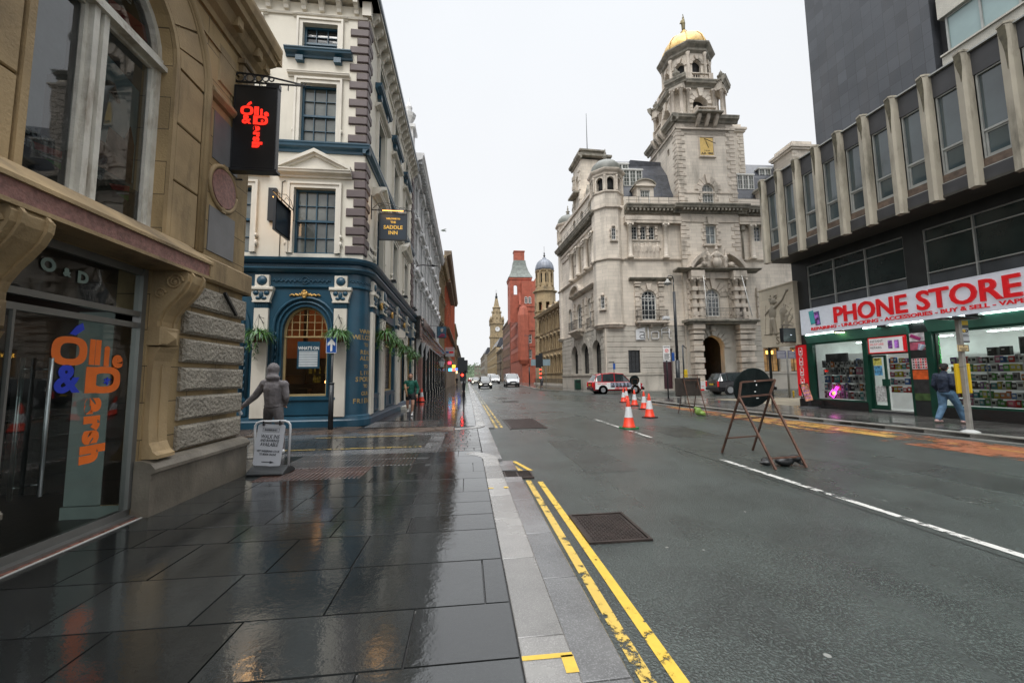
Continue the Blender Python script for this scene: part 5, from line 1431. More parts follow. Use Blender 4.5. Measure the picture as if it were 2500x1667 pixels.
mb = MB(); mb.box(2.62, 16, 4.25, 15, 9, 62); mb.build('tower_core', m_dkpanel, rb)
for fl in range(5):
    z = 14.15+fl*3.0
    mb = MB(); mb.box(2.86, 16, 3.78, 4.3, z-1.35 if fl else z-1.6, z); mb.box(2.86, 16, 3.70, 4.3, z, z+0.07); mb.build('white_spandrel', m_tilew, rb)
    for q in range(4):
        a = 3.0+q*2.2; w = MB(); frame_ring(w, (a,a+2.1,z+0.07,z+1.64,'r'), 0.06, 3.92, 4.0); w.box(a+1.02,a+1.08,3.92,4.0,z+0.07,z+1.64)
        o = w.build('tower_window', m_alu2, rb); g = MB(); panefill(g, (a+0.03,a+2.07,z+0.1,z+1.6,'r'), 3.97); g.build('pane', m_teal, o)

ps = root('phone_shop_sign', 'long white PHONE STORE fascia sign with raised red letters over the shopfront', 'shop sign', T=RT)
mb = MB(); mb.box(-0.80, UR, -0.02, 0.24, 3.27, 4.38); mb.box(-0.80, UR, -0.035, 0.24, 4.38, 4.405); mb.build('sign_box', m_signw, ps)
def fit(s_, u0, u1, z, cap, mat, parent, name, y, off=0.0, ext=0.02):
    o = text(s_, Matrix.Identity(4), cap/0.69, mat, parent, name, ext=ext, off=off, ax='LEFT', ay='BOTTOM_BASELINE')
    xs = [v.co.x for v in o.data.vertices]; zs = [v.co.z for v in o.data.vertices]
    kx = (u1-u0)/(max(xs)-min(xs))
    o.data.transform(Matrix.Translation((u0-min(xs)*kx, y, z)) @ Matrix.Diagonal((kx, 1, 1, 1)))
    return o
fit('PHONE', 0.86, 3.58, 3.62, 0.63, m_signr, ps, 'raised_letters', -0.05, 0.018, 0.03)
fit('STORE', 3.88, 6.44, 3.62, 0.63, m_signr, ps, 'raised_letters', -0.05, 0.018, 0.03)
fit('REPAIRING - UNLOCKING - ACCESSORIES - BUY & SELL - VAPE - SIM', -0.26, 7.05, 3.415, 0.125, m_signr, ps, 'raised_letters', -0.035, 0.004, 0.012)
def phone(cx, cz, w, h, rot, c1, c2, nm):
    T = Matrix.Translation((cx, 0, cz)) @ Matrix.Rotation(R(rot), 4, 'Y')
    mb = MB(T); mb.bevbox(-w/2, w/2, -0.045, -0.02, -h/2, h/2, 0.012); o = mb.build('phone_picture', c1, ps)
    mb = MB(T); mb.box(-w/2+0.02, w/2-0.02, -0.048, -0.04, -h/2+0.03, h/2-0.03); mb.build(nm, c2, o)
phone(-0.19, 3.99, 0.24, 0.60, -8, plain('teal_shell', (0.05,0.35,0.38), 0.3), plain('teal_back', (0.08,0.42,0.45), 0.3), 'phone_back')
phone(0.06, 3.92, 0.24, 0.60, -5, plain('navy_shell', (0.03,0.08,0.2), 0.3), M('phone_screen', (0.30,0.12,0.42), 0.3, var=1.2, scale=9, det=2), 'phone_screen')
m_strip = glow('cool_strip_light', (0.85, 1.0, 0.95), 9)
for a, b in ((-0.62,1.15),(1.95,3.95),(4.65,8.0)):
    mb = MB(); mb.box(a, b, 0.0, 0.03, 3.225, 3.262); mb.build('strip_light', m_strip, ps)
for u in (1.05, 2.75, 5.35):
    mb = MB(); mb.bevbox(u-0.16, u+0.16, -0.18, 0.1, 3.19, 3.26, 0.02); mb.build('flood_lamp', m_black, ps)
mb = MB(); mb.box(0.93, 1.17, -0.15, 0.05, 3.175, 3.188); mb.build('lamp_lens', glow('lamp_lens', (1.0, 0.95, 0.5), 12), ps)

sf = root('phone_shopfront', 'green framed phone shop front with lit display windows under the white fascia sign', 'shopfront', T=RT)
mb = MB(); mb.prof([(0.24,3.27),(0.02,3.27),(0.18,2.88),(0.25,2.88)], -0.75, 3.35); mb.prof([(0.24,3.27),(0.02,3.27),(0.18,2.88),(0.25,2.88)], 3.95, UR)
mb.build('shutter_box', m_grfascia, sf)
mb = MB()
mb.box(-0.80,-0.50,0.18,0.34,0.0,2.88); mb.box(-0.50,1.72,0.20,0.34,2.80,2.88); mb.box(-0.50,1.72,0.20,0.34,0.36,0.42); mb.box(1.70,1.88,0.18,0.36,0.0,2.88)
mb.box(1.88,3.34,0.2,0.34,2.20,2.26); mb.box(1.88,3.34,0.2,0.34,2.80,2.88); mb.box(3.29,3.37,0.18,0.36,0.0,2.88)
mb.box(3.86,4.06,0.14,0.36,0.0,2.88); mb.box(4.06,UR,0.2,0.34,2.80,2.88); mb.box(4.06,UR,0.2,0.34,0.36,0.43)
mb.build('frame', m_sfgreen, sf)
mb = MB(); mb.box(-1.36,1.75,0.17,0.26,0.0,0.37); mb.box(4.0,UR,0.17,0.26,0,0.37); mb.build('stallriser', M('black_granite_riser', (0.012,0.012,0.012), 0.15, var=0.5, scale=20, spec=0.8), sf)
mb = MB(); mb.quad((-0.5,0.27,0.42),(1.7,0.27,0.42),(1.7,0.27,2.8),(-0.5,0.27,2.8)); mb.quad((4.06,0.27,0.43),(UR,0.27,0.43),(UR,0.27,2.8),(4.06,0.27,2.8)); mb.build('display_glass', m_glass, sf)
mb = MB(); frame_ring(mb, (1.90,2.46,0.14,2.18,'r'), 0.075, 0.26, 0.31); mb.box(1.97,2.40,0.26,0.31,0.14,0.30); mb.box(2.30,2.56,0.22,0.26,1.02,1.28)
o = mb.build('door', m_sfgreen, sf); g = MB(); g.quad((1.95,0.285,0.3),(2.42,0.285,0.3),(2.42,0.285,2.12),(1.95,0.285,2.12)); g.build('pane', m_glass, o)
mb = MB(); mb.box(1.99,2.37,0.275,0.28,0.42,1.02); mb.build('door_poster', M('grey_poster', (0.45,0.45,0.44), 0.5, var=0.5, scale=14), o)
mb = MB(); mb.box(1.99,2.30,0.275,0.28,1.80,2.08); mb.build('door_poster', M('yellow_poster', (0.60,0.55,0.12), 0.5, var=0.5, scale=10), o); text('4in1', Matrix.Translation((2.14,0.272,2.02)), 0.12, m_black, o, 'poster_text', ext=0.001, off=0.003)
mb = MB(); mb.box(2.01,2.30,0.275,0.28,1.42,1.78); mb.build('door_poster', M('blue_poster', (0.08,0.25,0.42), 0.5, var=0.9, scale=10), o)
mb = MB(); mb.box(1.88,3.3,0.16,0.30,0.02,0.14); mb.build('door_step', m_dkpanel, sf)
mb = MB(); mb.box(1.88,3.3,0.15,0.16,0.10,0.135); mb.build('step_nosing', m_alu2, sf)
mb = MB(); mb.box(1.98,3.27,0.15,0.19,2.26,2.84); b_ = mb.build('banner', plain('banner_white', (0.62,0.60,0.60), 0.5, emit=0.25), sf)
mb = MB(); frame_ring(mb, (1.97,3.28,2.25,2.85,'r'), 0.035, 0.145, 0.19); mb.box(3.18,3.26,0.146,0.15,2.3,2.8); mb.build('banner_border', m_redp, b_)
for s_, z, mt in (('INSTANT', 2.70, m_black), ('IN-STORE', 2.585, m_redp), ('REPAIRS', 2.46, m_black)): text(s_, Matrix.Translation((2.04,0.147,z)), 0.115, mt, b_, 'banner_text', ext=0.001, ax='LEFT')
for u in (2.68, 2.90): mb = MB(); mb.box(u,u+0.15,0.146,0.15,2.40,2.70); mb.build('banner_picture', MATS['phone_screen'], b_)
mb = MB(); mb.box(3.38,3.86,0.17,0.26,0.0,2.88); pc = mb.build('pier', m_dkcol, sf)
cols = [((0.55,0.50,0.52), 2.58, 2.88), ((0.40,0.09,0.14), 2.28, 2.56), ((0.02,0.02,0.02), 2.0, 2.28), ((0.60,0.50,0.50), 1.62, 2.0), ((0.60,0.10,0.02), 1.27, 1.60), ((0.03,0.03,0.03), 0.80, 1.27), ((0.05,0.09,0.03), 0.55, 0.80)]
for i, (c, z0, z1) in enumerate(cols):
    mb = MB(); mb.box(3.39,3.85,0.155,0.17,z0+0.005,z1-0.005); mb.build('poster', M('pier_poster_%d' % i, c, 0.4, var=0.5, scale=6), sf)
mb = MB(); T0 = mb.T; mb.T = Matrix.Translation((3.58,0.15,2.73)) @ Matrix.Rotation(R(28),4,'Y'); mb.bevbox(-0.17,0.17,-0.01,0,-0.06,0.06,0.01); mb.T = T0
mb.build('poster_print', plain('magenta_print', (0.32,0.03,0.14), 0.3), sf)
for i in range(5):
    mb = MB(Matrix.Translation((3.62+i*0.045,0.15,2.40-i*0.012)) @ Matrix.Rotation(R(4+i*9),4,'Y')); mb.bevbox(-0.03,0.03,-0.01-i*0.002,0,-0.10,0.10,0.008); mb.build('poster_print', plain(('pink_print','lilac_print','white_print','blue_print','grey_print')[i], ((0.5,0.08,0.13),(0.35,0.35,0.5),(0.6,0.6,0.65),(0.3,0.4,0.55),(0.3,0.3,0.32))[i], 0.3), sf)
for i in range(24):
    mb = MB(); u = 3.43+(i % 6)*0.072; z = 1.66+(i//6)*0.09; mb.box(u,u+0.045,0.149,0.155,z,z+0.05); mb.build('poster_print', m_redp if i % 2 else m_dkpanel, sf)
rp_ = root('red_icon_panel', 'tall red panel with white phone repair icons at the end of the shopfront', 'panel', T=RT)
mb = MB(); mb.box(-1.35,-0.83,0.13,0.25,0.50,2.83); mb.build('panel', m_redp, rp_)
for i in range(5):
    z = 2.72-i*0.475; cx = -1.08
    mb = MB(); frame_ring(mb, (cx-0.095,cx+0.095,z-0.34,z,'r'), 0.022, 0.12, 0.13); mb.box(cx-0.095,cx+0.095,0.122,0.13,z-0.34,z-0.29)
    mb.box(cx-0.07,cx+0.07,0.123,0.13,z-0.405,z-0.385); mb.box(cx-0.05,cx+0.05,0.123,0.13,z-0.43,z-0.415)
    mb.lathe([(0.001,0),(0.035,0.03),(0.03,0.07),(0.001,0.12)], (cx,0.124,z-0.25), 8)
    mb.build('icon', m_white, rp_)
mb = MB()
mb.quad((-0.8,3.2,0.2),(UR,3.2,0.2),(UR,3.2,2.9),(-0.8,3.2,2.9)); mb.quad((-0.55,0.3,0.3),(-0.55,3.2,0.3),(-0.55,3.2,2.9),(-0.55,0.3,2.9)); mb.quad((UR,3.2,0),(UR,0.3,0),(UR,0.3,2.9),(UR,3.2,2.9))
mb.quad((-0.8,0.3,2.86),(UR,0.3,2.86),(UR,3.2,2.86),(-0.8,3.2,2.86)); mb.quad((-0.8,0.27,0.12),(UR,0.27,0.12),(UR,3.2,0.12),(-0.8,3.2,0.12))
mb.box(-0.5,1.0,1.15,1.19,0.4,2.35); mb.box(0.2,2.6,1.85,1.9,0.1,2.4); mb.box(4.1,UR,1.35,1.39,0.4,2.1); mb.box(1.78,1.82,0.3,1.2,0.1,2.3)
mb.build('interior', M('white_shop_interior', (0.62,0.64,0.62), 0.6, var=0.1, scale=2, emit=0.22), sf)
mb = MB()
for a, b, d in ((0.0,1.6,1.9),(2.0,3.2,2.2),(4.4,6.2,1.9),(6.6,9.5,1.9)): mb.box(a,b,d,d+0.12,2.835,2.855)
mb.build('ceiling_light', glow('shop_ceiling_light', (0.85,1.0,0.97), 14), sf)
m_shelf = M('pale_shelf', (0.5,0.52,0.5), 0.3)
shz1 = (0.46, 0.80, 1.13, 1.46, 1.78)
shelfs = []
for z in shz1: shelfs.append((-0.40, 1.66, 0.40, 1.14, z))
for z in (0.75, 1.05, 1.35, 1.65, 1.9): shelfs.append((0.75, 2.4, 1.45, 1.85, z))
for z in (0.46, 0.70, 0.98, 1.25, 1.52, 1.78): shelfs.append((4.15, 8.0, 0.45, 1.34, z))
mb = MB()
for a, b, c, d, z in shelfs: mb.box(a, b, c, d, z-0.014, z)
for u in (0.05, 0.75, 1.45, 4.4, 5.2, 6.0, 6.8): mb.box(u,u+0.018,0.42,0.44,0.4,1.9)
mb.build('shelves', m_shelf, sf)
mb = MB(); mb.box(-0.15,0.82,0.45,0.52,2.0,2.36); mb.build('dark_display_panel', m_dkpanel, sf)
pal = {'white': (0.6,0.6,0.6), 'black': (0.02,0.02,0.022), 'red': (0.45,0.03,0.025), 'orange': (0.6,0.18,0.02), 'blue': (0.03,0.12,0.35), 'green': (0.08,0.35,0.06), 'yellow': (0.55,0.48,0.05), 'purple': (0.20,0.08,0.28), 'grey': (0.22,0.23,0.24), 'teal': (0.08,0.30,0.32), 'pink': (0.5,0.15,0.25)}
gm = {k: plain('packet_'+k, v, 0.35) for k, v in pal.items()}
gr = random.Random(21)
zonename = {0: 'left display window', 1: 'shelves seen through the shop door', 2: 'right display window'}
def goods(a, b, c, z, zone, row, hmax, weights):
    u = a+0.03
    while u < b-0.05:
        w = gr.uniform(0.07, 0.16); h = gr.uniform(0.68, 0.98)*hmax; d = gr.uniform(0.05, 0.12)
        col = gr.choices(list(pal), weights)[0]
        yy_ = c+gr.uniform(0.02, 0.12)
        mb = MB(); mb.bevbox(-w/2, w/2, 0, d, 0, h, 0.004)
        o = mb.build('packaged_accessory', gm[col])
        o.matrix_world = RT @ Matrix.Translation((u+w/2, yy_, z+0.001)) @ Matrix.Rotation(R(gr.uniform(-8, 8)), 4, 'Z')
        ordn = ('bottom', 'second', 'third', 'fourth', 'fifth', 'top')[row]
        tag(o, '%s packet on the %s shelf of the %s' % (col, ordn, zonename[zone]), 'packet', '%s packets, %s shelf, %s' % (col, ordn, zonename[zone]))
        f = MB(); f.box(-w*0.3, w*0.3, -0.0015, 0.0, h*0.35, h*0.75); f.build('printed_front', gm['black' if col in ('white','grey') else 'white'], o)
        u += w+gr.uniform(0.0, 0.02)
W1 = (14,4,2,2,2,0.3,0.3,0.6,6,1,1); W2 = (5,2,4,4,3,2,4,1,1,2,1); W3 = (9,3,3,1,3,4,4,3,4,4,5)
for r_, z in enumerate(shz1): goods(-0.38, 1.64, 0.42, z, 0, r_, 0.33, W1)
for r_, z in enumerate((0.75,1.05,1.35,1.65,1.9)): goods(0.8, 2.38, 1.47, z, 1, r_, 0.24, W2)
for r_, z in enumerate((0.46,0.70,0.98,1.25,1.52,1.78)): goods(4.18, 6.7, 0.47, z, 2, r_, 0.24, W3)
for i, (u, z, w, h) in enumerate(((5.15,2.0,0.22,0.26),(5.45,2.0,0.22,0.27),(6.05,2.02,0.55,0.50))):
    mb = MB(); mb.bevbox(u-w/2,u+w/2,0.7,0.9,z,z+h,0.06)
    o = mb.build('laptop_bag', M('black_nylon', (0.018,0.02,0.022), 0.6, var=0.3), None); o.matrix_world = RT
    tag(o, ('small black pouch hung left in the right display window', 'small black pouch hung beside the other pouch in the right display window', 'large black laptop bag at the top of the right display window')[i], 'bag')
    mb = MB(); mb.box(u-w*0.15,u+w*0.15,0.69,0.70,z+h*0.6,z+h*0.72); mb.build('bag_label', m_white, o)
ns = root('neon_sign', 'pink neon outline of a tilted bottle in the left display window', 'neon sign', T=RT @ Matrix.Translation((0.20, 0.36, 0.72)))
m_neon = glow('pink_neon', (1.0, 0.05, 0.75), 7)
mb = MB(Matrix.Rotation(R(38), 4, 'Y'))
mb.tube([(-0.11,0,-0.22),(0.11,0,-0.22),(0.11,0,0.05),(-0.11,0,0.05),(-0.11,0,-0.22)], 0.008, 5); mb.tube([(-0.04,0,0.06),(-0.04,0,0.28),(0.04,0,0.28),(0.04,0,0.06)], 0.008, 5)
mb.build('neon_tube', m_neon, ns)
mb = MB(); mb.box(-0.08,0.06,0.0,0.01,-0.12,0.02); mb.build('neon_label', glow('neon_label', (0.9,0.75,0.2), 1.2), ns)
mb = MB(); mb.ball((0.0,0.1,-0.15), 0.02); mb.build('neon_foot', m_black, ns)
ld = bpy.data.lights.new('neon_light', 'POINT'); ld.energy = 1.5; ld.color = (1.0, 0.15, 0.8); ld.shadow_soft_size = 0.2
lo = bpy.data.objects.new('neon_light', ld); COL.objects.link(lo); lo.location = RT @ Vector((0.20, 0.30, 0.75))
for i, u in enumerate((4.12,)):
    mb = MB()
    for k in range(46): mb.ball((4.13+0.01*math.sin(k), 0.33, 2.7-k*0.048), 0.008, 5, 4)
    o = mb.build('fairy_lights', glow('green_led', (0.05,1.0,0.15), 2.5)); o.matrix_world = RT; tag(o, 'string of green fairy lights down the edge of the right display window', 'fairy lights')
lb_ = root('projecting_light_box', 'dark projecting light box sign hanging beside the carved stone panel', 'light box', (14.55, 16.92, 2.98))
mb = MB(); mb.bevbox(0,0.82,-0.09,0.09,0,0.66,0.015); mb.build('box', m_black, lb_)
mb = MB(); mb.box(0.04,0.80,-0.095,-0.09,0.03,0.63); mb.build('screen', M('dim_screen', (0.055,0.07,0.07), 0.3), lb_)
mb = MB()
for u in (0.38,0.43): mb.box(u,u+0.02,-0.099,-0.095,0.33,0.345)
mb.build('pixels', glow('white_pixels', (0.8,0.9,1), 3), lb_)
mb = MB()
for u in (0.1,0.7): mb.bar((u,0,0.66),(u,0,0.8),0.015)
mb.bar((0.0,0,0.8),(0.86,0,0.8),0.02); mb.build('bracket', m_black, lb_)
m_pale = M('pale_carved_stone', (0.50, 0.44, 0.34), 0.7, var=0.12, scale=1.0, bump=0.25, bscale=40, stain=0.3, staincol=(0.25,0.22,0.17), brick=(1.0,0.48,0.004,(0.25,0.22,0.17),0.06))
sp = root('carved_stone_panel', 'pale carved stone panel of a figure with a staff beside the phone shop', 'relief panel', T=RT)
mb = MB(); mb.box(-3.22,-1.10,0.0,0.30,2.86,5.80); mb.box(-3.25,-1.08,-0.03,0.33,5.80,5.86); mb.build('slab', m_pale, sp)
P_ = [('c',(-2.95,0,3.5),(-2.80,0,5.0),0.02,0.02), ('c',(-2.55,0,3.55),(-2.45,0,4.2),0.09,0.12), ('c',(-2.25,0,3.5),(-2.35,0,4.2),0.09,0.12), ('e',(-2.40,0,4.55),(0.24,0.07,0.38)), ('e',(-2.28,0,5.12),(0.15,0.08,0.17)), ('c',(-2.55,0,4.75),(-2.85,0,4.55),0.07,0.05),
      ('c',(-2.2,0,4.8),(-1.75,0,5.1),0.08,0.05), ('c',(-1.75,0,5.1),(-1.50,0,5.45),0.05,0.04), ('e',(-1.45,0,5.5),(0.10,0.05,0.08)), ('c',(-1.9,0,3.5),(-1.8,0,4.5),0.05,0.09), ('e',(-1.75,0,4.5),(0.22,0.06,0.26)), ('c',(-1.6,0,3.5),(-1.55,0,4.3),0.05,0.08), ('c',(-3.0,0,3.52),(-1.3,0,3.5),0.03,0.03)]
rg = random.Random(4)
for k in range(26): P_.append(('e',(-2.28+rg.uniform(-.28,.22),0,5.18+rg.uniform(-.16,.28)),(0.05,0.05,0.05)))
for k in range(22): P_.append(('c',(-1.35+rg.uniform(-.5,.15),0,4.0+rg.uniform(-.4,.9)),(-1.35+rg.uniform(-.4,.15),0,4.0+rg.uniform(-.4,.9)),0.022,0.022))
blob('relief_carving', P_, m_pale, sp, 0.022, 1)
text('STA', Matrix.Translation((-2.30,-0.012,3.14)), 0.52, M('cut_lettering', (0.16,0.13,0.09), 0.7), sp, 'lettering', ext=0.006, off=0.0, ax='LEFT')
mb = MB(); mb.box(-2.98,-2.90,0.1,0.2,0,2.86); mb.build('support_post', m_dkcol, sp)
m_port = M('portland_stone', (0.66, 0.59, 0.50), 0.7, var=0.13, scale=0.35, bump=0.2, bscale=20, stain=0.65, staincol=(0.20, 0.18, 0.15), stainscale=0.7,
           brick=(1.1, 0.40, 0.007, (0.33, 0.30, 0.26), 0.075), streak=(1, 1, 0.22))
m_ports = M('weathered_stone_trim', (0.57, 0.50, 0.42), 0.7, var=0.2, scale=0.9, bump=0.3, bscale=16, stain=0.8, staincol=(0.13, 0.12, 0.095), stainscale=1.1, streak=(1, 1, 0.3))
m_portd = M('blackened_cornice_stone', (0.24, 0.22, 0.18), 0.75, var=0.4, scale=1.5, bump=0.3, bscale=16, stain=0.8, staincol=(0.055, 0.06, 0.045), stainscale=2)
m_portg = M('grey_rusticated_stone', (0.48, 0.445, 0.385), 0.7, var=0.16, scale=0.6, bump=0.3, bscale=20, stain=0.6, staincol=(0.18, 0.17, 0.145), stainscale=1.0, streak=(1, 1, 0.3))
m_roof = M('wet_roof_slate', (0.06, 0.065, 0.078), 0.3, var=0.25, scale=2, bump=0.3, bscale=12, brick=(0.35, 0.22, 0.01, (0.025, 0.027, 0.032), 0.25))
m_leadd = M('lead_dome', (0.13, 0.135, 0.115), 0.45, var=0.3, scale=1.2, bump=0.2, bscale=8, stain=0.5, staincol=(0.07, 0.075, 0.05))
m_golddome = M('gold_leaf_dome', (0.52, 0.36, 0.14), 0.5, var=0.25, scale=2.2, bump=0.25, bscale=5, metal=0.75, stain=0.35, staincol=(0.30, 0.22, 0.08), stainscale=2)
m_sash = M('white_sash_paint', (0.68, 0.68, 0.65), 0.45, var=0.06, scale=3)
m_hglass = darkglass('hotel_window_glass', (0.03, 0.036, 0.042), 0.08)
m_gglass = M('ground_floor_glass', (0.015, 0.017, 0.02), 0.15, var=0.5, scale=1.5)
m_ironw = M('black_iron', (0.02, 0.022, 0.022), 0.5, var=0.3, scale=4)
m_gilt2 = M('gilt_plate', (0.66, 0.46, 0.16), 0.45, var=0.1, scale=4, metal=0.4)
HT = TR(17.0, 40.0, 0, -2.5); HI = HT.inverted()
ho = root('domed_stone_hotel', 'pale stone hotel with a gold domed clock tower and corner turrets across the junction', 'hotel', T=HT)
HS = HI @ TR(14.33, 42.0, 0, -87.4)
H0 = Matrix.Identity(4)
TU0, TU1, TD = 6.0, 12.55, -0.35       # tower plan
gw = (-0.21, 1.05, 1.82, 4.20, 'r'); dr = (3.49, 4.56, 0.10, 4.35, 'r'); aw = (1.42, 3.05, 7.40, 10.57, 'a')
t3 = [(0.62+k*0.95, 1.30+k*0.95, 16.15, 17.62, 'r') for k in range(3)]
mb = MB(); mb.wall(-2.4, TU0, 6.8, 19.9, [aw]+t3, depth=0.35); mb.wall(TU1, 22, 6.8, 19.9, [(14.9,16.4,7.4,10.4,'a'),(14.4,15.3,16.1,17.8,'r'),(16.0,16.9,16.1,17.8,'r'),(18.2,19.8,7.4,10.4,'a')], depth=0.35)
taw = (8.25, 9.88, 7.72, 10.65, 'a'); tsw = (8.72, 9.92, 15.62, 17.70, 'r'); tua = (8.58, 9.95, 20.05, 22.35, 'a')
mb.wall(TU0, TU1, 6.8, 29.4, [taw, tsw, tua], y=TD, depth=0.4)
mb.T = TR(TU0, 0, 0, -90); mb.wall(-6.4, 0.35, 6.8, 29.4, [(-2.9,-2.1,22.6,24.4,'r'),(-1.9,-1.4,26.6,27.4,'r'),(-4.6,-4.1,28.0,28.8,'r')], depth=0.3)
mb.T = H0; mb.add([(TU0,TD,0),(TU0,2,0),(TU0,2,6.8),(TU0,TD,6.8),(TU1,TD,0),(TU1,2,0),(TU1,2,6.8),(TU1,TD,6.8)], [(3,2,1,0),(4,5,6,7)]); mb.box(-2.62,-1.6,0.03,1.6,0,6.8); mb.add([(TU1,TD,6.8),(TU1,6.4,6.8),(TU1,6.4,29.4),(TU1,TD,29.4),(TU0,6.4,19),(TU1,6.4,19),(TU1,6.4,29.4),(TU0,6.4,29.4)], [(0,1,2,3),(5,4,7,6)])
mb.T = HS; mb.wall(-13.5, 1.3, 6.8, 22.6, [(-7.5,-5.2,7.5,10.6,'a'),(-3.3,-1.9,7.5,10.6,'a'),(-10.8,-9.4,7.5,10.6,'a'),(-8.0,-6.9,20.2,21.9,'a'),(-5.0,-3.9,20.2,21.9,'a'),(-2.2,-1.1,20.2,21.9,'a'),(-7.7,-5.8,14.1,17.4,'r'),(-4.8,-2.95,14.1,17.4,'r'),(-1.9,-0.4,14.1,17.4,'r')], depth=0.4)
mb.build('wall', m_port, ho)
entr = (7.55, 10.05, 0.0, 5.62, 'a')
mb = MB(); mb.wall(-2.5, TU0, 0, 6.8, [gw, dr], depth=0.5); mb.wall(TU0, TU1, 0, 6.8, [entr], y=TD, depth=0.7); mb.wall(TU1, 22, 0, 6.8, [(14.6,16.4,1.8,4.4,'r'),(17.6,19.4,1.8,4.4,'r')], depth=0.5)
mb.courses(-2.5, TU0, 1.75, 6.72, 0.56, 0.05, 0.05, [(gw[0]-0.12, gw[1]+0.12, gw[2], gw[3]+0.1, 'r'), dr], vj=0)
mb.courses(TU1, 22, 1.75, 6.72, 0.56, 0.05, 0.05, [(14.6,16.4,1.8,4.4,'r'),(17.6,19.4,1.8,4.4,'r')])
ga = [(-9.5,-7.1,1.85,5.43,'a'),(-5.8,-3.15,1.85,5.48,'a'),(-1.8,0.6,1.85,5.5,'a')]
mb.T = HS; mb.wall(-14, 1.45, 0, 6.8, ga, depth=0.6); mb.courses(-14, 1.5, 1.75, 6.72, 0.56, 0.05, 0.06, ga)
mb.T = H0
mb.box(-2.58, 3.45, -0.12, 0, 0, 1.6); mb.box(-2.6, 3.45, -0.2, 0, 1.6, 1.74); mb.box(4.6, TU0, -0.12, 0, 0, 1.6); mb.box(TU1, 22, -0.12, 0, 0, 1.6); mb.box(TU1, 22, -0.2, 0, 1.6, 1.74)
mb.T = HS; mb.box(-14, 1.6, -0.12, 0, 0, 1.6); mb.box(-14, 1.6, -0.22, 0, 1.6, 1.74)
def fan(mb, h, r1, y, n=9, prj=0.05, key=0.25):
    cx = (h[0]+h[1])/2; hw = (h[1]-h[0])/2; sp = h[3]-hw
    for i in range(n):
        a0, a1 = math.pi*i/n+0.03, math.pi*(i+1)/n-0.03
        R1 = r1*(1.0+(0.12 if i % 2 == 0 else 0)); p_ = prj
        if i == n//2: R1 = r1*1.3; p_ = prj*2.4
        mb.prism([(cx+(hw+0.02)*math.cos(a0), sp+(hw+0.02)*math.sin(a0)), (cx+R1*math.cos(a0), sp+R1*math.sin(a0)), (cx+R1*math.cos(a1), sp+R1*math.sin(a1)), (cx+(hw+0.02)*math.cos(a1), sp+(hw+0.02)*math.sin(a1))], y-p_, y)
for h in ga: fan(mb, h, 1.95, -0.06, 9, 0.04)
mb.T = H0; fan(mb, entr, 1.75, TD, 11, 0.14)
mb.build('rusticated_base', m_portg, ho)
window(ho, gw, H0, m_ironw, m_gglass, 3, 4, 0.06, 0.03, 0.2, name='ground_window')
for h in ((14.6,16.4,1.8,4.4,'r'),(17.6,19.4,1.8,4.4,'r')):
    w = window(ho, h, H0, m_ironw, m_gglass, 3, 3, 0.07, 0.03, 0.25, name='lit_window', sub=False)
    g = MB(); panefill(g, h, 0.3); g.build('pane', M('lit_amber_room', (0.22,0.12,0.04), 0.3, var=0.8, scale=1.5, emit=0.5), w)
    for u in (0.6, 1.2): m_ = MB(); m_.bevbox(h[0]+u-0.08,h[0]+u+0.08,0.24,0.28,3.7,4.05,0.01); m_.build('wall_lamp', glow('amber_lamp', (1.0,0.55,0.08), 7), ho)
for h in ga: window(ho, h, HS, m_ironw, m_gglass, 2, 5, 0.07, 0.035, 0.45, name='ground_window')
window(ho, aw, H0, m_sash, m_hglass, 4, 6, 0.11, 0.04, 0.18); window(ho, taw, H0 @ Matrix.Translation((0,TD,0)), m_sash, m_hglass, 4, 6, 0.11, 0.04, 0.18)
for h, T in ((aw, H0), (taw, Matrix.Translation((0,TD,0)))):
    mb = MB(T); mb.torus(((h[0]+h[1])/2, 0.17, h[3]-0.8), 0.36, 0.022, 20); mb.box(h[0]+0.05, h[1]-0.05, 0.12, 0.2, h[3]-0.86, h[3]-0.78); mb.build('fanlight_bar', m_sash, ho)
for h in t3: window(ho, h, H0, m_sash, m_hglass, 2, 4, 0.07, 0.03, 0.2)
window(ho, tsw, Matrix.Translation((0,TD,0)), m_sash, M('curtain_glass', (0.16,0.18,0.18), 0.1, var=0.5, scale=2), 2, 2, 0.10, 0.05, 0.2); window(ho, tua, Matrix.Translation((0,TD,0)), m_sash, m_winc, 4, 6, 0.09, 0.03, 0.2)
for h in ((14.4,15.3,16.1,17.8,'r'),(16.0,16.9,16.1,17.8,'r')): window(ho, h, H0, m_sash, m_hglass, 2, 4, 0.08, 0.03, 0.2)
for h in ((14.9,16.4,7.4,10.4,'a'),(18.2,19.8,7.4,10.4,'a')): window(ho, h, H0, m_sash, m_hglass, 4, 5, 0.1, 0.04, 0.2)
for h in ((-7.5,-5.2,7.5,10.6,'a'),(-3.3,-1.9,7.5,10.6,'a'),(-10.8,-9.4,7.5,10.6,'a'),(-8.0,-6.9,20.2,21.9,'a'),(-5.0,-3.9,20.2,21.9,'a'),(-2.2,-1.1,20.2,21.9,'a'),(-7.7,-5.8,15.9,17.4,'r'),(-4.8,-2.95,15.9,17.4,'r'),(-1.9,-0.4,15.9,17.4,'r')): window(ho, h, HS, m_sash, m_hglass, 3, 4, 0.09, 0.035, 0.3)
window(ho, (-2.9,-2.1,22.6,24.4,'r'), TR(TU0,0,0,-90), m_sash, m_hglass, 2, 3, 0.08, 0.03, 0.2)
mb = MB(); mb.box(3.49,4.56,0.3,0.36,0.1,3.0); o = mb.build('side_door', M('maroon_door', (0.045,0.012,0.018), 0.4, var=0.2), ho); mb = MB(); mb.box(3.49,4.56,0.32,0.36,3.05,4.3); mb.build('pane', m_gglass, o)
mb = MB()
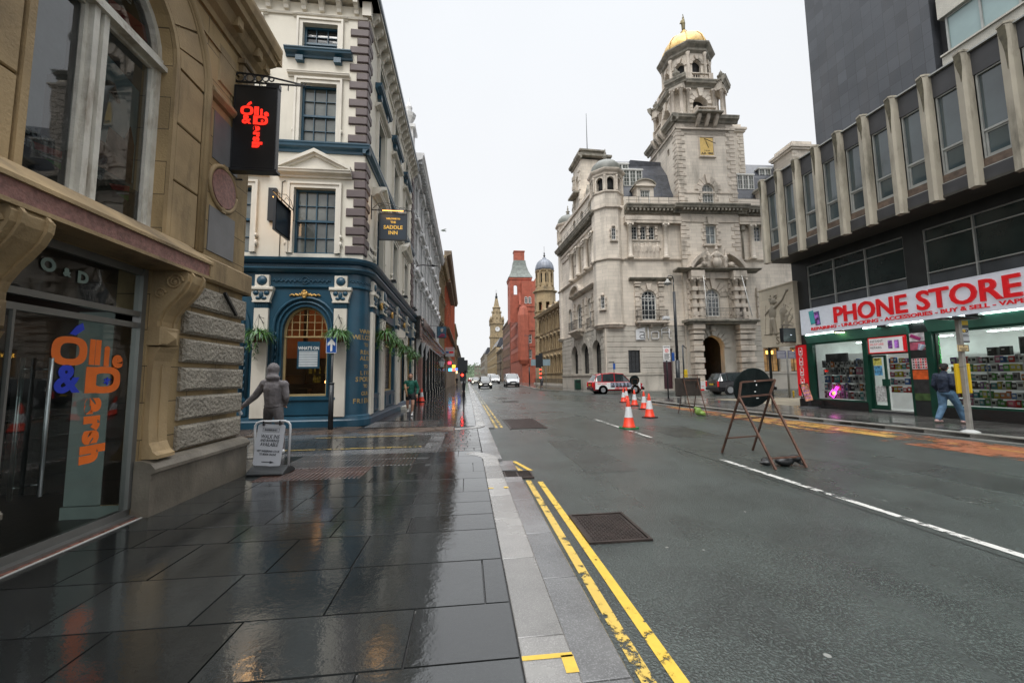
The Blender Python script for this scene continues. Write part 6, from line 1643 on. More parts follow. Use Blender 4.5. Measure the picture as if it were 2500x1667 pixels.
mb.box(-2.4, TU0, -0.08, 0.02, 6.74, 6.86); mb.box(TU1, 22, -0.08, 0.02, 6.74, 6.86)
cornice(mb, -0.3, TU0, 13.78, 0.22, 0.22, ends=False); cornice(mb, TU1, 22, 13.78, 0.22, 0.22, ends=False)
mb.T = HS; cornice(mb, -13.5, 1.0, 13.70, 0.25, 0.3); mb.box(-13.5, 1.2, -0.1, 0.02, 6.74, 6.9); mb.prof([(0.02,17.6),(-0.15,17.6),(-0.15,18.2),(-0.3,18.3),(-0.3,18.6),(0.02,18.6)], -13, 1.0); mb.box(-13.5, 0.8, -0.22, 0.1, 22.45, 22.8)
mb.T = H0
def jamb_blocks(mb, h, w, y, z0, z1, pitch=0.52, alt=0.12):
    n = round((z1-z0)/pitch)
    for j in range(n):
        e_ = alt if j % 2 else 0
        for s_, u in ((-1, h[0]), (1, h[1])): mb.bevbox(min(u, u+s_*(w+e_)), max(u, u+s_*(w+e_)), y-0.10, y+0.02, z0+j*pitch+0.02, z0+(j+1)*pitch-0.03, 0.02)
def pilblock(mb, u0, u1, z0, z1, y, n=8):
    p = (z1-z0)/n
    for j in range(n): mb.bevbox(u0-(0.05 if j % 2 else 0), u1+(0.05 if j % 2 else 0), y-(0.24 if j % 2 else 0.18), y+0.02, z0+j*p+0.02, z0+(j+1)*p-0.03, 0.03)
pilblock(mb, 0.72, 1.18, 7.2, 10.9, 0, 7); pilblock(mb, 3.3, 3.8, 7.2, 10.9, 0, 7)
for a, b in ((0.66,1.26),(3.24,3.88)): mb.bevbox(a, b, -0.34, 0.02, 10.95, 11.15, 0.03); mb.bevbox(a-0.05, b+0.05, -0.38, 0.02, 11.2, 11.42, 0.03)
fan(mb, aw, 1.2, 0, 7, 0.1)
jamb_blocks(mb, aw, 0.2, 0, 7.4, 9.7)
for u in (14.9, 18.2): pilblock(mb, u-0.7, u-0.25, 7.2, 10.9, 0, 7); pilblock(mb, u+1.75, u+2.2, 7.2, 10.9, 0, 7)
mb.bevbox(0.6, 4.1, -0.75, 0.0, 7.02, 7.18, 0.03); mb.bevbox(0.7, 4.0, -0.6, 0, 6.9, 7.02, 0.02)
for u in (1.0, 2.3, 3.7): mb.prof([(0,6.9),(-0.5,6.9),(-0.3,6.6),(0,6.45)], u-0.12, u+0.12)
for k in range(4): pilblock(mb, 0.36+k*0.95, 0.58+k*0.95, 16.1, 17.62, 0, 4)
mb.box(0.45, 3.75, -0.12, 0.02, 15.95, 16.1); mb.box(0.5, 3.6, -0.1, 0.02, 17.62, 17.72)
mb.prof([(0.02,17.8),(-0.55,17.8),(-0.55,18.05),(-0.6,18.1),(-0.6,18.55),(0.02,18.55)], -0.2, TU0); mb.prof([(0.02,17.8),(-0.55,17.8),(-0.55,18.05),(-0.6,18.1),(-0.6,18.55),(0.02,18.55)], TU1, 20)
mb.box(TU0, TU1, TD-0.12, TD, 18.0, 18.5)
for (z0, z1) in ((13.9,18.0),(19.9,29.2)):
    mb.quoins(TU0-0.05, z0, z1, 0.46, 0.06, 0.07, 0.95, 0.6, 1, TD); mb.quoins(TU1+0.05, z0, z1, 0.46, 0.06, 0.07, 0.95, 0.6, -1, TD)
T0 = mb.T; mb.T = TR(TU0, 0, 0, -90); mb.quoins(0.40, 21.0, 29.2, 0.46, 0.06, 0.07, 0.6, 0.95, -1, 0); mb.T = T0
mb.box(TU0-0.1, TU1+0.1, TD-0.1, TD, 21.25, 21.45); mb.T = TR(TU0,0,0,-90); mb.box(-6.4, 0.45, -0.1, 0.0, 21.25, 21.45); mb.T = T0
for h, n_ in ((tsw, 5), (tua, 4)): jamb_blocks(mb, h, 0.22, TD, h[2], h[2]+n_*0.42, 0.42, 0.22)
fan(mb, tua, 1.35, TD, 7, 0.09); fan(mb, taw, 1.7, TD, 9, 0.12)
mb.bevbox(8.35,10.3,TD-0.3,TD,15.3,15.55,0.03); mb.box(8.5,10.15,TD-0.15,TD,17.75,17.95); mb.prism([(9.0,17.75),(9.65,17.75),(9.8,18.6),(8.85,18.6)], TD-0.2, TD)
for u in (6.75, 7.45, 11.35, 12.05):
    column(mb, u, TD-0.55, 7.35, 11.75, 0.28, 0.5, 8, 12)
for a, b in ((6.35, 7.85), (10.95, 12.45)):
    mb.bevbox(a, b, TD-1.0, TD, 11.75, 12.45, 0.03); mb.box(a+0.1, b-0.1, TD-0.25, TD, 7.3, 11.8)
    for z0 in [7.3+k*0.56 for k in range(8)]: mb.bevbox(a-0.1, b+0.1, TD-0.2, TD, z0, z0+0.5, 0.02)
mb.box(6.35, 12.45, TD-0.35, TD, 11.75, 12.4)
for a0, a1 in ((25, 68), (112, 155)):
    q = []
    for i in range(9): a = R(a0+(a1-a0)*i/8); q.append((9.4+3.45*math.cos(a), 11.45+3.3*math.sin(a)))
    for i in range(9): a = R(a1-(a1-a0)*i/8); q.append((9.4+3.12*math.cos(a), 11.45+2.98*math.sin(a)))
    mb.prism(q, TD-1.05, TD)
for i in range(0): pass
mb.box(6.9, 11.9, TD-0.25, TD, 12.7, 13.6)
for u in (6.95, 7.0): pass
for a, b in ((6.35, 7.35), (11.35, 12.9)):
    for j in range(8):
        z = 0.95+j*0.60
        mb.bevbox(a-(0.06 if j % 2 else 0), b+(0.06 if j % 2 else 0), TD-(0.95 if j % 2 else 0.80), TD, z+0.02, z+0.56, 0.05)
    mb.bevbox(a-0.1, b+0.1, TD-1.1, TD, 0, 0.95, 0.03)
    mb.bevbox(a-0.1, b+0.1, TD-1.05, TD, 5.8, 6.0, 0.03); mb.bevbox(a-0.15, b+0.15, TD-1.12, TD, 6.25, 6.75, 0.03); mb.box(a, b, TD-0.9, TD, 6.0, 6.25)
mb.lathe([(0.001,0),(0.35,0.05),(0.3,0.25),(0.001,0.3)], (8.8, TD-0.15, 6.05), 14)
mb.build('stone_dressing', m_ports, ho)
mb = MB()
cornice(mb, -0.1, TU0, 18.95, 0.85, 0.95, dent=0.42, dw=0.2, ends=False); cornice(mb, TU1, 22, 18.95, 0.85, 0.95, dent=0.42, dw=0.2, ends=False); cornice(mb, TU0-0.1, TU1+0.1, 18.95, 0.85, 0.95, y=TD, dent=0.42, dw=0.2)
mb.T = HS; cornice(mb, -13.2, 0.2, 18.95, 0.8, 0.95, dent=0.42, dw=0.2)
mb.T = H0
cornice(mb, 0.5, 4.35, 11.55, 0.32, 0.5)
cornice(mb, 5.75, 13.2, 12.40, 0.30, 1.1, y=TD)
mb.bevbox(5.55, 13.3, TD-1.45, TD, 6.98, 7.24, 0.06); mb.bevbox(5.8, 13.05, TD-1.2, TD, 6.78, 6.98, 0.04)
mb.box(6.0,12.8,TD-1.0,TD,6.74,6.8)
cornice(mb, TU0-0.1, TU1+0.1, 29.4, 0.72, 0.55, y=TD); mb.T = TR(TU0,0,0,-90); cornice(mb, -6.5, 0.45, 29.4, 0.72, 0.6, y=0); mb.T = TR(TU1,0,0,90); mb.T = H0
mb.bevbox(7.95, 10.9, TD-1.15, TD, 29.98, 30.2, 0.04)
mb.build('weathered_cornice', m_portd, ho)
def figure(x, y, z, s=1.0, arms=1, lean=0.0):
    return [('e',(x+lean*0.8,y,z+0.93*s),(0.075*s,0.08*s,0.10*s)), ('c',(x,y,z+0.45*s),(x+lean*0.6,y,z+0.78*s),0.12*s,0.12*s), ('c',(x-0.06*s,y,z),(x-0.04*s,y,z+0.45*s),0.05*s,0.09*s), ('c',(x+0.08*s,y,z),(x+0.04*s,y,z+0.45*s),0.05*s,0.09*s),
            ('c',(x-0.1*s,y,z+0.75*s),(x-0.22*s*arms,y-0.05,z+0.55*s),0.05*s,0.04*s), ('c',(x+0.1*s,y,z+0.75*s),(x+0.2*s,y-0.05,z+0.62*s),0.05*s,0.04*s)]
P_ = []
yf = TD-0.75
P_ += [('e',(9.35,yf,13.35),(0.50,0.36,0.62)), ('e',(9.35,yf,14.1),(0.38,0.32,0.48)), ('e',(9.35,yf,14.78),(0.18,0.18,0.22)), ('c',(9.05,yf,14.3),(8.6,yf,13.9),0.14,0.1), ('c',(9.65,yf,14.3),(10.15,yf,13.9),0.14,0.1), ('e',(9.35,yf,15.05),(0.15,0.13,0.08))]
P_ += figure(8.45, yf, 12.9, 1.55); P_ += figure(10.3, yf, 12.85, 1.45, lean=0.1); P_ += figure(8.35, yf+0.1, 14.3, 0.7); P_ += figure(10.35, yf+0.1, 14.35, 0.7)
P_ += [('c',(7.2,yf+0.1,12.85),(8.1,yf+0.1,13.2),0.15,0.22), ('c',(11.6,yf+0.1,12.85),(10.8,yf+0.1,13.2),0.15,0.22), ('e',(7.9,yf,13.2),(0.3,0.2,0.28)), ('e',(10.95,yf,13.15),(0.3,0.2,0.28))]
blob('pediment_sculpture', P_, m_ports, ho, 0.05, 1)
P_ = [('c',(0.6,-0.02,14.0),(3.6,-0.02,14.0),0.07,0.07)]
for k in range(7): P_ += figure(0.85+k*0.43, -0.05, 14.05, 1.65+0.1*math.sin(k*2.2), arms=1+0.3*math.sin(k), lean=0.05*math.sin(k*1.7))
blob('relief_frieze', P_, m_ports, ho, 0.045, 1)
for a, b in ((-7.6,-5.9),(-4.7,-3.05),(-1.8,-0.5)):
    P_ = [('c',(a,-0.0,14.15),(b,0,14.15),0.06,0.06)]
    for k in range(4): P_ += figure(a+0.2+k*(b-a-0.4)/3, 0.05, 14.15, 1.6)
    blob('relief_frieze', P_, m_ports, ho, 0.06, 1, T=HS)
mb = MB(HS)
for a, b in ((-7.7,-5.8),(-4.8,-2.95),(-1.9,-0.4)): mb.quad((a,0.15,14.1),(b,0.15,14.1),(b,0.15,15.85),(a,0.15,15.85)); mb.box(a,b,-0.05,0.15,15.75,15.9)
for a, b in ((-8.2,-7.8),(-4.9,-4.5),(-3.75,-3.35),(-1.8,-1.4),(-0.9,-0.5)): pilblock(mb, a, b, 7.2, 10.9, 0, 7)
for a, b in ((-8.4,-4.3),(-3.9,-0.3)): cornice(mb, a, b, 11.5, 0.35, 0.6)
q = []
for i in range(13): a = math.pi*i/12; q.append((-6.35+2.05*math.cos(a), 11.85+1.25*math.sin(a)))
for i in range(13): a = math.pi*(1-i/12); q.append((-6.35+1.7*math.cos(a), 11.85+0.95*math.sin(a)))
mb.prism(q, -0.7, 0)
mb.prism([(-6.35+1.7*math.cos(math.pi*i/12), 11.85+0.95*math.sin(math.pi*i/12)) for i in range(13)], -0.2, 0)
mb.bevbox(-8.2,-4.4,-1.0,0,6.95,7.2,0.05); mb.prof([(0,6.95),(-0.85,6.95),(-0.5,6.6),(0,6.3)], -7.9, -4.7)
mb.build('street_dressing', m_ports, ho)
mb = MB()
for u in (0.32, 4.22, 14.0, 17.3): column(mb, u, -0.30, 14.0, 17.8, 0.24, 0.42, 0, 14)
mb.T = HS
for u in (-8.2, -5.3, -2.45, 0.1): column(mb, u, -0.32, 13.95, 17.6, 0.28, 0.42, 0, 12)
mb.build('columns', m_port, ho)
def octa(mb, cx, cy, r, z0, z1, holes=None, depth=0.25, rot=22.5):
    """octagonal drum built face by face so openings can be cut"""
    ap = r*math.cos(R(22.5)); w = 2*r*math.sin(R(22.5))
    T0 = mb.T
    for k in range(8):
        a = k*45
        mb.T = T0 @ Matrix.Translation((cx, cy, 0)) @ Matrix.Rotation(R(a), 4, 'Z') @ Matrix.Translation((0, -ap, 0))
        mb.wall(-w/2, w/2, z0, z1, holes(w) if callable(holes) else [], depth=depth)
    mb.T = T0
def octring(mb, cx, cy, prof): mb.lathe(prof, (cx, cy, 0), 8, sm=False, rot=22.5, cap=False)
def turret(T, cx, cy, r=1.72, full=True):
    mb = MB(T)
    octa(mb, cx, cy, r, 6.8, 21.3)
    octa(mb, cx, cy, r*0.98, 21.3, 23.2, lambda w: [(-w*0.30, w*0.30, 21.45, 22.95, 'a')], 0.3)
    mb.build('turret_wall', m_port, ho)
    mb = MB(T)
    octring(mb, cx, cy, [(0.3,6.1),(0.9,6.25),(1.4,6.5),(1.75,6.62),(1.8,6.8),(1.9,6.85),(1.9,6.95),(r,7.0)])
    for z, h, p in ((13.7,0.22,0.2),(19.35,0.25,0.22),(21.1,0.22,0.16)): octring(mb, cx, cy, [(r,z),(r+p,z+h*0.5),(r+p,z+h),(r,z+h)])
    octring(mb, cx, cy, [(r,23.1),(r+0.1,23.2),(r+0.1,23.4),(r+0.3,23.55),(r+0.38,23.7),(r+0.38,23.78),(0.2,23.9)])
    for k in range(8):
        a = R(k*45+22.5-90); mb.lathe([(0.13,21.35),(0.10,21.5),(0.10,22.9),(0.14,23.1)], (cx+(r+0.02)*math.cos(a), cy+(r+0.02)*math.sin(a), 0), 8)
    mb.build('turret_trim', m_ports, ho)
    mb = MB(T); mb.lathe([(r*1.0,23.78),(r*1.0,23.95),(r*0.98,24.3),(r*0.88,24.75),(r*0.66,25.15),(r*0.35,25.4),(0.15,25.48)], (cx, cy, 0), 24); mb.build('turret_dome', m_leadd, ho)
    mb = MB(T); mb.lathe([(0.22,25.4),(0.12,25.6),(0.28,25.7),(0.12,25.8),(0.34,26.0),(0.16,26.1),(0.10,26.3),(0.15,26.42),(0.06,26.6),(0.07,26.8),(0.01,27.0)], (cx, cy, 0), 8); mb.build('finial', m_portd, ho)
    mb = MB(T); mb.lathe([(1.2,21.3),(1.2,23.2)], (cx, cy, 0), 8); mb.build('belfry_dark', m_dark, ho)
turret(H0, -1.6, 1.15)
tA = HI @ Vector((15.0, 56.2, 0)); turret(H0, tA.x, tA.y, 1.6)
for z, sc_ in ((8.6, 1), (15.9, 1)):
    h = (-0.22, 0.22, z, z+1.25, 'r'); T = Matrix.Translation((-1.6,1.15,0)) @ Matrix.Rotation(R(0 if z > 10 else -45), 4, 'Z') @ Matrix.Translation((0.1 if z > 10 else 0,-1.72*math.cos(R(22.5))-0.02,0))
    w = MB(T); frame_ring(w, h, 0.06, -0.03, 0.0); w.box(-0.015,0.015,-0.025,0,z,z+1.25)
    for q in (0.33, 0.66): w.box(-0.22,0.22,-0.025,0,z+1.25*q-0.015,z+1.25*q+0.015)
    o = w.build('slit_window', m_sash, ho); g = MB(T); panefill(g, h, -0.006); g.build('pane', m_hglass, o)
    s_ = MB(T); s_.bevbox(-0.42,0.42,-0.22,0,z-0.22,z-0.05,0.03); jamb_blocks(s_, h, 0.12, 0.0, z, z+1.25, 0.31, 0.1); s_.lathe([(0.001,z+1.3),(0.22,z+1.35),(0.15,z+1.6),(0.001,z+1.7)], (0,-0.05,0), 8); s_.build('slit_window_surround', m_ports, ho)
CXT, CYT = 9.375, 3.03
mb = MB()
mb.box(TU0, TU1, TD, 6.4, 28.6, 30.9)
for k in range(4):
    T = Matrix.Translation((CXT, CYT, 0)) @ Matrix.Rotation(R(90*k), 4, 'Z') @ Matrix.Translation((0, -2.62, 0))
    mb.T = T; mb.wall(-1.75, 1.75, 30.85, 35.1, [(-0.85, 0.85, 31.0, 33.95, 'a')], depth=0.7)
    mb.courses(-1.75, 1.75, 31.0, 34.6, 0.42, 0.06, 0.05, [(-0.85, 0.85, 31.0, 33.95, 'a')])
    fan(mb, (-0.85,0.85,31.0,33.95,'a'), 1.45, -0.02, 7, 0.12)
    mb.T = T0 = Matrix.Translation((CXT, CYT, 0)) @ Matrix.Rotation(R(90*k+45), 4, 'Z') @ Matrix.Translation((0, -3.09, 0))
    mb.wall(-0.62, 0.62, 30.85, 35.1, [], depth=0.2)
    mb.box(-0.75, 0.75, -1.05, 0.5, 34.75, 35.75); mb.box(-0.75, 0.75, -1.0, 0.3, 30.85, 31.05)
mb.T = H0
octa(mb, CXT, CYT, 2.55, 36.3, 40.2, lambda w: [(-0.52, 0.52, 36.7, 38.95, 'a')], 0.4)
mb.build('tower_crown', m_port, ho)
mb = MB()
for k in range(4):
    mb.T = Matrix.Translation((CXT, CYT, 0)) @ Matrix.Rotation(R(90*k+45), 4, 'Z') @ Matrix.Translation((0, -3.09, 0))
    for u in (-0.45, 0.45): column(mb, u, -0.72, 31.0, 34.8, 0.21, 0.45, 0, 12)
    mb.T = Matrix.Translation((CXT, CYT, 0)) @ Matrix.Rotation(R(90*k), 4, 'Z') @ Matrix.Translation((0, -2.62, 0))
    for u in (-1.5, 1.5): column(mb, u, -0.14, 31.0, 34.8, 0.20, 0.45, 0, 12)
    balustrade(mb, -1.1, 1.1, 31.0, 0.85, -1.15 if k in (0,3) else -0.9, 0.09, 0.28)
    mb.box(-1.2,-1.0,-1.3,-0.3,31.0,31.95); mb.box(1.0,1.2,-1.3,-0.3,31.0,31.95)
    balustrade(mb, -1.0, 1.0, 36.0, 0.75, -0.35, 0.08, 0.26); mb.box(-1.5,-1.0,-0.45,-0.2,36.0,36.78); mb.box(1.0,1.5,-0.45,-0.2,36.0,36.78)
mb.T = H0
for k in range(8):
    a = R(k*45+22.5-90); mb.lathe([(0.24,36.3),(0.19,36.6),(0.17,39.5),(0.26,39.9)], (CXT+2.6*math.cos(a), CYT+2.6*math.sin(a), 0), 10)
    a2 = k*45; mb.T = Matrix.Translation((CXT,CYT,0)) @ Matrix.Rotation(R(a2),4,'Z') @ Matrix.Translation((0,-2.36,0)); fan(mb, (-0.52,0.52,36.7,38.95,'a'), 0.85, 0, 5, 0.1); mb.T = H0
for s_ in (-1.0, 0, 1.0): mb.prof([(TD,30.75),(TD-0.85,30.75),(TD-0.75,30.35),(TD-0.3,29.75),(TD,29.6)], 9.4+s_-0.16, 9.4+s_+0.16)
mb.box(TU0-0.15, TU1+0.15, TD-0.15, TD, 29.3, 29.5); mb.T = TR(TU0,0,0,-90); mb.box(-6.4,0.5,-0.15,0,29.3,29.5)
for s_ in (-1.0, 0, 1.0): mb.prof([(0,30.75),(-0.85,30.75),(-0.75,30.35),(-0.3,29.75),(0,29.6)], -3.2+s_-0.16, -3.2+s_+0.16)
mb.T = H0
mb.build('tower_columns', m_ports, ho)
mb = MB()
for k in range(4):
    mb.T = Matrix.Translation((CXT, CYT, 0)) @ Matrix.Rotation(R(90*k), 4, 'Z') @ Matrix.Translation((0, -2.62, 0)); cornice(mb, -1.8, 1.8, 35.05, 0.9, 0.55, ends=False)
    mb.T = Matrix.Translation((CXT, CYT, 0)) @ Matrix.Rotation(R(90*k+45), 4, 'Z') @ Matrix.Translation((0, -3.09, 0)); cornice(mb, -0.85, 0.85, 35.1, 0.9, 0.4, y=-1.0); mb.box(-0.9, 0.9, -1.1, 0.8, 35.75, 36.0)
mb.T = H0
octring(mb, CXT, CYT, [(2.6,39.9),(2.85,40.1),(2.85,40.4),(3.15,40.65),(3.3,40.85),(3.3,41.0),(1.0,41.05)]); octring(mb, CXT, CYT, [(3.0,35.9),(3.1,36.1),(2.2,36.3)])
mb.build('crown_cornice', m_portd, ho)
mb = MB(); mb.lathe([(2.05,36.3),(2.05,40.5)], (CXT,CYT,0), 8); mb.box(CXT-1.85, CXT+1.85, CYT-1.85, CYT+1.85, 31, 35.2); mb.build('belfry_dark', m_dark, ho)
mb = MB(); mb.lathe([(2.62,41.0),(2.68,41.4),(2.62,41.9),(2.38,42.6),(1.95,43.25),(1.3,43.85),(0.7,44.15),(0.35,44.25)], (CXT,CYT,0), 24, sm=True)
for k in range(8):
    a = R(k*45+22.5); mb.tube([(CXT+r*math.cos(a), CYT+r*math.sin(a), z) for r, z in ((2.70,41.0),(2.74,41.4),(2.66,41.9),(2.42,42.62),(1.98,43.3),(1.32,43.9),(0.7,44.2))], 0.06, 6)
mb.build('gold_dome', m_golddome, ho)
mb = MB(); mb.lathe([(0.35,44.2),(0.25,44.35),(0.45,44.5),(0.30,44.7),(0.38,44.95),(0.15,45.1)], (CXT,CYT,0), 14); mb.build('dome_finial', m_golddome, ho)
blob('statue', [('e',(CXT,CYT,46.95),(0.11,0.12,0.14)), ('c',(CXT,CYT,45.3),(CXT,CYT,46.1),0.20,0.24), ('c',(CXT,CYT,46.1),(CXT,CYT,46.65),0.26,0.18), ('c',(CXT-0.2,CYT,46.55),(CXT-0.4,CYT,46.1),0.09,0.07), ('c',(CXT+0.15,CYT,46.55),(CXT-0.05,CYT-0.1,47.35),0.08,0.05), ('c',(CXT,CYT,45.0),(CXT,CYT,45.3),0.1,0.2)], M('bronze_statue', (0.16,0.13,0.06), 0.5, metal=0.5), ho, 0.05, 1)
mb = MB()
for k in range(4):
    a = R(k*90-45); mb.lathe([(0.28,36.0),(0.12,36.15),(0.12,36.3),(0.36,36.65),(0.42,36.85),(0.20,36.95),(0.16,37.05),(0.20,37.2),(0.05,37.4),(0.01,37.6)], (CXT+3.75*math.cos(a), CYT+3.75*math.sin(a), 0), 10)
mb.build('urns', m_portd, ho)
mb = MB(); mb.box(8.62,10.12,TD-0.05,TD,25.65,27.65); sd = mb.build('sundial_plate', m_gilt2, ho)
mb = MB(); mb.bevbox(8.45,10.35,TD-0.22,TD,25.35,25.55,0.03); mb.box(8.5,8.6,TD-0.1,TD,25.6,27.8); mb.box(10.15,10.25,TD-0.1,TD,25.6,27.8); mb.box(8.5,10.25,TD-0.1,TD,27.7,27.82); mb.build('sundial_frame', m_ports, sd)
text('A.D. 1903', Matrix.Translation((9.4,TD-0.055,25.83)), 0.32, m_black, sd, 'sundial_text', ext=0.01, off=0.012)
text('V IV III', Matrix.Translation((9.4,TD-0.055,26.15)), 0.22, m_black, sd, 'sundial_text', ext=0.01); mb = MB(); mb.bar((9.15,TD-0.06,27.55),(10.15,TD-0.5,26.75),0.05); mb.bar((9.3,TD-0.06,27.25),(9.6,TD-0.06,26.5),0.04); mb.build('gnomon', m_black, sd)
mb = MB()
mb.prof([(0.7,20.4),(2.2,24.6),(4.2,27.3),(7.5,27.3),(11,20)], 0.2, TU0); mb.prof([(0.7,20.4),(2.2,24.6),(4.2,27.3),(7.5,27.3),(11,20)], TU1, 22)
mb.T = HS; mb.prof([(2.2,22.7),(5.0,27.0),(9.0,27.0),(9,19.8)], -13, -1.0); mb.T = H0
mb.add([(4.6,0.6,21.0),(TU0,0.6,21.0),(TU0,4.2,27.3),(TU0,4.2,21)], [(0,1,2),(0,2,3)])
mb.build('slate_roof', m_roof, ho)
mb = MB(); mb.box(-0.1, TU0, 0.0, 0.5, 19.8, 20.9); mb.box(TU1, 22, 0.0, 0.5, 19.8, 20.9); mb.build('parapet', m_port, ho)
def stone_dormer(u0, u1):
    c = (u0+u1)/2; mb = MB(); h = (c-0.55,c+0.55,19.9,21.65,'r')
    mb.wall(u0, u1, 19.8, 22.1, [h], y=-0.12, depth=0.3); mb.box(u0,u0+0.02,-0.12,2,19.8,22.1); mb.box(u1-0.02,u1,-0.12,2,19.8,22.1)
    mb.prof([(2.0,22.0),(-0.35,22.0),(-0.35,22.15),(2.0,22.15)], u0-0.15, u1+0.15)
    q = [(c+1.12*math.cos(math.pi*i/10), 22.15+0.62*math.sin(math.pi*i/10)) for i in range(11)]; mb.prism(q, -0.2, 1.6)
    mb.build('stone_dormer', m_port, ho)
    mb = MB(); q = [(c+1.2*math.cos(math.pi*i/10), 22.15+0.70*math.sin(math.pi*i/10)) for i in range(11)]+[(c+1.06*math.cos(math.pi*i/10), 22.15+0.56*math.sin(math.pi*i/10)) for i in reversed(range(11))]; mb.prism(q, -0.38, 1.7); mb.build('dormer_hood', m_portd, ho)
    window(ho, h, Matrix.Translation((0,-0.12,0)), m_sash, m_winc, 4, 4, 0.08, 0.03, 0.15, name='dormer_window')
stone_dormer(1.35, 3.25); stone_dormer(15.8, 17.7)
def box_dormer(u0, u1, y, z0, z1, nx, nz, T=H0):
    mb = MB(T); mb.box(u0-0.1, u1+0.1, y-0.12, y+2.5, z1, z1+0.14); mb.build('dormer_roof', m_sash, ho)
    mb = MB(T); mb.box(u0, u1, y+0.06, y+2.4, z0, z1); mb.build('dormer_cheek', m_roof, ho)
    for k in range(nx): a = u0+(u1-u0)*k/nx; window(ho, (a+0.01,a+(u1-u0)/nx-0.01,z0,z1,'r'), T, m_sash, m_winc, 2, nz, 0.06, 0.025, y, name='dormer_window')
box_dormer(0.55, 2.75, 1.55, 22.9, 24.75, 3, 4); box_dormer(0.2, 1.7, 2.9, 25.2, 26.2, 2, 1)
box_dormer(14.0, 16.0, 1.55, 22.8, 24.5, 3, 3); box_dormer(17.5, 19.0, 2.6, 24.6, 25.9, 2, 2); box_dormer(12.9, 13.8, 2.6, 25.0, 26.3, 1, 2)
mb = MB()
for (u0, u1, y0, y1, z1) in ((13.4,15.8,2.6,4.6,30.4), (20.2,22.8,0.6,3.6,27.2)):
    mb.box(u0, u1, y0, y1, 20, z1)
    for k in range(int((z1-24)/0.45)): mb.bevbox(u0-0.04, u0+0.5+(0.25 if k % 2 else 0), y0-0.06, y0, 24+k*0.45+0.03, 24.42+k*0.45, 0.02); mb.bevbox(u1-0.5-(0.25 if k % 2 else 0), u1+0.04, y0-0.06, y0, 24+k*0.45+0.03, 24.42+k*0.45, 0.02)
    mb.box(u0-0.2, u1+0.2, y0-0.2, y1+0.2, z1, z1+0.25); mb.box(u0-0.35, u1+0.35, y0-0.35, y1+0.35, z1+0.25, z1+0.5); mb.box(u0+0.1, u1-0.1, y0+0.1, y1-0.1, z1+0.5, z1+1.1)
mb.build('chimney', m_port, ho)
mb = MB(HS)
mb.wall(-7.2, -4.3, 22.6, 28.6, [(-6.3,-5.2,24.6,27.0,'a')], y=0.0, depth=0.4)
mb.box(-7.2, -4.3, 0.4, 3.6, 22.6, 28.6); mb.box(-4.3,-4.25,0,3.6,22.6,28.6); mb.box(-7.25,-7.2,0,3.6,22.6,28.6)
mb.prof([(3.6,22.6),(0.6,22.6),(0.3,24.0),(3.6,27.5)], -4.3, -2.4)
pilblock(mb, -7.2, -6.7, 22.8, 27.6, 0, 8); pilblock(mb, -4.8, -4.3, 22.8, 27.6, 0, 8)
mb.build('gable_pavilion', m_port, ho)
mb = MB(HS); cornice(mb, -7.3, -4.2, 28.5, 0.6, 0.5); mb.box(-7.7,-3.8,-0.4,4.0,28.9,29.15); mb.box(-6.9,-4.6,0.2,3.2,29.15,29.9); mb.box(-7.1,-4.4,0,3.4,29.9,30.1); mb.bevbox(-7.0,-4.5,-0.9,0,24.3,24.55,0.03)
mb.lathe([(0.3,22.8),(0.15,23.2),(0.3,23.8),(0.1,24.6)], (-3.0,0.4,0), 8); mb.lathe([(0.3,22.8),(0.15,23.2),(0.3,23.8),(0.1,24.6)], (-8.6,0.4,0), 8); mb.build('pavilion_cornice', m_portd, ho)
mb = MB(HS); mb.tube([(-5.8,1.5,29.9),(-5.8,1.5,35.8)], [0.06,0.03], 6); mb.build('flagpole', m_ironw, ho)
def railing(mb, u0, u1, y, z0, h, pitch=0.13):
    mb.box(u0, u1, y-0.02, y+0.02, z0+h-0.04, z0+h); mb.box(u0, u1, y-0.015, y+0.015, z0+0.05, z0+0.08); mb.box(u0, u1, y-0.012, y+0.012, z0+h*0.7, z0+h*0.7+0.02)
    n = int((u1-u0)/pitch)
    for i in range(n+1): u = u0+(u1-u0)*i/n; mb.box(u-0.009, u+0.009, y-0.009, y+0.009, z0, z0+h)
    for i in range(0, n, 2): mb.torus((u0+(u1-u0)*(i+0.5)/n, y, z0+h*0.4), pitch*0.55, 0.008, 10)
def balc(T, u0, u1, y, z, h, d):
    mb = MB(T); railing(mb, u0, u1, y-d, z, h)
    for u in (u0, u1): mb.box(u-0.012,u+0.012,y-d,y,z+h-0.04,z+h); [mb.box(u-0.009,u+0.009,y-d+k*0.14,y-d+k*0.14+0.018,z,z+h) for k in range(int(d/0.14))]
    mb.build('balcony_railing', m_ironw, ho)
balc(H0, 0.72, 4.0, 0, 7.18, 1.2, 0.65); balc(H0, 7.7, 11.6, TD, 7.24, 1.15, 1.3); balc(HS, -8.0, -4.6, 0, 7.2, 1.15, 0.9); balc(HS, -2.9, -1.6, 0, 7.1, 1.1, 0.3)
mb = MB()
for z in (20.2, 20.6): mb.box(-0.1, TU0, -0.7, -0.68, z, z+0.03); mb.box(TU1, 20, -0.7, -0.68, z, z+0.03)
for k in range(6): mb.box(0.2+k*1.1,0.23+k*1.1,-0.7,-0.68,19.8,20.65)
mb.T = HS
for z in (20.2, 20.5): mb.box(-12.5, 0.0, -0.75, -0.72, z, z+0.03)
for k in range(9): mb.box(-12.2+k*1.4,-12.16+k*1.4,-0.75,-0.72,19.7,20.55)
mb.build('roof_rail', m_ironw, ho)
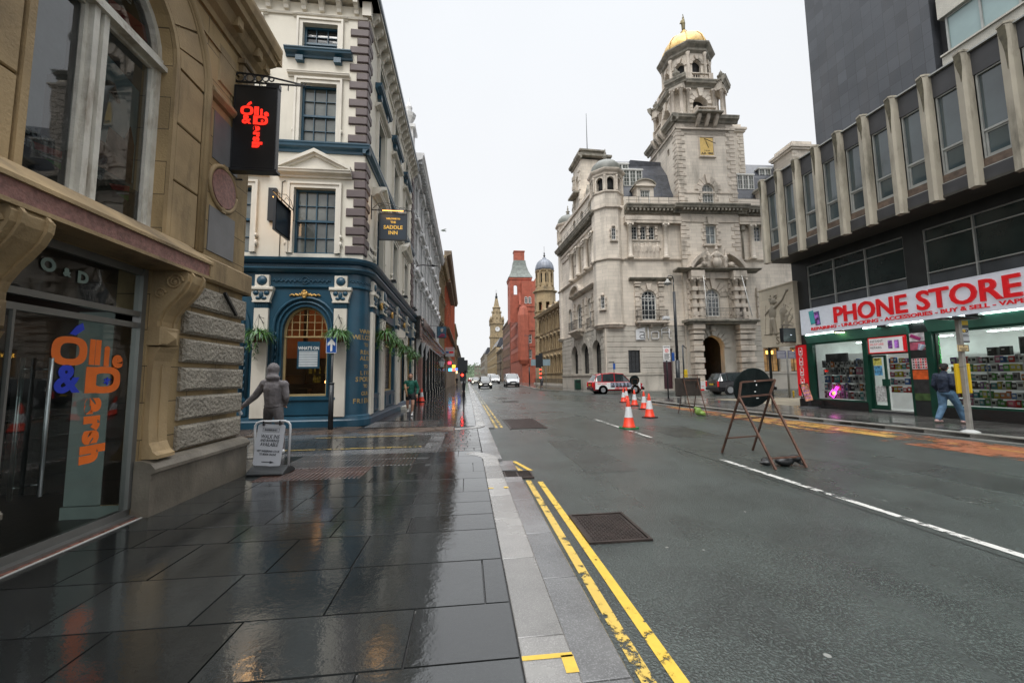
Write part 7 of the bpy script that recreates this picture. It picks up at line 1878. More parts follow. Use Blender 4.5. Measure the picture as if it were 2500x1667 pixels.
mb = MB(); mb.tube([(13.05,-0.1,6.8),(13.05,-0.1,13.2)], 0.09, 8); mb.tube([(13.05,-0.1,13.8),(13.05,-0.1,17.6)], 0.09, 8); mb.bevbox(12.85,13.3,-0.35,0,17.2,18.6,0.08); mb.build('downpipe', m_portd, ho)
mb = MB(); mb.box(7.3, 10.3, TD+0.72, 4, 5.75, 5.8); mb.quad((7.3,3.8,0),(10.3,3.8,0),(10.3,3.8,5.75),(7.3,3.8,5.75)); mb.quad((7.3,TD+.7,0),(7.3,3.8,0),(7.3,3.8,5.75),(7.3,TD+.7,5.75)); mb.quad((10.3,3.8,0),(10.3,TD+.7,0),(10.3,TD+.7,5.75),(10.3,3.8,5.75)); mb.box(8.7,8.8,3.4,3.5,0.8,4); mb.box(7.3,10.3,3.3,3.4,3.0,3.15); mb.build('porch_back', M('porch_shade', (0.03,0.028,0.026), 0.6, var=0.4, scale=2), ho)  # shade of the deep porch put into its near-black wall colour
mb = MB()
for k in range(6): mb.box(7.2, 10.4, TD-1.1+k*0.28, 1.8, 0.0, 0.14*(k+1))
mb.build('entrance_steps', m_portg, ho)
mb = MB(); mb.bevbox(7.66,7.80,TD+0.75,TD+0.9,3.35,4.1,0.02); mb.build('porch_lantern', glow('porch_lantern', (1.0,0.5,0.06), 14), ho)
ld = bpy.data.lights.new('porch_light', 'POINT'); ld.energy = 10; ld.color = (1, 0.55, 0.15); ld.shadow_soft_size = 0.15
lo = bpy.data.objects.new('porch_light', ld); COL.objects.link(lo); lo.location = HT @ Vector((8.1, TD+0.6, 3.8))
for (a, b) in (((7.35,TD-1.9,7.4),(7.62,TD-1.0,11.9)), ((12.05,TD-1.9,7.4),(11.8,TD-1.0,11.9))):
    mb = MB(); mb.tube([a, b], [0.045, 0.03], 6); o = mb.build('white_flag_staff', m_sash, ho)
hs_ = root('hotel_letter_sign', 'white metal aloft letters fixed to the hotel wall below the left balcony', 'letter sign', T=HT)
m_let = plain('white_metal_letter', (0.72,0.73,0.74), 0.3, metal=0.2)
mb = MB(); mb.prism([(0.62,5.28),(0.62,6.30),(0.95,6.45),(1.62,6.58),(1.62,5.28)], -0.20, -0.10)
mb.build('letter_block', m_let, hs_)
mb = MB()
def stroke(pts, w=0.10): mb.tube([(x, -0.16, z) for x, z in pts], w/2, 6)
stroke([(1.95,6.62),(1.95,5.42),(2.02,5.36)])
stroke([(2.30,5.40),(2.30,6.05),(2.40,6.12),(3.00,6.12),(3.08,6.05),(3.08,5.48),(3.0,5.38),(2.38,5.38),(2.30,5.40)])
stroke([(3.42,5.38),(3.42,6.35),(3.52,6.48),(4.15,6.55)]); stroke([(3.42,6.05),(4.0,6.08)])
stroke([(4.25,6.45),(4.20,5.48),(4.30,5.40),(4.45,5.40)]); stroke([(4.0,6.10),(4.50,6.12)])
mb.build('letters', m_let, hs_)
mb = MB(); stroke([(1.02,6.08),(1.42,6.10),(1.50,6.02),(1.50,5.45),(1.60,5.38)], 0.09); stroke([(1.50,5.80),(1.10,5.74),(1.02,5.62),(1.08,5.45),(1.42,5.42)], 0.09)
for v in mb.v: v.y -= 0.03
mb.build('letter_a', m_dkpanel, hs_)

for nm in ('tower_crown','tower_columns','crown_cornice','gold_dome','dome_finial','statue','urns'):
    o = bpy.data.objects[nm]; o.scale = (1,1,0.95); o.location = (0,0,0.74)
o = [x for x in ho.children if x.name.startswith('belfry_dark')][-1]; o.scale = (1,1,0.95); o.location = (0,0,0.74)
def terrace(name, label, T, L_, floors, wall, trim, glassm, framem, cor=(0.6, 0.5), roof=None, ground=None, bays=4, ww=1.1, depth=10, hood='flat', dent=0.4, endwalls=True, colm=False, cmat=None, z0=0.0, cat='building', group=None, sub=True, arch=False, nx=2, nz=2):
    """a street front: floors = [(sill, head)], seen along its local x axis; returns its root"""
    r_ = root(name, label, cat, T=T, group=group)
    I_ = Matrix.Identity(4); bw = L_/bays
    H_ = floors[-1][1]+0.9
    holes = []
    for (a, b) in floors:
        for k in range(bays): c = (k+0.5)*bw; holes.append((c-ww/2, c+ww/2, a, b, 'a' if arch else 'r'))
    mb = MB(); mb.wall(0, L_, z0, H_, holes, depth=0.3)
    if endwalls: mb.add([(0,0,z0),(0,depth,z0),(0,depth,H_),(0,0,H_),(L_,0,z0),(L_,depth,z0),(L_,depth,H_),(L_,0,H_),], [(3,2,1,0),(4,5,6,7)]); mb.add([(0,0,H_),(L_,0,H_),(L_,depth,H_),(0,depth,H_)], [(0,1,2,3)])
    mb.build('wall', wall, r_)
    for h in holes: window(r_, h, I_, framem, glassm, nx, nz, 0.08, 0.04, 0.18, sub=sub)
    mb = MB()
    cornice(mb, 0, L_, H_-0.1, cor[0], cor[1], dent=dent, dw=0.16, ends=False)
    for (a, b) in floors: mb.box(0, L_, -0.10, 0.02, a-0.35, a-0.22)
    for h in holes:
        c = (h[0]+h[1])/2
        archring(mb, h, 0.13, -0.08, 0.0)
        mb.box(h[0]-0.2, h[1]+0.2, -0.2, 0.02, h[2]-0.14, h[2]-0.02)
        if hood == 'ped': cornice(mb, h[0]-0.22, h[1]+0.22, h[3]+0.25, 0.2, 0.3); mb.prism([(h[0]-0.4,h[3]+0.45),(h[1]+0.4,h[3]+0.45),(c,h[3]+0.9)], -0.3, 0)
        elif hood == 'flat': cornice(mb, h[0]-0.2, h[1]+0.2, h[3]+0.22, 0.2, 0.28)
        if hood in ('ped', 'flat'):
            for s_ in (-1, 1): mb.prof([(0,h[3]+0.22),(-0.22,h[3]+0.22),(-0.12,h[3]-0.05),(0,h[3]-0.2)], c+s_*(ww/2+0.16)-0.06, c+s_*(ww/2+0.16)+0.06)
    if colm:
        for k in range(bays+1):
            for (a, b) in floors: mb.lathe([(0.2,a-0.2),(0.16,a),(0.14,b),(0.22,b+0.2)], (min(max(k*bw,0.2),L_-0.2),-0.12,0), 8)
    mb.build('stone_dressing', trim, r_)
    if roof:
        mb = MB(); mb.prof([(0.2,H_+cor[0]-0.2),(2.2,H_+roof[0]),(depth-2,H_+roof[0]),(depth,H_)], 0.0, L_); mb.build('roof', roof[1], r_)
        for k in range(roof[2]):
            c = (k+0.5)*L_/roof[2]; d = MB(); d.box(c-0.6, c+0.6, 0.7, 2.5, H_+0.3, H_+1.7); d.prism([(c-0.75,H_+1.7),(c+0.75,H_+1.7),(c,H_+2.3)], 0.55, 2.5); d.build('dormer', trim, r_)
    return r_, H_
m_stuc = M('grey_white_stucco', (0.50, 0.50, 0.50), 0.6, var=0.12, scale=0.8, bump=0.2, bscale=20, stain=0.4, staincol=(0.22, 0.22, 0.22), brick=(2.0, 0.32, 0.02, (0.28, 0.28, 0.28), 0.03))
m_stuct = M('white_stucco_trim', (0.60, 0.60, 0.60), 0.6, var=0.12, scale=1, bump=0.2, bscale=20, stain=0.5, staincol=(0.25, 0.25, 0.24))
m_brick = M('orange_red_brick', (0.50, 0.105, 0.04), 0.7, var=0.2, scale=0.6, bump=0.2, bscale=30, stain=0.3, staincol=(0.10, 0.035, 0.02), brick=(0.23, 0.075, 0.006, (0.20, 0.09, 0.06), 0.2))
m_brickt = M('red_terracotta', (0.36, 0.095, 0.055), 0.65, var=0.2, scale=1, bump=0.2, bscale=16, stain=0.5, staincol=(0.10, 0.035, 0.025))
m_brownst = M('brown_sandstone', (0.19, 0.145, 0.10), 0.7, var=0.2, scale=0.8, bump=0.2, bscale=16, stain=0.6, staincol=(0.05, 0.042, 0.03), stainscale=1.0)
m_yst = M('yellow_sandstone', (0.40, 0.30, 0.17), 0.7, var=0.18, scale=0.6, bump=0.2, bscale=14, stain=0.7, staincol=(0.09, 0.075, 0.045), stainscale=0.9, brick=(1.0, 0.4, 0.008, (0.17, 0.13, 0.08), 0.08))
m_ystt = M('yellow_sandstone_trim', (0.31, 0.235, 0.135), 0.7, var=0.25, scale=0.9, bump=0.3, bscale=12, stain=0.8, staincol=(0.07, 0.06, 0.04), stainscale=1.2)
m_greyst = M('grey_distant_stone', (0.26, 0.235, 0.195), 0.7, var=0.2, scale=0.5, bump=0.1, stain=0.5, staincol=(0.12,0.11,0.09))
LT = lambda y: TR(-3.43, y, 0, 90)
ws, H_ = terrace('white_stucco_building', 'grey white stucco building with stacked bracketed window hoods next to the corner pub', LT(25.0), 24, [(5.6,8.0),(9.3,11.4),(12.4,14.4)], m_stuc, m_stuct, m_win, m_sash, cor=(0.8,0.7), bays=8, ww=1.1, hood='ped', dent=0.5)
mb = MB(); mb.quoins(0, 4.9, 15.0, 0.33, 0.04, 0.07, 0.5, 0.32, 1); mb.build('quoins', m_quoin, ws)
mb = MB()
mb.box(0,24,0.0,0.4,16.0,16.6); mb.box(0.2,1.2,0.05,0.8,16.0,17.8); mb.box(0.05,1.35,-0.1,0.95,17.8,18.0)
mb.lathe([(0.3,18.0),(0.15,18.2),(0.15,18.35),(0.42,18.75),(0.48,19.0),(0.2,19.15),(0.2,19.3),(0.24,19.5),(0.05,19.9),(0.01,20.2)], (0.7,0.4,0), 8, sm=False)
for u in (8, 16, 23): mb.box(u-0.4,u+0.4,0.0,0.6,16.6,17.4)
mb.build('parapet', m_stuct, ws)
mb = MB()
for k in range(16):
    u = 0.6+k*1.5
    for z in (8.6, 11.9):
        mb.ball((u,-0.1,z), (0.12,0.1,0.2), 8, 6); mb.ball((u,-0.08,z-0.4), (0.08,0.08,0.16), 8, 6)
mb.build('stucco_ornament', m_stuct, ws)
mb = MB(); rb_ = random.Random(2)
for k in range(18): leaf(mb, (14.5,-0.8,16.3), (rb_.uniform(-.4,.4), -1, rb_.uniform(-.1,.5)), rb_.uniform(.3,.8), 0.05, 0.15, rb_)
o = mb.build('buddleia', m_leaf); o.matrix_world = LT(25.0); tag(o, 'straggly weed growing out of the white building cornice', 'plant')
mb = MB(); mb.tube([(1.4,0,8.6),(1.4,-0.15,8.95),(1.4,-0.5,9.0),(1.4,-1.5,8.95)], 0.035, 6); mb.lathe([(0.05,-0.06),(0.14,0),(0.10,0.08),(0.03,0.1)], (1.4,-1.2,8.95), 10); mb.build('wall_lamp_arm', m_black, ws)
bp_ = root('black_pub_front', 'glossy black timber pub front with pale consoles below the white stucco building', 'pub front', T=LT(25.3))
mb = MB()
mb.box(0,33,-0.10,0.3,4.05,4.9)
cornice(mb, 0.0, 33, 4.75, 0.35, 0.55, ends=False); cornice(mb, 0, 33, 3.95, 0.2, 0.3, ends=False)
mb.box(-0.15,1.15,-0.52,0.2,4.1,5.25); mb.box(-0.22,1.22,-0.6,0.2,5.25,5.4); mb.box(-0.2,1.2,-0.56,0.2,4.02,4.12)
for k in range(12):
    u = 0.15+k*2.9; mb.bevbox(u,u+0.5,-0.28,0.2,0.0,4.1,0.03); mb.box(u-0.08,u+0.58,-0.34,0.2,0,0.5)
    for q in (1.05, 1.75): mb.bevbox(u+q,u+q+0.12,-0.15,0.2,0.0,4.0,0.02)
mb.box(0,33,-0.12,0.25,0,0.75)
mb.build('timber_front', M('glossy_black_timber', (0.010,0.014,0.014), 0.2, var=0.4, scale=2, spec=0.8), bp_)
for u in (0.15, 3.05, 5.95):
    mb = MB(); mb.prof([(-0.28,4.0),(-0.5,4.0),(-0.46,3.7),(-0.34,3.4),(-0.36,3.1),(-0.28,2.9)], u+0.1, u+0.4); mb.build('pale_console', m_stuct, bp_)
mb = MB(); mb.bevbox(3.0,3.55,-0.3,0.2,0.5,3.0,0.02); mb.build('granite_pilaster', m_redgran, bp_)
for k in range(11):
    u = 0.75+k*2.9; mb = MB(); frame_ring(mb, (u,u+2.2,0.8,3.9,'r'), 0.06, 0.0, 0.08); mb.box(u,u+2.2,-0.02,0.08,2.9,2.98); o = mb.build('pub_window', m_sash if k % 2 else m_black, bp_)
    g = MB(); g.quad((u,0.06,0.8),(u+2.2,0.06,0.8),(u+2.2,0.06,3.9),(u,0.06,3.9)); g.build('pane', m_win, o)
mb = MB(); mb.box(1.2,11,-0.62,-0.58,4.95,5.45); mb.build('name_board', m_black, bp_)
ln = root('wall_lantern', 'glass wall lantern hung from the black pub front', 'lantern', (-2.35, 38.0, 2.55))
mb = MB(); mb.lathe([(0.14,0),(0.30,0.55)], (0,0,0), 6, sm=False); mb.build('lantern_glass', M('frosted_glass', (0.30,0.33,0.33), 0.2, emit=0.25), ln)
mb = MB(); mb.lathe([(0.34,0.55),(0.30,0.62),(0.1,0.85),(0.05,0.95),(0.01,1.05)], (0,0,0), 6, sm=False); mb.lathe([(0.03,-0.1),(0.15,0.0)], (0,0,0), 6); mb.tube([(0,0,0.9),(-0.2,0,1.15),(-0.9,0,1.2)], 0.02, 5)
for k in range(6): a = R(60*k); mb.tube([(0.14*math.cos(a),0.14*math.sin(a),0),(0.30*math.cos(a),0.30*math.sin(a),0.55)], 0.012, 4)
mb.build('lantern_frame', m_black, ln)
terrace('brown_stone_building', 'narrow brown stone building between the white stucco and red brick buildings', LT(49.2), 11.6, [(5.4,8.2),(9.3,12.0),(12.9,15.2)], m_brownst, m_ystt, m_win, m_brownwood, cor=(0.8,0.8), bays=4, ww=1.3, hood='flat')
br, H_ = terrace('red_brick_building', 'tall orange red brick building with heavy stone balconies on the left side', LT(61.0), 44, [(5.4,8.2),(9.4,12.2),(13.2,15.8),(16.8,19.2)], m_brick, m_brownst, m_win, m_sash, cor=(1.2,1.1), bays=14, ww=1.4, hood='none', dent=0.9)
mb = MB()
for k in range(15): mb.bevbox(k*44/14-0.25 if k else 0, k*44/14+0.25, -0.25, 0.02, 4.5, 20.0, 0.03)
mb.build('brick_piers', m_brick, br)
mb = MB(); mb.bevbox(0, 44, -0.8, 0, 9.0, 9.3, 0.05); mb.bevbox(0, 20, -1.0, 0, 16.2, 16.5, 0.05); mb.bevbox(0, 44, -0.7, 0, 4.2, 5.0, 0.05); mb.build('balcony', m_brownst, br)
mb = MB(); mb.box(0,44,-0.3,0.0,0,4.2); mb.build('stone_pier', m_brownst, br)
terrace('stone_building', 'yellow brown stone building beyond the red brick one on the left', LT(105.5), 30, [(5.4,7.8),(9,11.2),(12.4,14.4)], m_yst, m_ystt, m_win, m_sash, bays=9, ww=1.3, hood='flat', sub=False)
terrace('stone_building', 'grey stone building near the far end of the left side', LT(136), 60, [(5.4,7.8),(9,11.2)], m_greyst, m_brownst, m_win, m_sash, bays=14, ww=1.6, hood='none', sub=False)
terrace('stone_building', 'low pale building at the very end of the left side', LT(197), 110, [(5.4,7.8),(9,11.0)], m_greyst, m_brownst, m_win, m_sash, bays=14, ww=2, hood='none', sub=False)

DT = TR(18.9, 74.6, 0, -86.1)
ds, H_ = terrace('domed_sandstone_building', 'yellow sandstone building with a round grey dome turret beyond the stone hotel', DT @ Matrix.Translation((-20,0,0)), 26, [(2.4,5.6),(7.4,10.2),(11.6,14.6)], m_yst, m_ystt, m_win, m_brownwood, cor=(0.9,0.9), bays=9, ww=1.1, hood='ped', dent=0.5, colm=True, roof=(3.0, m_roof, 6))
DI = (DT @ Matrix.Translation((-20,0,0))).inverted()
c_ = DI @ Vector((19.2, 95.5, 0))
mb = MB(); octa(mb, c_.x, c_.y, 2.6, 0, 22.2, lambda w: [(-0.45,0.45,12,15,'a'),(-0.45,0.45,7.5,10,'r'),(-0.45,0.45,17.2,19.6,'r')], 0.3); octa(mb, c_.x, c_.y, 2.15, 23.6, 27.4, lambda w: [(-0.42,0.42,24.5,26.9,'a')], 0.3); mb.build('turret_shaft', m_yst, ds)
mb = MB()
for z, p in ((6.2,0.3),(10.9,0.3),(15.8,0.35),(17.0,0.2),(22.0,0.5)): octring(mb, c_.x, c_.y, [(2.6,z),(2.6+p,z+0.25),(2.6+p,z+0.5),(2.55,z+0.55)])
octring(mb, c_.x, c_.y, [(2.9,22.5),(2.4,22.7),(2.4,23.4),(2.1,23.6)]); octring(mb, c_.x, c_.y, [(2.15,27.2),(2.4,27.4),(2.45,27.65),(2.0,27.75)])
for k in range(8): a = R(k*45); mb.lathe([(0.2,23.6),(0.15,24),(0.15,27),(0.2,27.3)], (c_.x+2.2*math.cos(a), c_.y+2.2*math.sin(a), 0), 8)
mb.build('turret_trim', m_ystt, ds)
mb = MB(); mb.lathe([(2.25,27.7),(2.3,28.2),(2.15,28.9),(1.8,29.7),(1.2,30.3),(0.5,30.7),(0.5,31.0),(0.35,31.1)], (c_.x,c_.y,0), 16)
for k in range(16): a = R(k*22.5); mb.tube([((r+0.03)*math.cos(a)+c_.x, (r+0.03)*math.sin(a)+c_.y, z) for r, z in ((2.25,27.7),(2.3,28.2),(2.15,28.9),(1.8,29.7),(1.2,30.3),(0.5,30.7))], 0.04, 4)
mb.build('dome', M('grey_lead_dome', (0.20,0.22,0.26), 0.4, var=0.2, scale=1.5), ds)
mb = MB(); mb.lathe([(0.35,31.0),(0.15,31.3),(0.3,31.6),(0.1,31.9),(0.2,32.2),(0.04,32.5),(0.04,34.0)], (c_.x,c_.y,0), 8); mb.build('finial', m_ironw, ds)
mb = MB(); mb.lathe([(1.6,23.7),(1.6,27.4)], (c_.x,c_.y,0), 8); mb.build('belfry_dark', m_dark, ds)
RDT = TR(15.6, 112.0, 0, -90)
rd, H_ = terrace('red_gabled_building', 'bright red brick building with pointed gables and a square tower with a hooked slate roof', RDT @ Matrix.Translation((-30,0,0)), 30, [(6.8,9.4),(11.2,13.8),(15.4,17.8),(19.4,21.0)], m_brickt, m_brickt, m_win, m_sash, cor=(0.6,0.5), bays=9, ww=1.2, hood='none', dent=0.6, sub=False)
RI = (RDT @ Matrix.Translation((-30,0,0))).inverted(); F_ = RI @ TR(15.6, 111.85, 0, 0)
mb = MB(F_); hs = [(0.9+k*1.1,1.7+k*1.1,a,b,'a') for k in range(2) for a, b in ((6.8,9.4),(11.2,13.8),(22.6,24.6))]+[(5.4,6.2,11.2,13.8,'a'),(6.8,7.6,11.2,13.8,'a')]
mb.wall(0, 9, 0, 22, hs[:2]+hs[3:5]+hs[6:], depth=0.3)
mb.prism([(0.2,22),(9,22),(4.8,30.5)], 0.0, 0.5); mb.prism([(-0.2,22),(9.2,22),(4.8,31.2)], 0.4, 0.9)
mb.wall(0,9,0,6,[(0.8,3.4,0,4.8,'a')],y=-0.1,depth=0.6)
mb.lathe([(1.2,5.2),(1.7,6.4),(1.7,19.2),(1.2,21.5),(0.5,22.4)], (0.6,0.6,0), 8, sm=False)
mb.box(0.6,5.2,3.0,7.6,20,30.0)
mb.T = RI @ TR(15.6,112.0,0,-90)
for u in (-6,-13,-20,-27): mb.prism([(u-2.4,22),(u+2.4,22),(u,27.8)], -0.1, 0.6); mb.box(u-2.3,u+2.3,0.3,5,22,23.5)
mb.build('gable', m_brickt, rd)
for h in hs: 
    w = window(rd, h, F_ @ Matrix.Translation((0,-0.02 if h[2] > 20 else 0,0)), m_sash, m_win, 2, 3, 0.12, 0.05, 0.1 if h[2] < 20 else -0.06)
mb = MB(F_); 
for h in hs: archring(mb, h, 0.2, -0.12, 0)
for z in (5.6,10.3,14.8,20.4,21.8): mb.box(-0.1,9,-0.18,0,z,z+0.3)
mb.lathe([(0.25,31),(0.1,31.5),(0.3,31.9),(0.08,32.3),(0.01,32.9)], (4.8,0.4,0), 8); mb.build('terracotta_trim', m_brickt, rd)
mb = MB(F_); tw = RI @ Vector((16.0, 121.0, 0))
mb.T = RI @ TR(16.2, 121, 0, 0)
mb.wall(-3.3, 3.3, 18, 31.0, [(-2.1,-1.0,26.4,29.4,'a')], y=-3.3, depth=0.8); mb.T = RI @ TR(16.2,121,0,-90); mb.wall(-3.3,3.3,18,31.0,[(-0.9,0.9,26.4,29.4,'a')], y=-3.3, depth=0.8); mb.T = RI @ TR(16.2,121,0,0)
mb.box(-3.5,3.5,-3.5,3.5,31.0,31.7); mb.box(-1.6,1.6,-1.2,1.2,37.5,40.4); mb.box(-1.75,1.75,-1.35,1.35,40.4,40.7)
for k in range(7): mb.lathe([(0.16,40.7),(0.2,41.1)], (-1.3+k*0.43,0,0), 6)
mb.build('square_tower', m_brickt, rd)
mb = MB(RI @ TR(16.2,121,0,0)); prf = [(3.7,31.7),(3.1,32.8),(2.5,34.2),(2.05,35.8),(1.8,37.5)]
mb.lathe([(r*1.414,z) for r, z in prf], (0,0,0), 4, sm=False, rot=45); mb.build('hooked_roof', M('grey_green_slate', (0.16,0.185,0.165), 0.5, var=0.25, scale=1.2, bump=0.2, brick=(0.6,0.35,0.02,(0.08,0.09,0.08),0.15)), rd)
terrace('sandstone_link', 'plain brownish red front between the red gabled building and the clock spire', TR(15.4, 170, 0, -90), 28, [(5.5,8),(10,12.5),(14.5,17),(19,21)], M('brownish_red_stone', (0.20,0.095,0.07), 0.7, var=0.25, scale=0.6, stain=0.5), m_brownst, m_win, m_sash, bays=9, ww=1.3, hood='none', sub=False, roof=(3, m_roof, 3))
terrace('dark_stone_building', 'sooty stone front with dark roof before the clock spire', TR(15.0, 200, 0, -90), 30, [(5.5,8),(10,12.5)], m_brownst, m_brownst, m_win, m_sash, bays=8, ww=1.5, hood='flat', sub=False, roof=(4, m_roof, 4))
terrace('pale_stone_building', 'long yellow stone civic front under the clock spire', TR(14.8, 290, 0, -90), 88, [(4,7),(9,12),(13.5,16)], m_yst, m_ystt, m_win, m_sash, bays=18, ww=2, hood='none', sub=False, roof=(5, m_roof, 6))
terrace('far_stone_building', 'grey stone front far down the right side', TR(13.0, 380, 0, -90), 85, [(5,8),(11,14),(16,18)], m_greyst, m_brownst, m_win, m_sash, bays=12, ww=3, hood='none', sub=False, roof=(5, m_roof, 3))
terrace('end_block', 'square pale stone block closing the far end of the street', TR(7.6, 400, 0, 0), 13, [(5,7),(10,12)], m_greyst, m_ystt, m_win, m_sash, bays=4, ww=2, hood='none', sub=False)
sp_ = root('clock_spire', 'sandstone civic tower with a white clock face and a stepped octagonal spire', 'clock tower', (19.6, 262, 0))
mb = MB(); mb.box(-4.3,4.3,-4.3,4.3,0,27.5); mb.box(-4.8,4.8,-4.8,4.8,27.5,28.6); mb.box(-4.2,4.2,-4.2,4.2,28.6,36.5); mb.box(-4.7,4.7,-4.7,4.7,36.5,37.3)
mb.wall(-4.2,4.2,17,27.5,[(-1.2,1.2,19,25,'a')],y=-4.35,depth=0.8)
for s1 in (-1,1):
    for s2 in (-1,1): mb.lathe([(0.7,36),(0.7,39),(0.9,39.3),(0.05,42)], (s1*4.0,s2*4.0,0), 6)
mb.lathe([(4.3,37.3),(3.4,42),(2.5,47),(2.9,47.4),(2.9,48.0),(2.0,48.6),(0.9,54.0)], (0,0,0), 8, sm=False, rot=22.5)
for z in (40,44): 
    for k in range(8): a = R(45*k-90); r = 4.3-(z-37.3)*0.185; mb.lathe([(0.3,z),(0.3,z+1.2),(0.02,z+2)], (r*math.cos(a), r*math.sin(a), 0), 5)
mb.build('tower_stone', m_ystt, sp_)
mb = MB(); mb.lathe([(0.9,54),(0.7,55),(1.0,55.4),(0.4,56),(0.5,57),(0.05,58)], (0,0,0), 8)
for a in (-0.35,0.35): mb.tube([(a,0,57),(a,0,60)], 0.05, 4)
mb.build('finial', m_ironw, sp_)
mb = MB(Matrix.Translation((0.3,-4.35,33.0)) @ Matrix.Rotation(R(90),4,'X')); mb.lathe([(0.001,0.15),(1.55,0.15),(1.6,0)], (0,0,0), 24, sm=False); o = mb.build('clock_face', m_white, sp_)
mb = MB(); mb.bar((0.3,-4.55,33),(0.3,-4.55,34.1),0.12); mb.bar((0.3,-4.55,33),(-0.3,-4.55,33.7),0.14)
for k in range(12): a = R(30*k); mb.bar((0.3+1.2*math.cos(a),-4.54,33+1.2*math.sin(a)),(0.3+1.42*math.cos(a),-4.54,33+1.42*math.sin(a)),0.12)
mb.build('clock_hands', m_black, o)
mb = MB(); vs = []; nx_, ny_ = 40, 8; hr = random.Random(8)
for j in range(ny_+1):
    for i in range(nx_+1):
        x = -120+i*8; y = 430+j*30; vs.append((x, y, (1-math.exp(-j*0.45))*20*(0.8+0.2*math.sin(x*0.03))-0.2))
mb.add(vs, [(j*(nx_+1)+i, j*(nx_+1)+i+1, (j+1)*(nx_+1)+i+1, (j+1)*(nx_+1)+i) for j in range(ny_) for i in range(nx_)], True)
m_hill = M('misty_green_hill', (0.075,0.11,0.06), 0.9, var=0.4, scale=0.05, bump=0)
tag(mb.build('hillside', m_hill), kind='structure')
mb = MB()
for k in range(2600):
    x = hr.uniform(-30, 60); y = hr.uniform(432, 560); zb = (1-math.exp(-((y-430)/30)*0.45))*17
    z = zb+abs(hr.gauss(2.2, 2.0)); s_ = hr.uniform(0.6, 1.6); a, b = hr.uniform(0, 6.3), hr.uniform(-0.8, 0.8)
    c = Vector((x, y, z)); d = Vector((math.cos(a), math.sin(a), b)).normalized()*s_; e_ = Vector((-math.sin(a)*0.4, 0.3, 1)).normalized()*s_
    mb.add([c-d, c-e_*0.6, c+d, c+e_*0.6], [(0,1,2,3)])
tag(mb.build('distant_wood', M('misty_tree_leaf', (0.085,0.125,0.07), 0.8, var=0.6, scale=0.2, bump=0)), 'misty green woodland closing the end of the street', 'woodland', kind='stuff')
m_tyre = M('tyre_rubber', (0.012,0.012,0.012), 0.6, var=0.2); m_rim = M('alloy_rim', (0.35,0.36,0.37), 0.35, metal=0.6, var=0.1)
m_cglass = darkglass('car_glass', (0.03,0.04,0.042), 0.04)
m_headl = glow('headlight_on', (1.0,0.93,0.72), 6); m_tail = plain('tail_lamp_red', (0.45,0.01,0.01), 0.2, emit=0.4); m_lens = plain('lamp_lens_clear', (0.5,0.52,0.55), 0.15)
def paintm(n, c): return M(n, c, 0.22, var=0.06, scale=2, bump=0.02, coat=0.8)
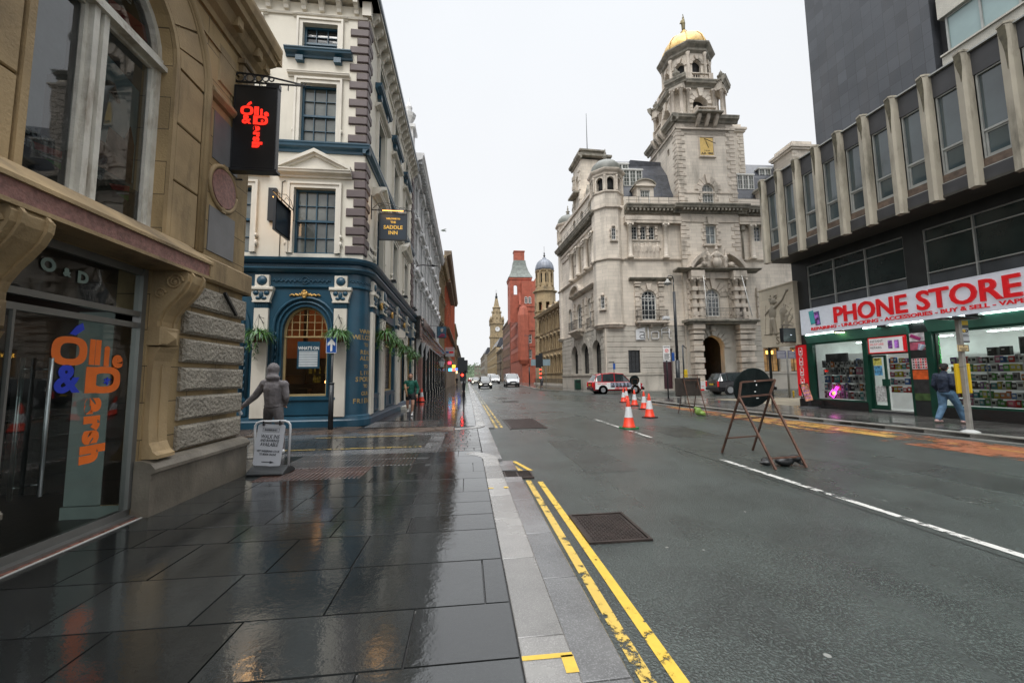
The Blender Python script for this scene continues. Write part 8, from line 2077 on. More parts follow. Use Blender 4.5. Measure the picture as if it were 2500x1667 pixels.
def vehicle(name, label, st, paint, wheels, wr=0.33, hw=0.9, pillars=(), lamps='off', plate='white', grille=True, cat='car', lower=None):
    """front towards +x.  st: (x, z_low, z_belt, z_top, half width, half width at roof, glazed?)"""
    r_ = root(name, label, cat)
    B_, G_ = MB(), MB(); n = len(st)
    def ring(s):
        x, zl, zb, zt, w, wt, g_ = s
        return [(x,-w*0.94,zl),(x,-w,zl+(zb-zl)*0.35),(x,-w,zb-0.08),(x,-w*0.965,zb),(x,-wt,zt-0.05),(x,-wt*0.86,zt),(x,0,zt+0.025),(x,wt*0.86,zt),(x,wt,zt-0.05),(x,w*0.965,zb),(x,w,zb-0.08),(x,w,zl+(zb-zl)*0.35),(x,w*0.94,zl)]
    rs = [ring(s) for s in st]
    for i in range(n-1):
        a, b = rs[i], rs[i+1]; m = len(a)
        for j in range(m-1):
            gl = (j in (3, 8) and st[i][6] and st[i+1][6]) or (j in (4,5,6,7,3,8) and (st[i][6] == 'w' and st[i+1][6] == 'w2' or st[i][6] == 'w2' and st[i+1][6] == 'w'))
            (G_ if gl else B_).add([a[j], a[j+1], b[j+1], b[j]], [(3,2,1,0)], True)
        B_.add([a[0], a[-1], b[-1], b[0]], [(0,1,2,3)])
    for k, fl in ((0, 0), (n-1, 1)):
        B_.add(rs[k], [tuple(range(len(rs[k]))) if not fl else tuple(reversed(range(len(rs[k]))))])
    for (x, zb, x2, zt, w, wt) in pillars:
        for s_ in (-1, 1): B_.bar((x, s_*w*0.975, zb-0.02), (x2, s_*(wt+0.01), zt-0.03), 0.07, 0.03)
    body = B_.build('body', paint, r_); 
    md = G_.build('window', m_cglass, r_)
    x0, x1 = st[0][0], st[-1][0]; zl = min(s[1] for s in st)
    T_ = MB(); 
    for wx in wheels:
        for s_ in (-1, 1):
            a = MB(Matrix.Translation((wx, s_*(hw-0.10), wr)) @ Matrix.Rotation(R(-90*s_), 4, 'X'))
            a.lathe([(wr*0.62,0.11),(wr*0.9,0.12),(wr,0.07),(wr,-0.08),(wr*0.9,-0.11)], (0,0,0), 20); o = a.build('wheel', m_tyre, r_)
            c = MB(a.T); c.lathe([(0.001,0.10),(wr*0.2,0.115),(wr*0.5,0.09),(wr*0.62,0.115),(wr*0.66,0.115)], (0,0,0), 16)
            for q in range(5): t = R(72*q); c.bar((0,0,0.11),(wr*0.55*math.cos(t),wr*0.55*math.sin(t),0.11),0.05,0.02)
            c.build('rim', m_rim, o)
            d = MB(Matrix.Translation((wx, s_*(hw-0.0), wr)) @ Matrix.Rotation(R(-90*s_), 4, 'X')); d.lathe([(wr*1.18,-0.10),(wr*1.18,0.006),(wr*1.0,0.004),(wr*1.0,-0.1)], (0,0,0), 22); d.build('wheel_arch', m_black, r_)
    f = MB(); f.box(x1-0.03, x1+0.05, -hw*0.92, hw*0.92, zl+0.02, zl+0.24); f.box(x0-0.05, x0+0.03, -hw*0.92, hw*0.92, zl+0.02, zl+0.24)
    if grille: f.bevbox(x1-0.0, x1+0.03, -hw*0.45, hw*0.45, zl+0.30, zl+0.46, 0.01)
    f.box(x0+0.2, x1-0.2, -hw*0.8, hw*0.8, zl-0.08, zl+0.05)
    f.build('bumper', lower or m_black, r_)
    for s_ in (-1, 1):
        zb = st[-1][2]
        a = MB(); a.ball((x1-0.06, s_*hw*0.72, zb-0.12), (0.09,0.17,0.075)); a.build('headlight', m_headl if lamps == 'on' else m_lens, r_)
        a = MB(); a.bevbox(x0-0.03, x0+0.05, s_*hw*0.88-0.07, s_*hw*0.88+0.07, st[0][2]-0.35, st[0][2]+0.05, 0.02); a.build('tail_lamp', m_tail, r_)
        a = MB(); a.ball((st[-1][0]*0.42, s_*(hw+0.10), st[n//2][2]+0.04), (0.07,0.11,0.075)); a.build('door_mirror', paint, r_)
    a = MB(); a.box(x1+0.05, x1+0.06, -0.26, 0.26, zl+0.16, zl+0.27); a.build('front_plate', m_white, r_)
    a = MB(); a.box(x0-0.06, x0-0.05, -0.26, 0.26, zl+0.42, zl+0.53); a.build('rear_plate', plain('plate_yellow', (0.65,0.45,0.02), 0.4), r_)
    a = MB()
    for s_ in (-1, 1):
        for q in (0.0, 0.42): 
            xx = st[n//2][0]*0+q*(x1-x0)*0.5-0.25*(x1-x0)*0.4; a.box(xx, xx+0.012, s_*hw*1.0-0.004, s_*hw*1.0+0.004, zl+0.25, st[n//2][2]-0.05)
    a.build('door_seam', m_black, r_)
    return r_
SUV = [(-2.2,0.42,0.95,1.0,0.80,0.66,0),(-2.12,0.32,1.0,1.08,0.86,0.70,'w'),(-1.85,0.3,1.02,1.56,0.89,0.62,'w2'),(-1.5,0.3,1.02,1.63,0.90,0.64,1),(-0.3,0.3,1.0,1.66,0.90,0.65,1),(0.35,0.3,0.99,1.60,0.90,0.63,'w2'),(1.0,0.3,1.0,1.06,0.89,0.72,'w'),(1.7,0.32,0.93,0.98,0.87,0.68,0),(2.1,0.36,0.84,0.87,0.82,0.62,0),(2.22,0.45,0.74,0.76,0.74,0.55,0)]
PIL = ((-1.5,1.02,-1.45,1.62,0.90,0.64),(-0.3,1.0,-0.3,1.64,0.90,0.65),(0.98,1.0,0.35,1.6,0.89,0.63),(-2.1,1.02,-1.85,1.56,0.88,0.62))
suv = vehicle('parked_car', 'dark green SUV coming towards the camera with both headlights lit', SUV, paintm('dark_green_paint', (0.018,0.020,0.014)), (-1.35,1.38), 0.35, 0.9, PIL, 'on')
suv.name = 'oncoming_car'; place(suv, (2.75, 61.5, -0.1), -90, 1.08)
bl = vehicle('estate_car', 'black estate car with red tail lamp and yellow plate parked before the hotel entrance', SUV, paintm('black_car_paint', (0.012,0.011,0.014)), (-1.35,1.38), 0.36, 0.9, PIL); place(bl, (22.6, 31.0, -0.1), -3, 1.1)
VAN = [(-2.3,0.42,1.1,1.78,0.88,0.78,0),(-2.25,0.35,1.1,1.84,0.90,0.80,1),(-0.6,0.33,1.1,1.88,0.92,0.80,1),(0.5,0.33,1.1,1.84,0.92,0.78,1),(0.8,0.33,1.1,1.78,0.92,0.76,'w2'),(1.55,0.33,1.08,1.16,0.91,0.78,'w'),(2.0,0.36,0.95,1.02,0.89,0.72,0),(2.25,0.40,0.80,0.84,0.84,0.66,0),(2.32,0.46,0.7,0.72,0.78,0.6,0)]
VP = ((-2.2,1.1,-2.2,1.84,0.9,0.8),(-0.8,1.1,-0.8,1.86,0.92,0.8),(0.4,1.1,0.4,1.84,0.92,0.78),(1.5,1.08,0.8,1.78,0.91,0.76))
v1 = vehicle('grey_van', 'silver grey passenger van with dark lower bumper, nearest on the right-hand lane', VAN, paintm('silver_van_paint', (0.42,0.43,0.45)), (-1.45,1.45), 0.34, 0.92, VP, cat='van'); place(v1, (7.6, 68.5, -0.1), -90, 1.22)
v2 = vehicle('white_van', 'white van following just behind the dark SUV', VAN, paintm('white_van_paint', (0.62,0.62,0.61)), (-1.45,1.45), 0.34, 0.92, VP, cat='van'); place(v2, (7.2, 104, -0.1), -90, 1.25)
v3 = dup(v2); v3.name = 'high_roof_van'; place(v3, (8.6, 140, -0.1), -90, 1.6, 'tall white van showing above the other white van')
c1 = vehicle('pale_car', 'pale gold car queued behind the dark SUV in the left lane', SUV, paintm('pale_gold_paint', (0.42,0.38,0.28)), (-1.35,1.38), 0.35, 0.9, PIL, 'on'); place(c1, (2.0, 92, -0.1), -90, 1.05)
fc = [('small_car','small silver car far down the left lane','silver',(0.45,0.45,0.46),(1.9,120),90),('small_car','small red car at the far left kerb','red',(0.40,0.05,0.03),(-0.0+1.3,150),90),('small_car','tiny white car in the far queue, third from the dark SUV','white2',(0.65,0.65,0.65),(3.4,175),-90),('small_car','tiny black car in the far queue near the trees','black2',(0.02,0.02,0.02),(5.6,215),-90),('small_car','tiny pale blue car farthest down the street','blue2',(0.25,0.32,0.42),(2.4,240),90),('small_car','tiny dark grey car beside the far right kerb','grey2',(0.1,0.1,0.11),(8.6,170),-90)]
for nm, lb_t, pn, pc_, (x, y), a in fc:
    o = dup(c1); o.name = nm
    for ch in o.children:
        if ch.name.startswith('body') or ch.name.startswith('door_mirror'): ch.data = ch.data.copy(); ch.data.materials[0] = paintm('paint_'+pn, pc_)
    place(o, (x, y, -0.1), a, 1.05, lb_t, 'distant cars down the street')
TX = [(-2.3,0.45,0.98,1.0,0.78,0.70,0),(-2.22,0.33,1.05,1.12,0.85,0.74,'w'),(-1.9,0.31,1.07,1.62,0.87,0.66,'w2'),(-1.5,0.31,1.07,1.76,0.88,0.68,1),(-0.4,0.31,1.06,1.83,0.88,0.70,1),(0.45,0.31,1.05,1.76,0.88,0.68,'w2'),(1.1,0.32,1.04,1.10,0.87,0.70,'w'),(1.8,0.34,0.98,1.02,0.80,0.58,0),(2.15,0.36,0.90,0.93,0.72,0.50,0),(2.3,0.42,0.78,0.80,0.64,0.42,0)]
tx = vehicle('taxi', 'red and white black-cab shaped taxi with picture advertising along its side', TX, paintm('taxi_red', (0.36,0.012,0.02)), (-1.42,1.48), 0.35, 0.88, ((-1.5,1.07,-1.4,1.74,0.88,0.68),(-0.35,1.06,-0.35,1.8,0.88,0.7),(1.08,1.05,0.45,1.76,0.87,0.68),(-2.15,1.05,-1.9,1.62,0.86,0.66)), cat='taxi')
place(tx, (13.75, 36.1, -0.1), 0, 1.05)
mb = MB(); mb.box(-2.1,1.95,-0.895,-0.86,0.42,1.0); mb.box(-2.1,1.95,0.86,0.895,0.42,1.0)
o = mb.build('advert_panel', m_white, tx)
mb = MB()
for wx in (-1.42,1.48):
    a = MB(Matrix.Translation((wx,-0.90,0.35)) @ Matrix.Rotation(R(90),4,'X')); a.lathe([(0.001,0.0),(0.42,0.0)], (0,0,0), 20, sm=False); a.build('wheel_opening', m_black, tx)
    a = MB(Matrix.Translation((wx,-0.915,0.35)) @ Matrix.Rotation(R(90),4,'X')); a.lathe([(0.001,0.012),(0.2,0.012),(0.21,0.0)], (0,0,0), 16, sm=False); a.build('wheel_trim', m_rim, tx)
mb = MB(); mb.box(-0.75,1.2,-0.905,-0.895,0.55,0.98); mb.build('advert_picture', M('grey_group_photo', (0.28,0.30,0.38), 0.4, var=0.9, scale=5, det=3), o)
mb = MB()
for k in range(5): mb.ball((-0.5+k*0.33,-0.905,0.86), (0.07,0.005,0.09)); mb.box(-0.62+k*0.33,-0.38+k*0.33,-0.91,-0.905,0.58,0.76)
mb.build('advert_figures', m_dkpanel, o)
text('DEEP PURPLE', Matrix.Translation((0.2,-0.912,0.50)), 0.19, m_redp, o, 'advert_text', off=0.004, ext=0.002); text('NEW ALBUM', Matrix.Translation((-1.5,-0.90,0.88)), 0.14, m_redp, o, 'advert_text', off=0.003, ext=0.002)
m_cone = M('cone_orange_red', (0.70,0.045,0.015), 0.45, var=0.12, scale=6, stain=0.3, staincol=(0.25,0.04,0.02), stainscale=5, emit=0.05); m_sleeve = M('reflective_sleeve', (0.62,0.62,0.63), 0.4, var=0.12, scale=6, stain=0.3, staincol=(0.35,0.32,0.3), stainscale=5)
def cone(label, loc, h=0.95, base=m_black, top=True, lean=0, grp='traffic cones on the road'):
    t = root('traffic_cone', label, 'traffic cone', loc, lean*17, grp)
    mb = MB(); s = 0.24*h/0.9; mb.plan([(-s,-s*0.7),(-s*0.7,-s),(s*0.7,-s),(s,-s*0.7),(s,s*0.7),(s*0.7,s),(-s*0.7,s),(-s,s*0.7)], 0, 0.045); mb.build('base', base, t)
    r_ = lambda z: 0.165*h/0.95*(1-z/h)+0.028
    mb = MB(); mb.lathe([(r_(0)+0.03,0.045),(r_(0.05),0.075),(r_(0.36*h),0.36*h),(r_(0.36*h)*0.97,0.37*h),(r_(h*0.72)*0.97,0.72*h),(r_(0.73*h),0.73*h),(r_(h*0.985),0.985*h),(0.02,h)], (0,0,0), 18); mb.build('body', m_cone, t)
    mb = MB(); mb.lathe([(r_(0.37*h)+0.003,0.37*h),(r_(0.72*h)+0.003,0.72*h)], (0,0,0), 18, cap=False); mb.build('sleeve', m_sleeve, t)
    return t
m_gbase = plain('green_cone_base', (0.02,0.16,0.06), 0.5)
cone('tall cone with a green base standing on the white centre line, nearest the camera', (4.95,11.95,-0.1), 0.92, m_gbase, lean=1)
cone('wide bright red cone with a short white sleeve, second nearest', (6.97,14.8,-0.1), 0.92, lean=2)
cone('cone directly behind the wide bright red one', (8.5,18.6,-0.1), 0.86, lean=3)
cone('orange cone between the far pair and the near pair', (9.02,20.9,-0.1), 0.86, lean=4)
cone('farthest left cone of the road group', (9.53,23.7,-0.1), 0.86, lean=5)
cone('partly hidden cone just right of the farthest left one', (10.5,25.6,-0.1), 0.86, lean=6)
cone('single cone standing on the left pavement by the black pub front', (-2.92,26.6,0), 0.85, lean=2, grp=None)
m_rust = M('rusty_steel', (0.10,0.045,0.028), 0.6, var=0.5, scale=6, bump=0.4, bscale=60, stain=0.5, staincol=(0.02,0.035,0.03), stainscale=6); m_back = M('grimy_sign_back', (0.008,0.014,0.014), 0.7, var=0.4, spec=0.15, scale=4, stain=0.15, staincol=(0.1,0.1,0.1), stainscale=9)
def frame_sign(name, label, L1, L2, N1, N2, HL, HR, top, disc=None, panel=None, w=0.032):
    """folding A-frame road sign given foot points, hinge points and top bar, in world metres"""
    t = root(name, label, 'road sign', ((L1[0]+N2[0])/2, (L1[1]+N2[1])/2, -0.1)); o_ = Vector(t.location)
    V = lambda p: Vector(p)-o_
    for a, b in ((L1,HL),(L2,HR),(N1,HL),(N2,HR)): mb = MB(); mb.bar(V(a), V(b), w); mb.build('leg', m_rust, t)
    mb = MB()
    def lerp(a, b, k): return V(a)+(V(b)-V(a))*k
    for a, b, k in ((L1,L2,0.28),(L1,L2,0.62),(N1,N2,0.14)): mb.bar(lerp(a, HL, k), lerp(b, HR, k), w*0.8)
    mb.bar(V(HL), V(HR), w); mb.bar(V(top[0]), V(top[1]), w); mb.bar(V(HL), V(top[0]), w); mb.bar(V(HR), V(top[1]), w)
    mb.build('cross_bars', m_rust, t)
    if disc:
        c, r_ = disc; mb = MB(Matrix.Translation(V(c)) @ Matrix.Rotation(R(-4), 4, 'Z') @ Matrix.Rotation(R(98), 4, 'X'))
        mb.lathe([(0.001,0.0),(r_,0.0),(r_+0.008,-0.012),(r_,-0.024),(0.001,-0.024)], (0,0,0), 40, sm=False); mb.build('sign_face', m_back, t)
    if panel:
        (x0, x1, z0, z1, y) = panel; mb = MB(); mb.bevbox(x0-o_.x, x1-o_.x, y-o_.y, y-o_.y+0.02, z0-o_.z, z1-o_.z, 0.01); mb.build('sign_face', M('brown_sign_back', (0.03,0.024,0.02), 0.5, var=0.5, scale=5, stain=0.3, stainscale=6), t)
    return t
bs = frame_sign('round_road_sign', 'large round road sign seen from its dark back on a rusty folding frame', (5.23,7.86,-0.1),(6.02,8.0,-0.1),(5.17,6.34,-0.1),(5.79,6.39,-0.1),(5.14,7.1,1.08),(5.78,7.1,1.12),((5.21,7.12,1.36),(5.92,7.12,1.40)),disc=((5.50,7.19,1.25),0.375))
mb = MB()
for (x, z, w_, h_) in ((-0.06,0.22,0.03,0.03),(-0.03,0.14,0.02,0.05),(-0.07,0.02,0.03,0.03),(-0.04,-0.10,0.05,0.02)): mb.box(x,x+w_,-0.052,-0.05,1.25+z,1.25+z+h_*0.6)
mb.build('sticker_scraps', m_white, bs)
frame_sign('square_road_sign', 'square road sign seen from its brown back on a rusty folding frame', (8.97,16.3,-0.1),(9.44,15.95,-0.1),(8.91,15.19,-0.1),(9.42,14.94,-0.1),(8.85,15.55,1.30),(9.42,15.5,1.30),((8.85,15.55,1.50),(9.42,15.5,1.50)),panel=(8.50,9.62,0.66,1.40,15.6),w=0.026)
frame_sign('small_round_road_sign', 'small round sign on a thin frame in front of the taxi bonnet', (10.8,25.6,-0.1),(11.2,25.6,-0.1),(10.75,24.8,-0.1),(11.2,24.8,-0.1),(10.75,25.2,0.95),(11.15,25.2,0.95),((10.75,25.2,1.3),(11.15,25.2,1.3)),disc=((10.95,25.25,1.22),0.32),w=0.02)
tag(blob('sandbag', [('e',(5.58,6.62,-0.02),(0.20,0.13,0.085),20),('e',(5.72,6.55,0.04),(0.10,0.10,0.06)),('e',(5.36,6.78,-0.04),(0.13,0.09,0.06),40),('c',(5.30,6.68,-0.06),(5.18,6.72,-0.06),0.05,0.02),('c',(5.75,6.5,-0.03),(5.83,6.44,-0.08),0.03,0.015)], M('wet_black_sack', (0.014,0.015,0.016), 0.35, var=0.4, scale=6, bump=0.8, bscale=18), None, 0.02, 2), 'black sandbag slumped over the foot of the large round sign', 'sandbag')
tag(blob('sandbag', [('e',(9.15,15.1,0.07),(0.16,0.10,0.16)),('e',(9.27,15.05,0.0),(0.14,0.10,0.09)),('e',(9.05,15.12,0.2),(0.08,0.06,0.05)),('c',(9.3,15.0,-0.05),(9.4,15.0,-0.08),0.05,0.02)], M('lime_green_sack', (0.16,0.26,0.05), 0.5, var=0.35, scale=6, bump=0.8, bscale=18), None, 0.02, 2), 'lime green sandbag hung on the foot of the square sign', 'sandbag')
m_post = M('black_post_paint', (0.014,0.018,0.022), 0.35, var=0.3, scale=4); m_gpost = M('galvanised_post', (0.26,0.255,0.235), 0.5, var=0.2, scale=5, stain=0.4, stainscale=4)
m_signblue = plain('sign_blue', (0.01,0.075,0.32), 0.35); m_signyel = M('bus_yellow', (0.62,0.42,0.01), 0.4, var=0.08, stain=0.2, staincol=(0.3,0.2,0.02))
def post(mb, x, y, z0, z1, r): mb.lathe([(r,z0),(r,z1),(0.01,z1+0.01)], (x,y,0), 12)
t = root('blue_arrow_sign', 'square blue sign with white upward arrow on a black post in front of the pub', 'road sign', (-4.10,12.75,0))
mb = MB(); post(mb,0,0,0,2.35,0.035); post(mb,0,0,0,1.36,0.075); post(mb,0,0,1.36,1.40,0.085); mb.build('post', m_post, t)
mb = MB(); mb.bevbox(-0.18,0.14,-0.06,-0.04,2.30,2.80,0.01); p_ = mb.build('plate', m_signblue, t)
mb = MB(); mb.prism([(-0.05,2.36),(0.01,2.36),(0.01,2.58),(0.09,2.52),(0.09,2.61),(-0.02,2.74),(-0.13,2.61),(-0.13,2.52),(-0.05,2.58)], -0.066, -0.060); frame_ring(mb, (-0.175,0.135,2.305,2.795,'r'), 0.012, -0.064, -0.06); mb.build('arrow', m_white, p_)
t = root('swing_sign', 'white swinging pavement sign for walk-in haircuts on a black moulded base', 'pavement sign', (-3.16,7.02,0), -3)
m_wf = M('white_tube', (0.60,0.61,0.62), 0.35, var=0.05)
mb = MB(); pts = [(-0.26,0,0.05),(-0.28,0,0.70)]+[(-0.28+0.09-0.09*math.cos(R(a)), 0, 0.70+0.09*math.sin(R(a))+0.04) for a in (20,50,90)]+[(0.19+0.09*math.sin(R(a)), 0, 0.74+0.09*math.cos(R(a))) for a in (0,40,70)]+[(0.28,0,0.70),(0.27,0,0.05)]
mb.tube(pts, 0.019, 8); mb.build('tube_frame', m_wf, t)
T_ = Matrix.Translation((-0.02,0.02,0.78)) @ Matrix.Rotation(R(-4),4,'X') @ Matrix.Rotation(R(4),4,'Y')
def rr_(x0, x1, z0, z1, r_): return [(cx+r_*math.cos(R(a)), cz+r_*math.sin(R(a))) for cx, cz, a0 in ((x1-r_,z0+r_,-90),(x1-r_,z1-r_,0),(x0+r_,z1-r_,90),(x0+r_,z0+r_,180)) for a in (a0,a0+30,a0+60,a0+90)]
mb = MB(T_); mb.prism(rr_(-0.215,0.215,-0.66,0.0,0.04), -0.008, 0.008); b_ = mb.build('swing_board', M('board_white', (0.56,0.58,0.62), 0.35, var=0.04), t)
mk = plain('board_ink', (0.03,0.035,0.045), 0.5)
mb = MB(T_); frame_ring(mb, (-0.13,0.13,-0.125,-0.06,'r'), 0.004, -0.011, -0.008); mb.box(-0.08,0.07,-0.011,-0.008,-0.605,-0.597+0.004); mb.prism([(0.05,-0.62),(0.12,-0.60),(0.05,-0.58)], -0.011, -0.008); mb.build('board_arrow', mk, b_)
for s_, z, sz, sx_, sh_ in (('BARBERSN01',-0.093,0.045,0.80,0.0),('WALK INS',-0.20,0.088,0.72,0.15),('AND BOOKINGS',-0.262,0.056,0.70,0.1),('AVAILABLE',-0.325,0.080,0.72,0.15),('VISIT BARBERSN01.CO.UK',-0.43,0.046,0.68,0.1),('TO BOOK ONLINE',-0.48,0.046,0.68,0.1)): text(s_, T_ @ Matrix.Translation((0.0,-0.0095,z)), sz, mk, b_, 'board_text', ext=0.001, off=0.0012, sx=sx_, shear=sh_)
mb = MB()
for x in (-0.14, 0.12): mb.bevbox(x-0.012,x+0.012,-0.03,0.02,0.765,0.84,0.004)
mb.build('hanger', m_black, t)
mb = MB(); mb.prof([(-0.20,0.0),(-0.22,0.03),(-0.16,0.07),(-0.04,0.12),(0.04,0.12),(0.16,0.07),(0.22,0.03),(0.20,0.0)], -0.29, 0.29); mb.build('moulded_base', M('black_moulded_rubber', (0.03,0.033,0.035), 0.5, var=0.2, bump=0.3, bscale=80), t, bevel=0.02)
t = root('lamp_column', 'tall black lamp column with a curled neck and hanging lantern in front of the hotel', 'street lamp', (15.07,27.2,-0.0))
mb = MB(); post(mb,0,0,0,2.6,0.15); post(mb,0,0,2.6,7.6,0.10); post(mb,0,0,7.6,8.3,0.035); mb.tube([(0,0,8.2),(0,0,8.62),(-0.1,0,8.78),(-0.25,0,8.82),(-0.40,0,8.75),(-0.46,0,8.55)], 0.035, 8); mb.build('column', m_post, t)
mb = MB(); mb.lathe([(0.30,8.18),(0.28,8.25),(0.12,8.42),(0.06,8.56)], (-0.46,0,0), 16); mb.build('lantern_hood', m_gpost, t)
mb = MB(); mb.lathe([(0.02,8.06),(0.14,8.12),(0.16,8.18)], (-0.46,0,0), 12); mb.build('lantern_glass', m_lens, t)
mb = MB(); mb.bar((-0.1,0,5.55),(-0.55,0,5.55),0.04); mb.bevbox(-0.95,-0.45,-0.1,0.1,5.55,5.78,0.03); mb.build('security_camera', m_wf, t)
mb = MB(); mb.bevbox(-0.4,-0.2,-0.02,0.02,2.55,3.15,0.01); mb.build('blue_plate', m_signblue, t)
t = root('restriction_sign', 'white stop restriction notice on a thin black post before the lamp column', 'road sign', (12.64,24.1,0))
mb = MB(); post(mb,0,0,-0.02,3.4,0.04); mb.build('post', m_post, t); mb = MB(); mb.box(-0.25,0.23,-0.06,-0.045,2.48,3.40); p_ = mb.build('plate', m_white, t)
mb = MB(); mb.torus((0,-0.065,3.08), 0.10, 0.013, 20); mb.bar((-0.07,-0.066,3.01),(0.07,-0.066,3.15),0.018); mb.build('red_ring', m_redp, p_)
mb = MB(); mb.box(-0.2,0.19,-0.062,-0.06,3.30,3.34)
for k in range(6): mb.box(-0.19+0.02*(k%2),0.18-0.03*(k%3),-0.062,-0.06,2.85-k*0.06,2.88-k*0.06)
mb.build('notice_lines', mk, p_)
t = root('signal_post', 'slim black post with a yellow push-button box beside the lamp column', 'signal post', (16.9,29.6,0)); mb = MB(); post(mb,0,0,-0.1,3.9,0.06); mb.bar((0,0,3.9),(0.3,0,3.6),0.06); mb.build('post', m_post, t); mb = MB(); mb.bevbox(-0.03,0.22,-0.16,-0.06,1.35,1.95,0.02); mb.build('push_button_box', m_signyel, t)
t = root('bus_stop_pole', 'galvanised bus stop pole with yellow timetable case and flag signs outside the phone shop', 'bus stop', (12.46,8.74,0))
mb = MB(); mb.bevbox(-0.045,0.045,-0.045,0.045,0.02,2.84,0.008); mb.box(-0.012,0.012,-0.05,-0.045,0.05,2.8); mb.build('pole', m_gpost, t); mb = MB(); mb.lathe([(0.19,0.0),(0.17,0.035),(0.06,0.08)], (0,0,0), 18); mb.build('base_collar', M('pale_collar', (0.42,0.43,0.42), 0.4), t)
mb = MB(); mb.bevbox(-0.14,0.28,0.05,0.10,0.97,1.72,0.01); mb.box(0.19,0.20,0.04,0.05,1.0,1.7); p_ = mb.build('timetable_case', m_signyel, t)
mb = MB(); mb.bar((0.05,0.045,1.64),(0.14,0.045,1.66),0.025); mb.bar((0.05,0.045,1.02),(0.15,0.045,1.03),0.025); mb.tube([(-0.14,-0.0,1.63),(0.0,-0.055,1.65),(0.14,0.03,1.66)], 0.006, 5); mb.build('case_clamp', m_black, p_)
mb = MB(); mb.bevbox(-0.19,0.12,-0.075,-0.055,2.02,2.19,0.006); p_ = mb.build('warning_plate', plain('cream_plate', (0.55,0.42,0.22), 0.4), t); mb = MB(); frame_ring(mb, (-0.185,0.115,2.025,2.185,'r'), 0.008, -0.08, -0.075); mb.box(-0.04,-0.01,-0.079,-0.075,2.14,2.165); mb.box(-0.14,0.07,-0.079,-0.075,2.085,2.105); mb.box(-0.10,0.03,-0.079,-0.075,2.045,2.06); mb.build('plate_text', m_black, p_)
mb = MB(); mb.bevbox(0.06,0.27,-0.01,0.01,2.25,2.82,0.006); p_ = mb.build('stop_flag', M('flag_grey', (0.38,0.40,0.42), 0.4), t); mb = MB(); mb.box(0.062,0.268,-0.014,-0.01,2.70,2.81); mb.torus((0.12,-0.014,2.55), 0.03, 0.012, 14); mb.build('flag_header', m_signyel, p_); mb = MB(); mb.box(0.065,0.265,-0.014,-0.01,2.62,2.70); mb.torus((0.20,-0.014,2.55), 0.03, 0.012, 14); mb.box(0.08,0.25,-0.013,-0.01,2.40,2.42); mb.box(0.08,0.22,-0.013,-0.01,2.44,2.46); mb.box(0.065,0.265,-0.013,-0.01,2.26,2.29); mb.build('flag_text', m_dkpanel, p_)
mb = MB(Matrix.Translation((0,0,2.865))); mb.ball((0.02,0,0), (0.60,0.22,0.035), 20, 6); mb.box(-0.1,0.14,-0.05,0.05,0.02,0.06); mb.build('canopy_disc', m_post, t)
t = root('display_stand', 'tilted poster stand with an orange and purple poster at the end of the phone shop', 'poster stand', (15.0,16.15,0.0), 12)
T_ = Matrix.Translation((0,0,0.30)) @ Matrix.Rotation(R(-10),4,'X') @ Matrix.Rotation(R(-6),4,'Y')
mb = MB(T_); mb.bevbox(-0.26,0.26,-0.02,0.02,0,0.80,0.008); mb.build('frame', m_black, t); mb = MB(T_); mb.box(-0.235,0.235,-0.024,-0.02,0.03,0.77); mb.build('poster', M('orange_purple_poster', (0.55,0.28,0.16), 0.4, var=0.9, scale=5, det=3, emit=0.12), t)
mb = MB(T_)
for k in range(14): mb.box(-0.2+(k%4)*0.1,-0.14+(k%4)*0.1,-0.026,-0.024,0.12+(k//4)*0.15,0.2+(k//4)*0.15)
mb.build('poster_pictures', M('poster_purple', (0.32,0.14,0.40), 0.4, var=1.0, scale=14, emit=0.1), t)
mb = MB(); mb.box(-0.05,0.05,-0.04,0.04,0.05,0.32); mb.lathe([(0.42,0.0),(0.40,0.05),(0.2,0.09),(0.05,0.1)], (0,0,0), 8); mb.build('weighted_base', M('black_moulded_rubber', (0.03,0.033,0.035)), t)
t = root('parking_sign', 'grey post carrying two blue and white parking boards in front of the carved panel', 'road sign', (20.4,23.4,0)); mb = MB(); post(mb,0,0,0,3.05,0.06); mb.build('post', m_gpost, t)
for a, b in ((-0.72,-0.08),(0.08,0.6)): mb = MB(); mb.box(a,b,-0.03,-0.01,2.5,3.0); p_ = mb.build('board', M('board_lilac', (0.16,0.17,0.30), 0.4), t); mb = MB(); [mb.box(a+0.05,b-0.06-0.03*(k%2),-0.033,-0.03,2.56+k*0.085,2.59+k*0.085) for k in range(5)]; mb.build('board_lines', m_white, p_)
t = root('marker_post', 'short bright yellow marker post on the cream forecourt', 'marker post', (20.5,23.2,0)); mb = MB(); post(mb,0,0,0,0.42,0.045); mb.lathe([(0.055,0.30),(0.055,0.44),(0.01,0.47)], (0,0,0), 10); mb.build('post', m_signyel, t); mb = MB(); post(mb,0,0,0.0,0.03,0.08); mb.build('foot', m_black, t)
def tlight(label, loc, rot, heads, red=()):
    t = root('traffic_light', label, 'traffic light', loc, rot)
    mb = MB(); post(mb,0,0,0,max(h[3] for h in heads)-0.1,0.057); mb.build('post', m_post, t)
    for (x0, x1, z0, z1, y) in heads: mb = MB(); mb.bevbox(x0,x1,y-0.12,y+0.10,z0,z1,0.03); mb.bevbox(x0-0.08,x1+0.08,y-0.16,y-0.14,z0-0.08,z1+0.08,0.01); mb.build('signal_head', m_post, t)
    for (x, y, z) in red: mb = MB(); mb.ball((x,y,z), 0.085, 12, 8); mb.build('red_lamp', glow('red_signal', (1.0,0.02,0.01), 14), t)
    return t
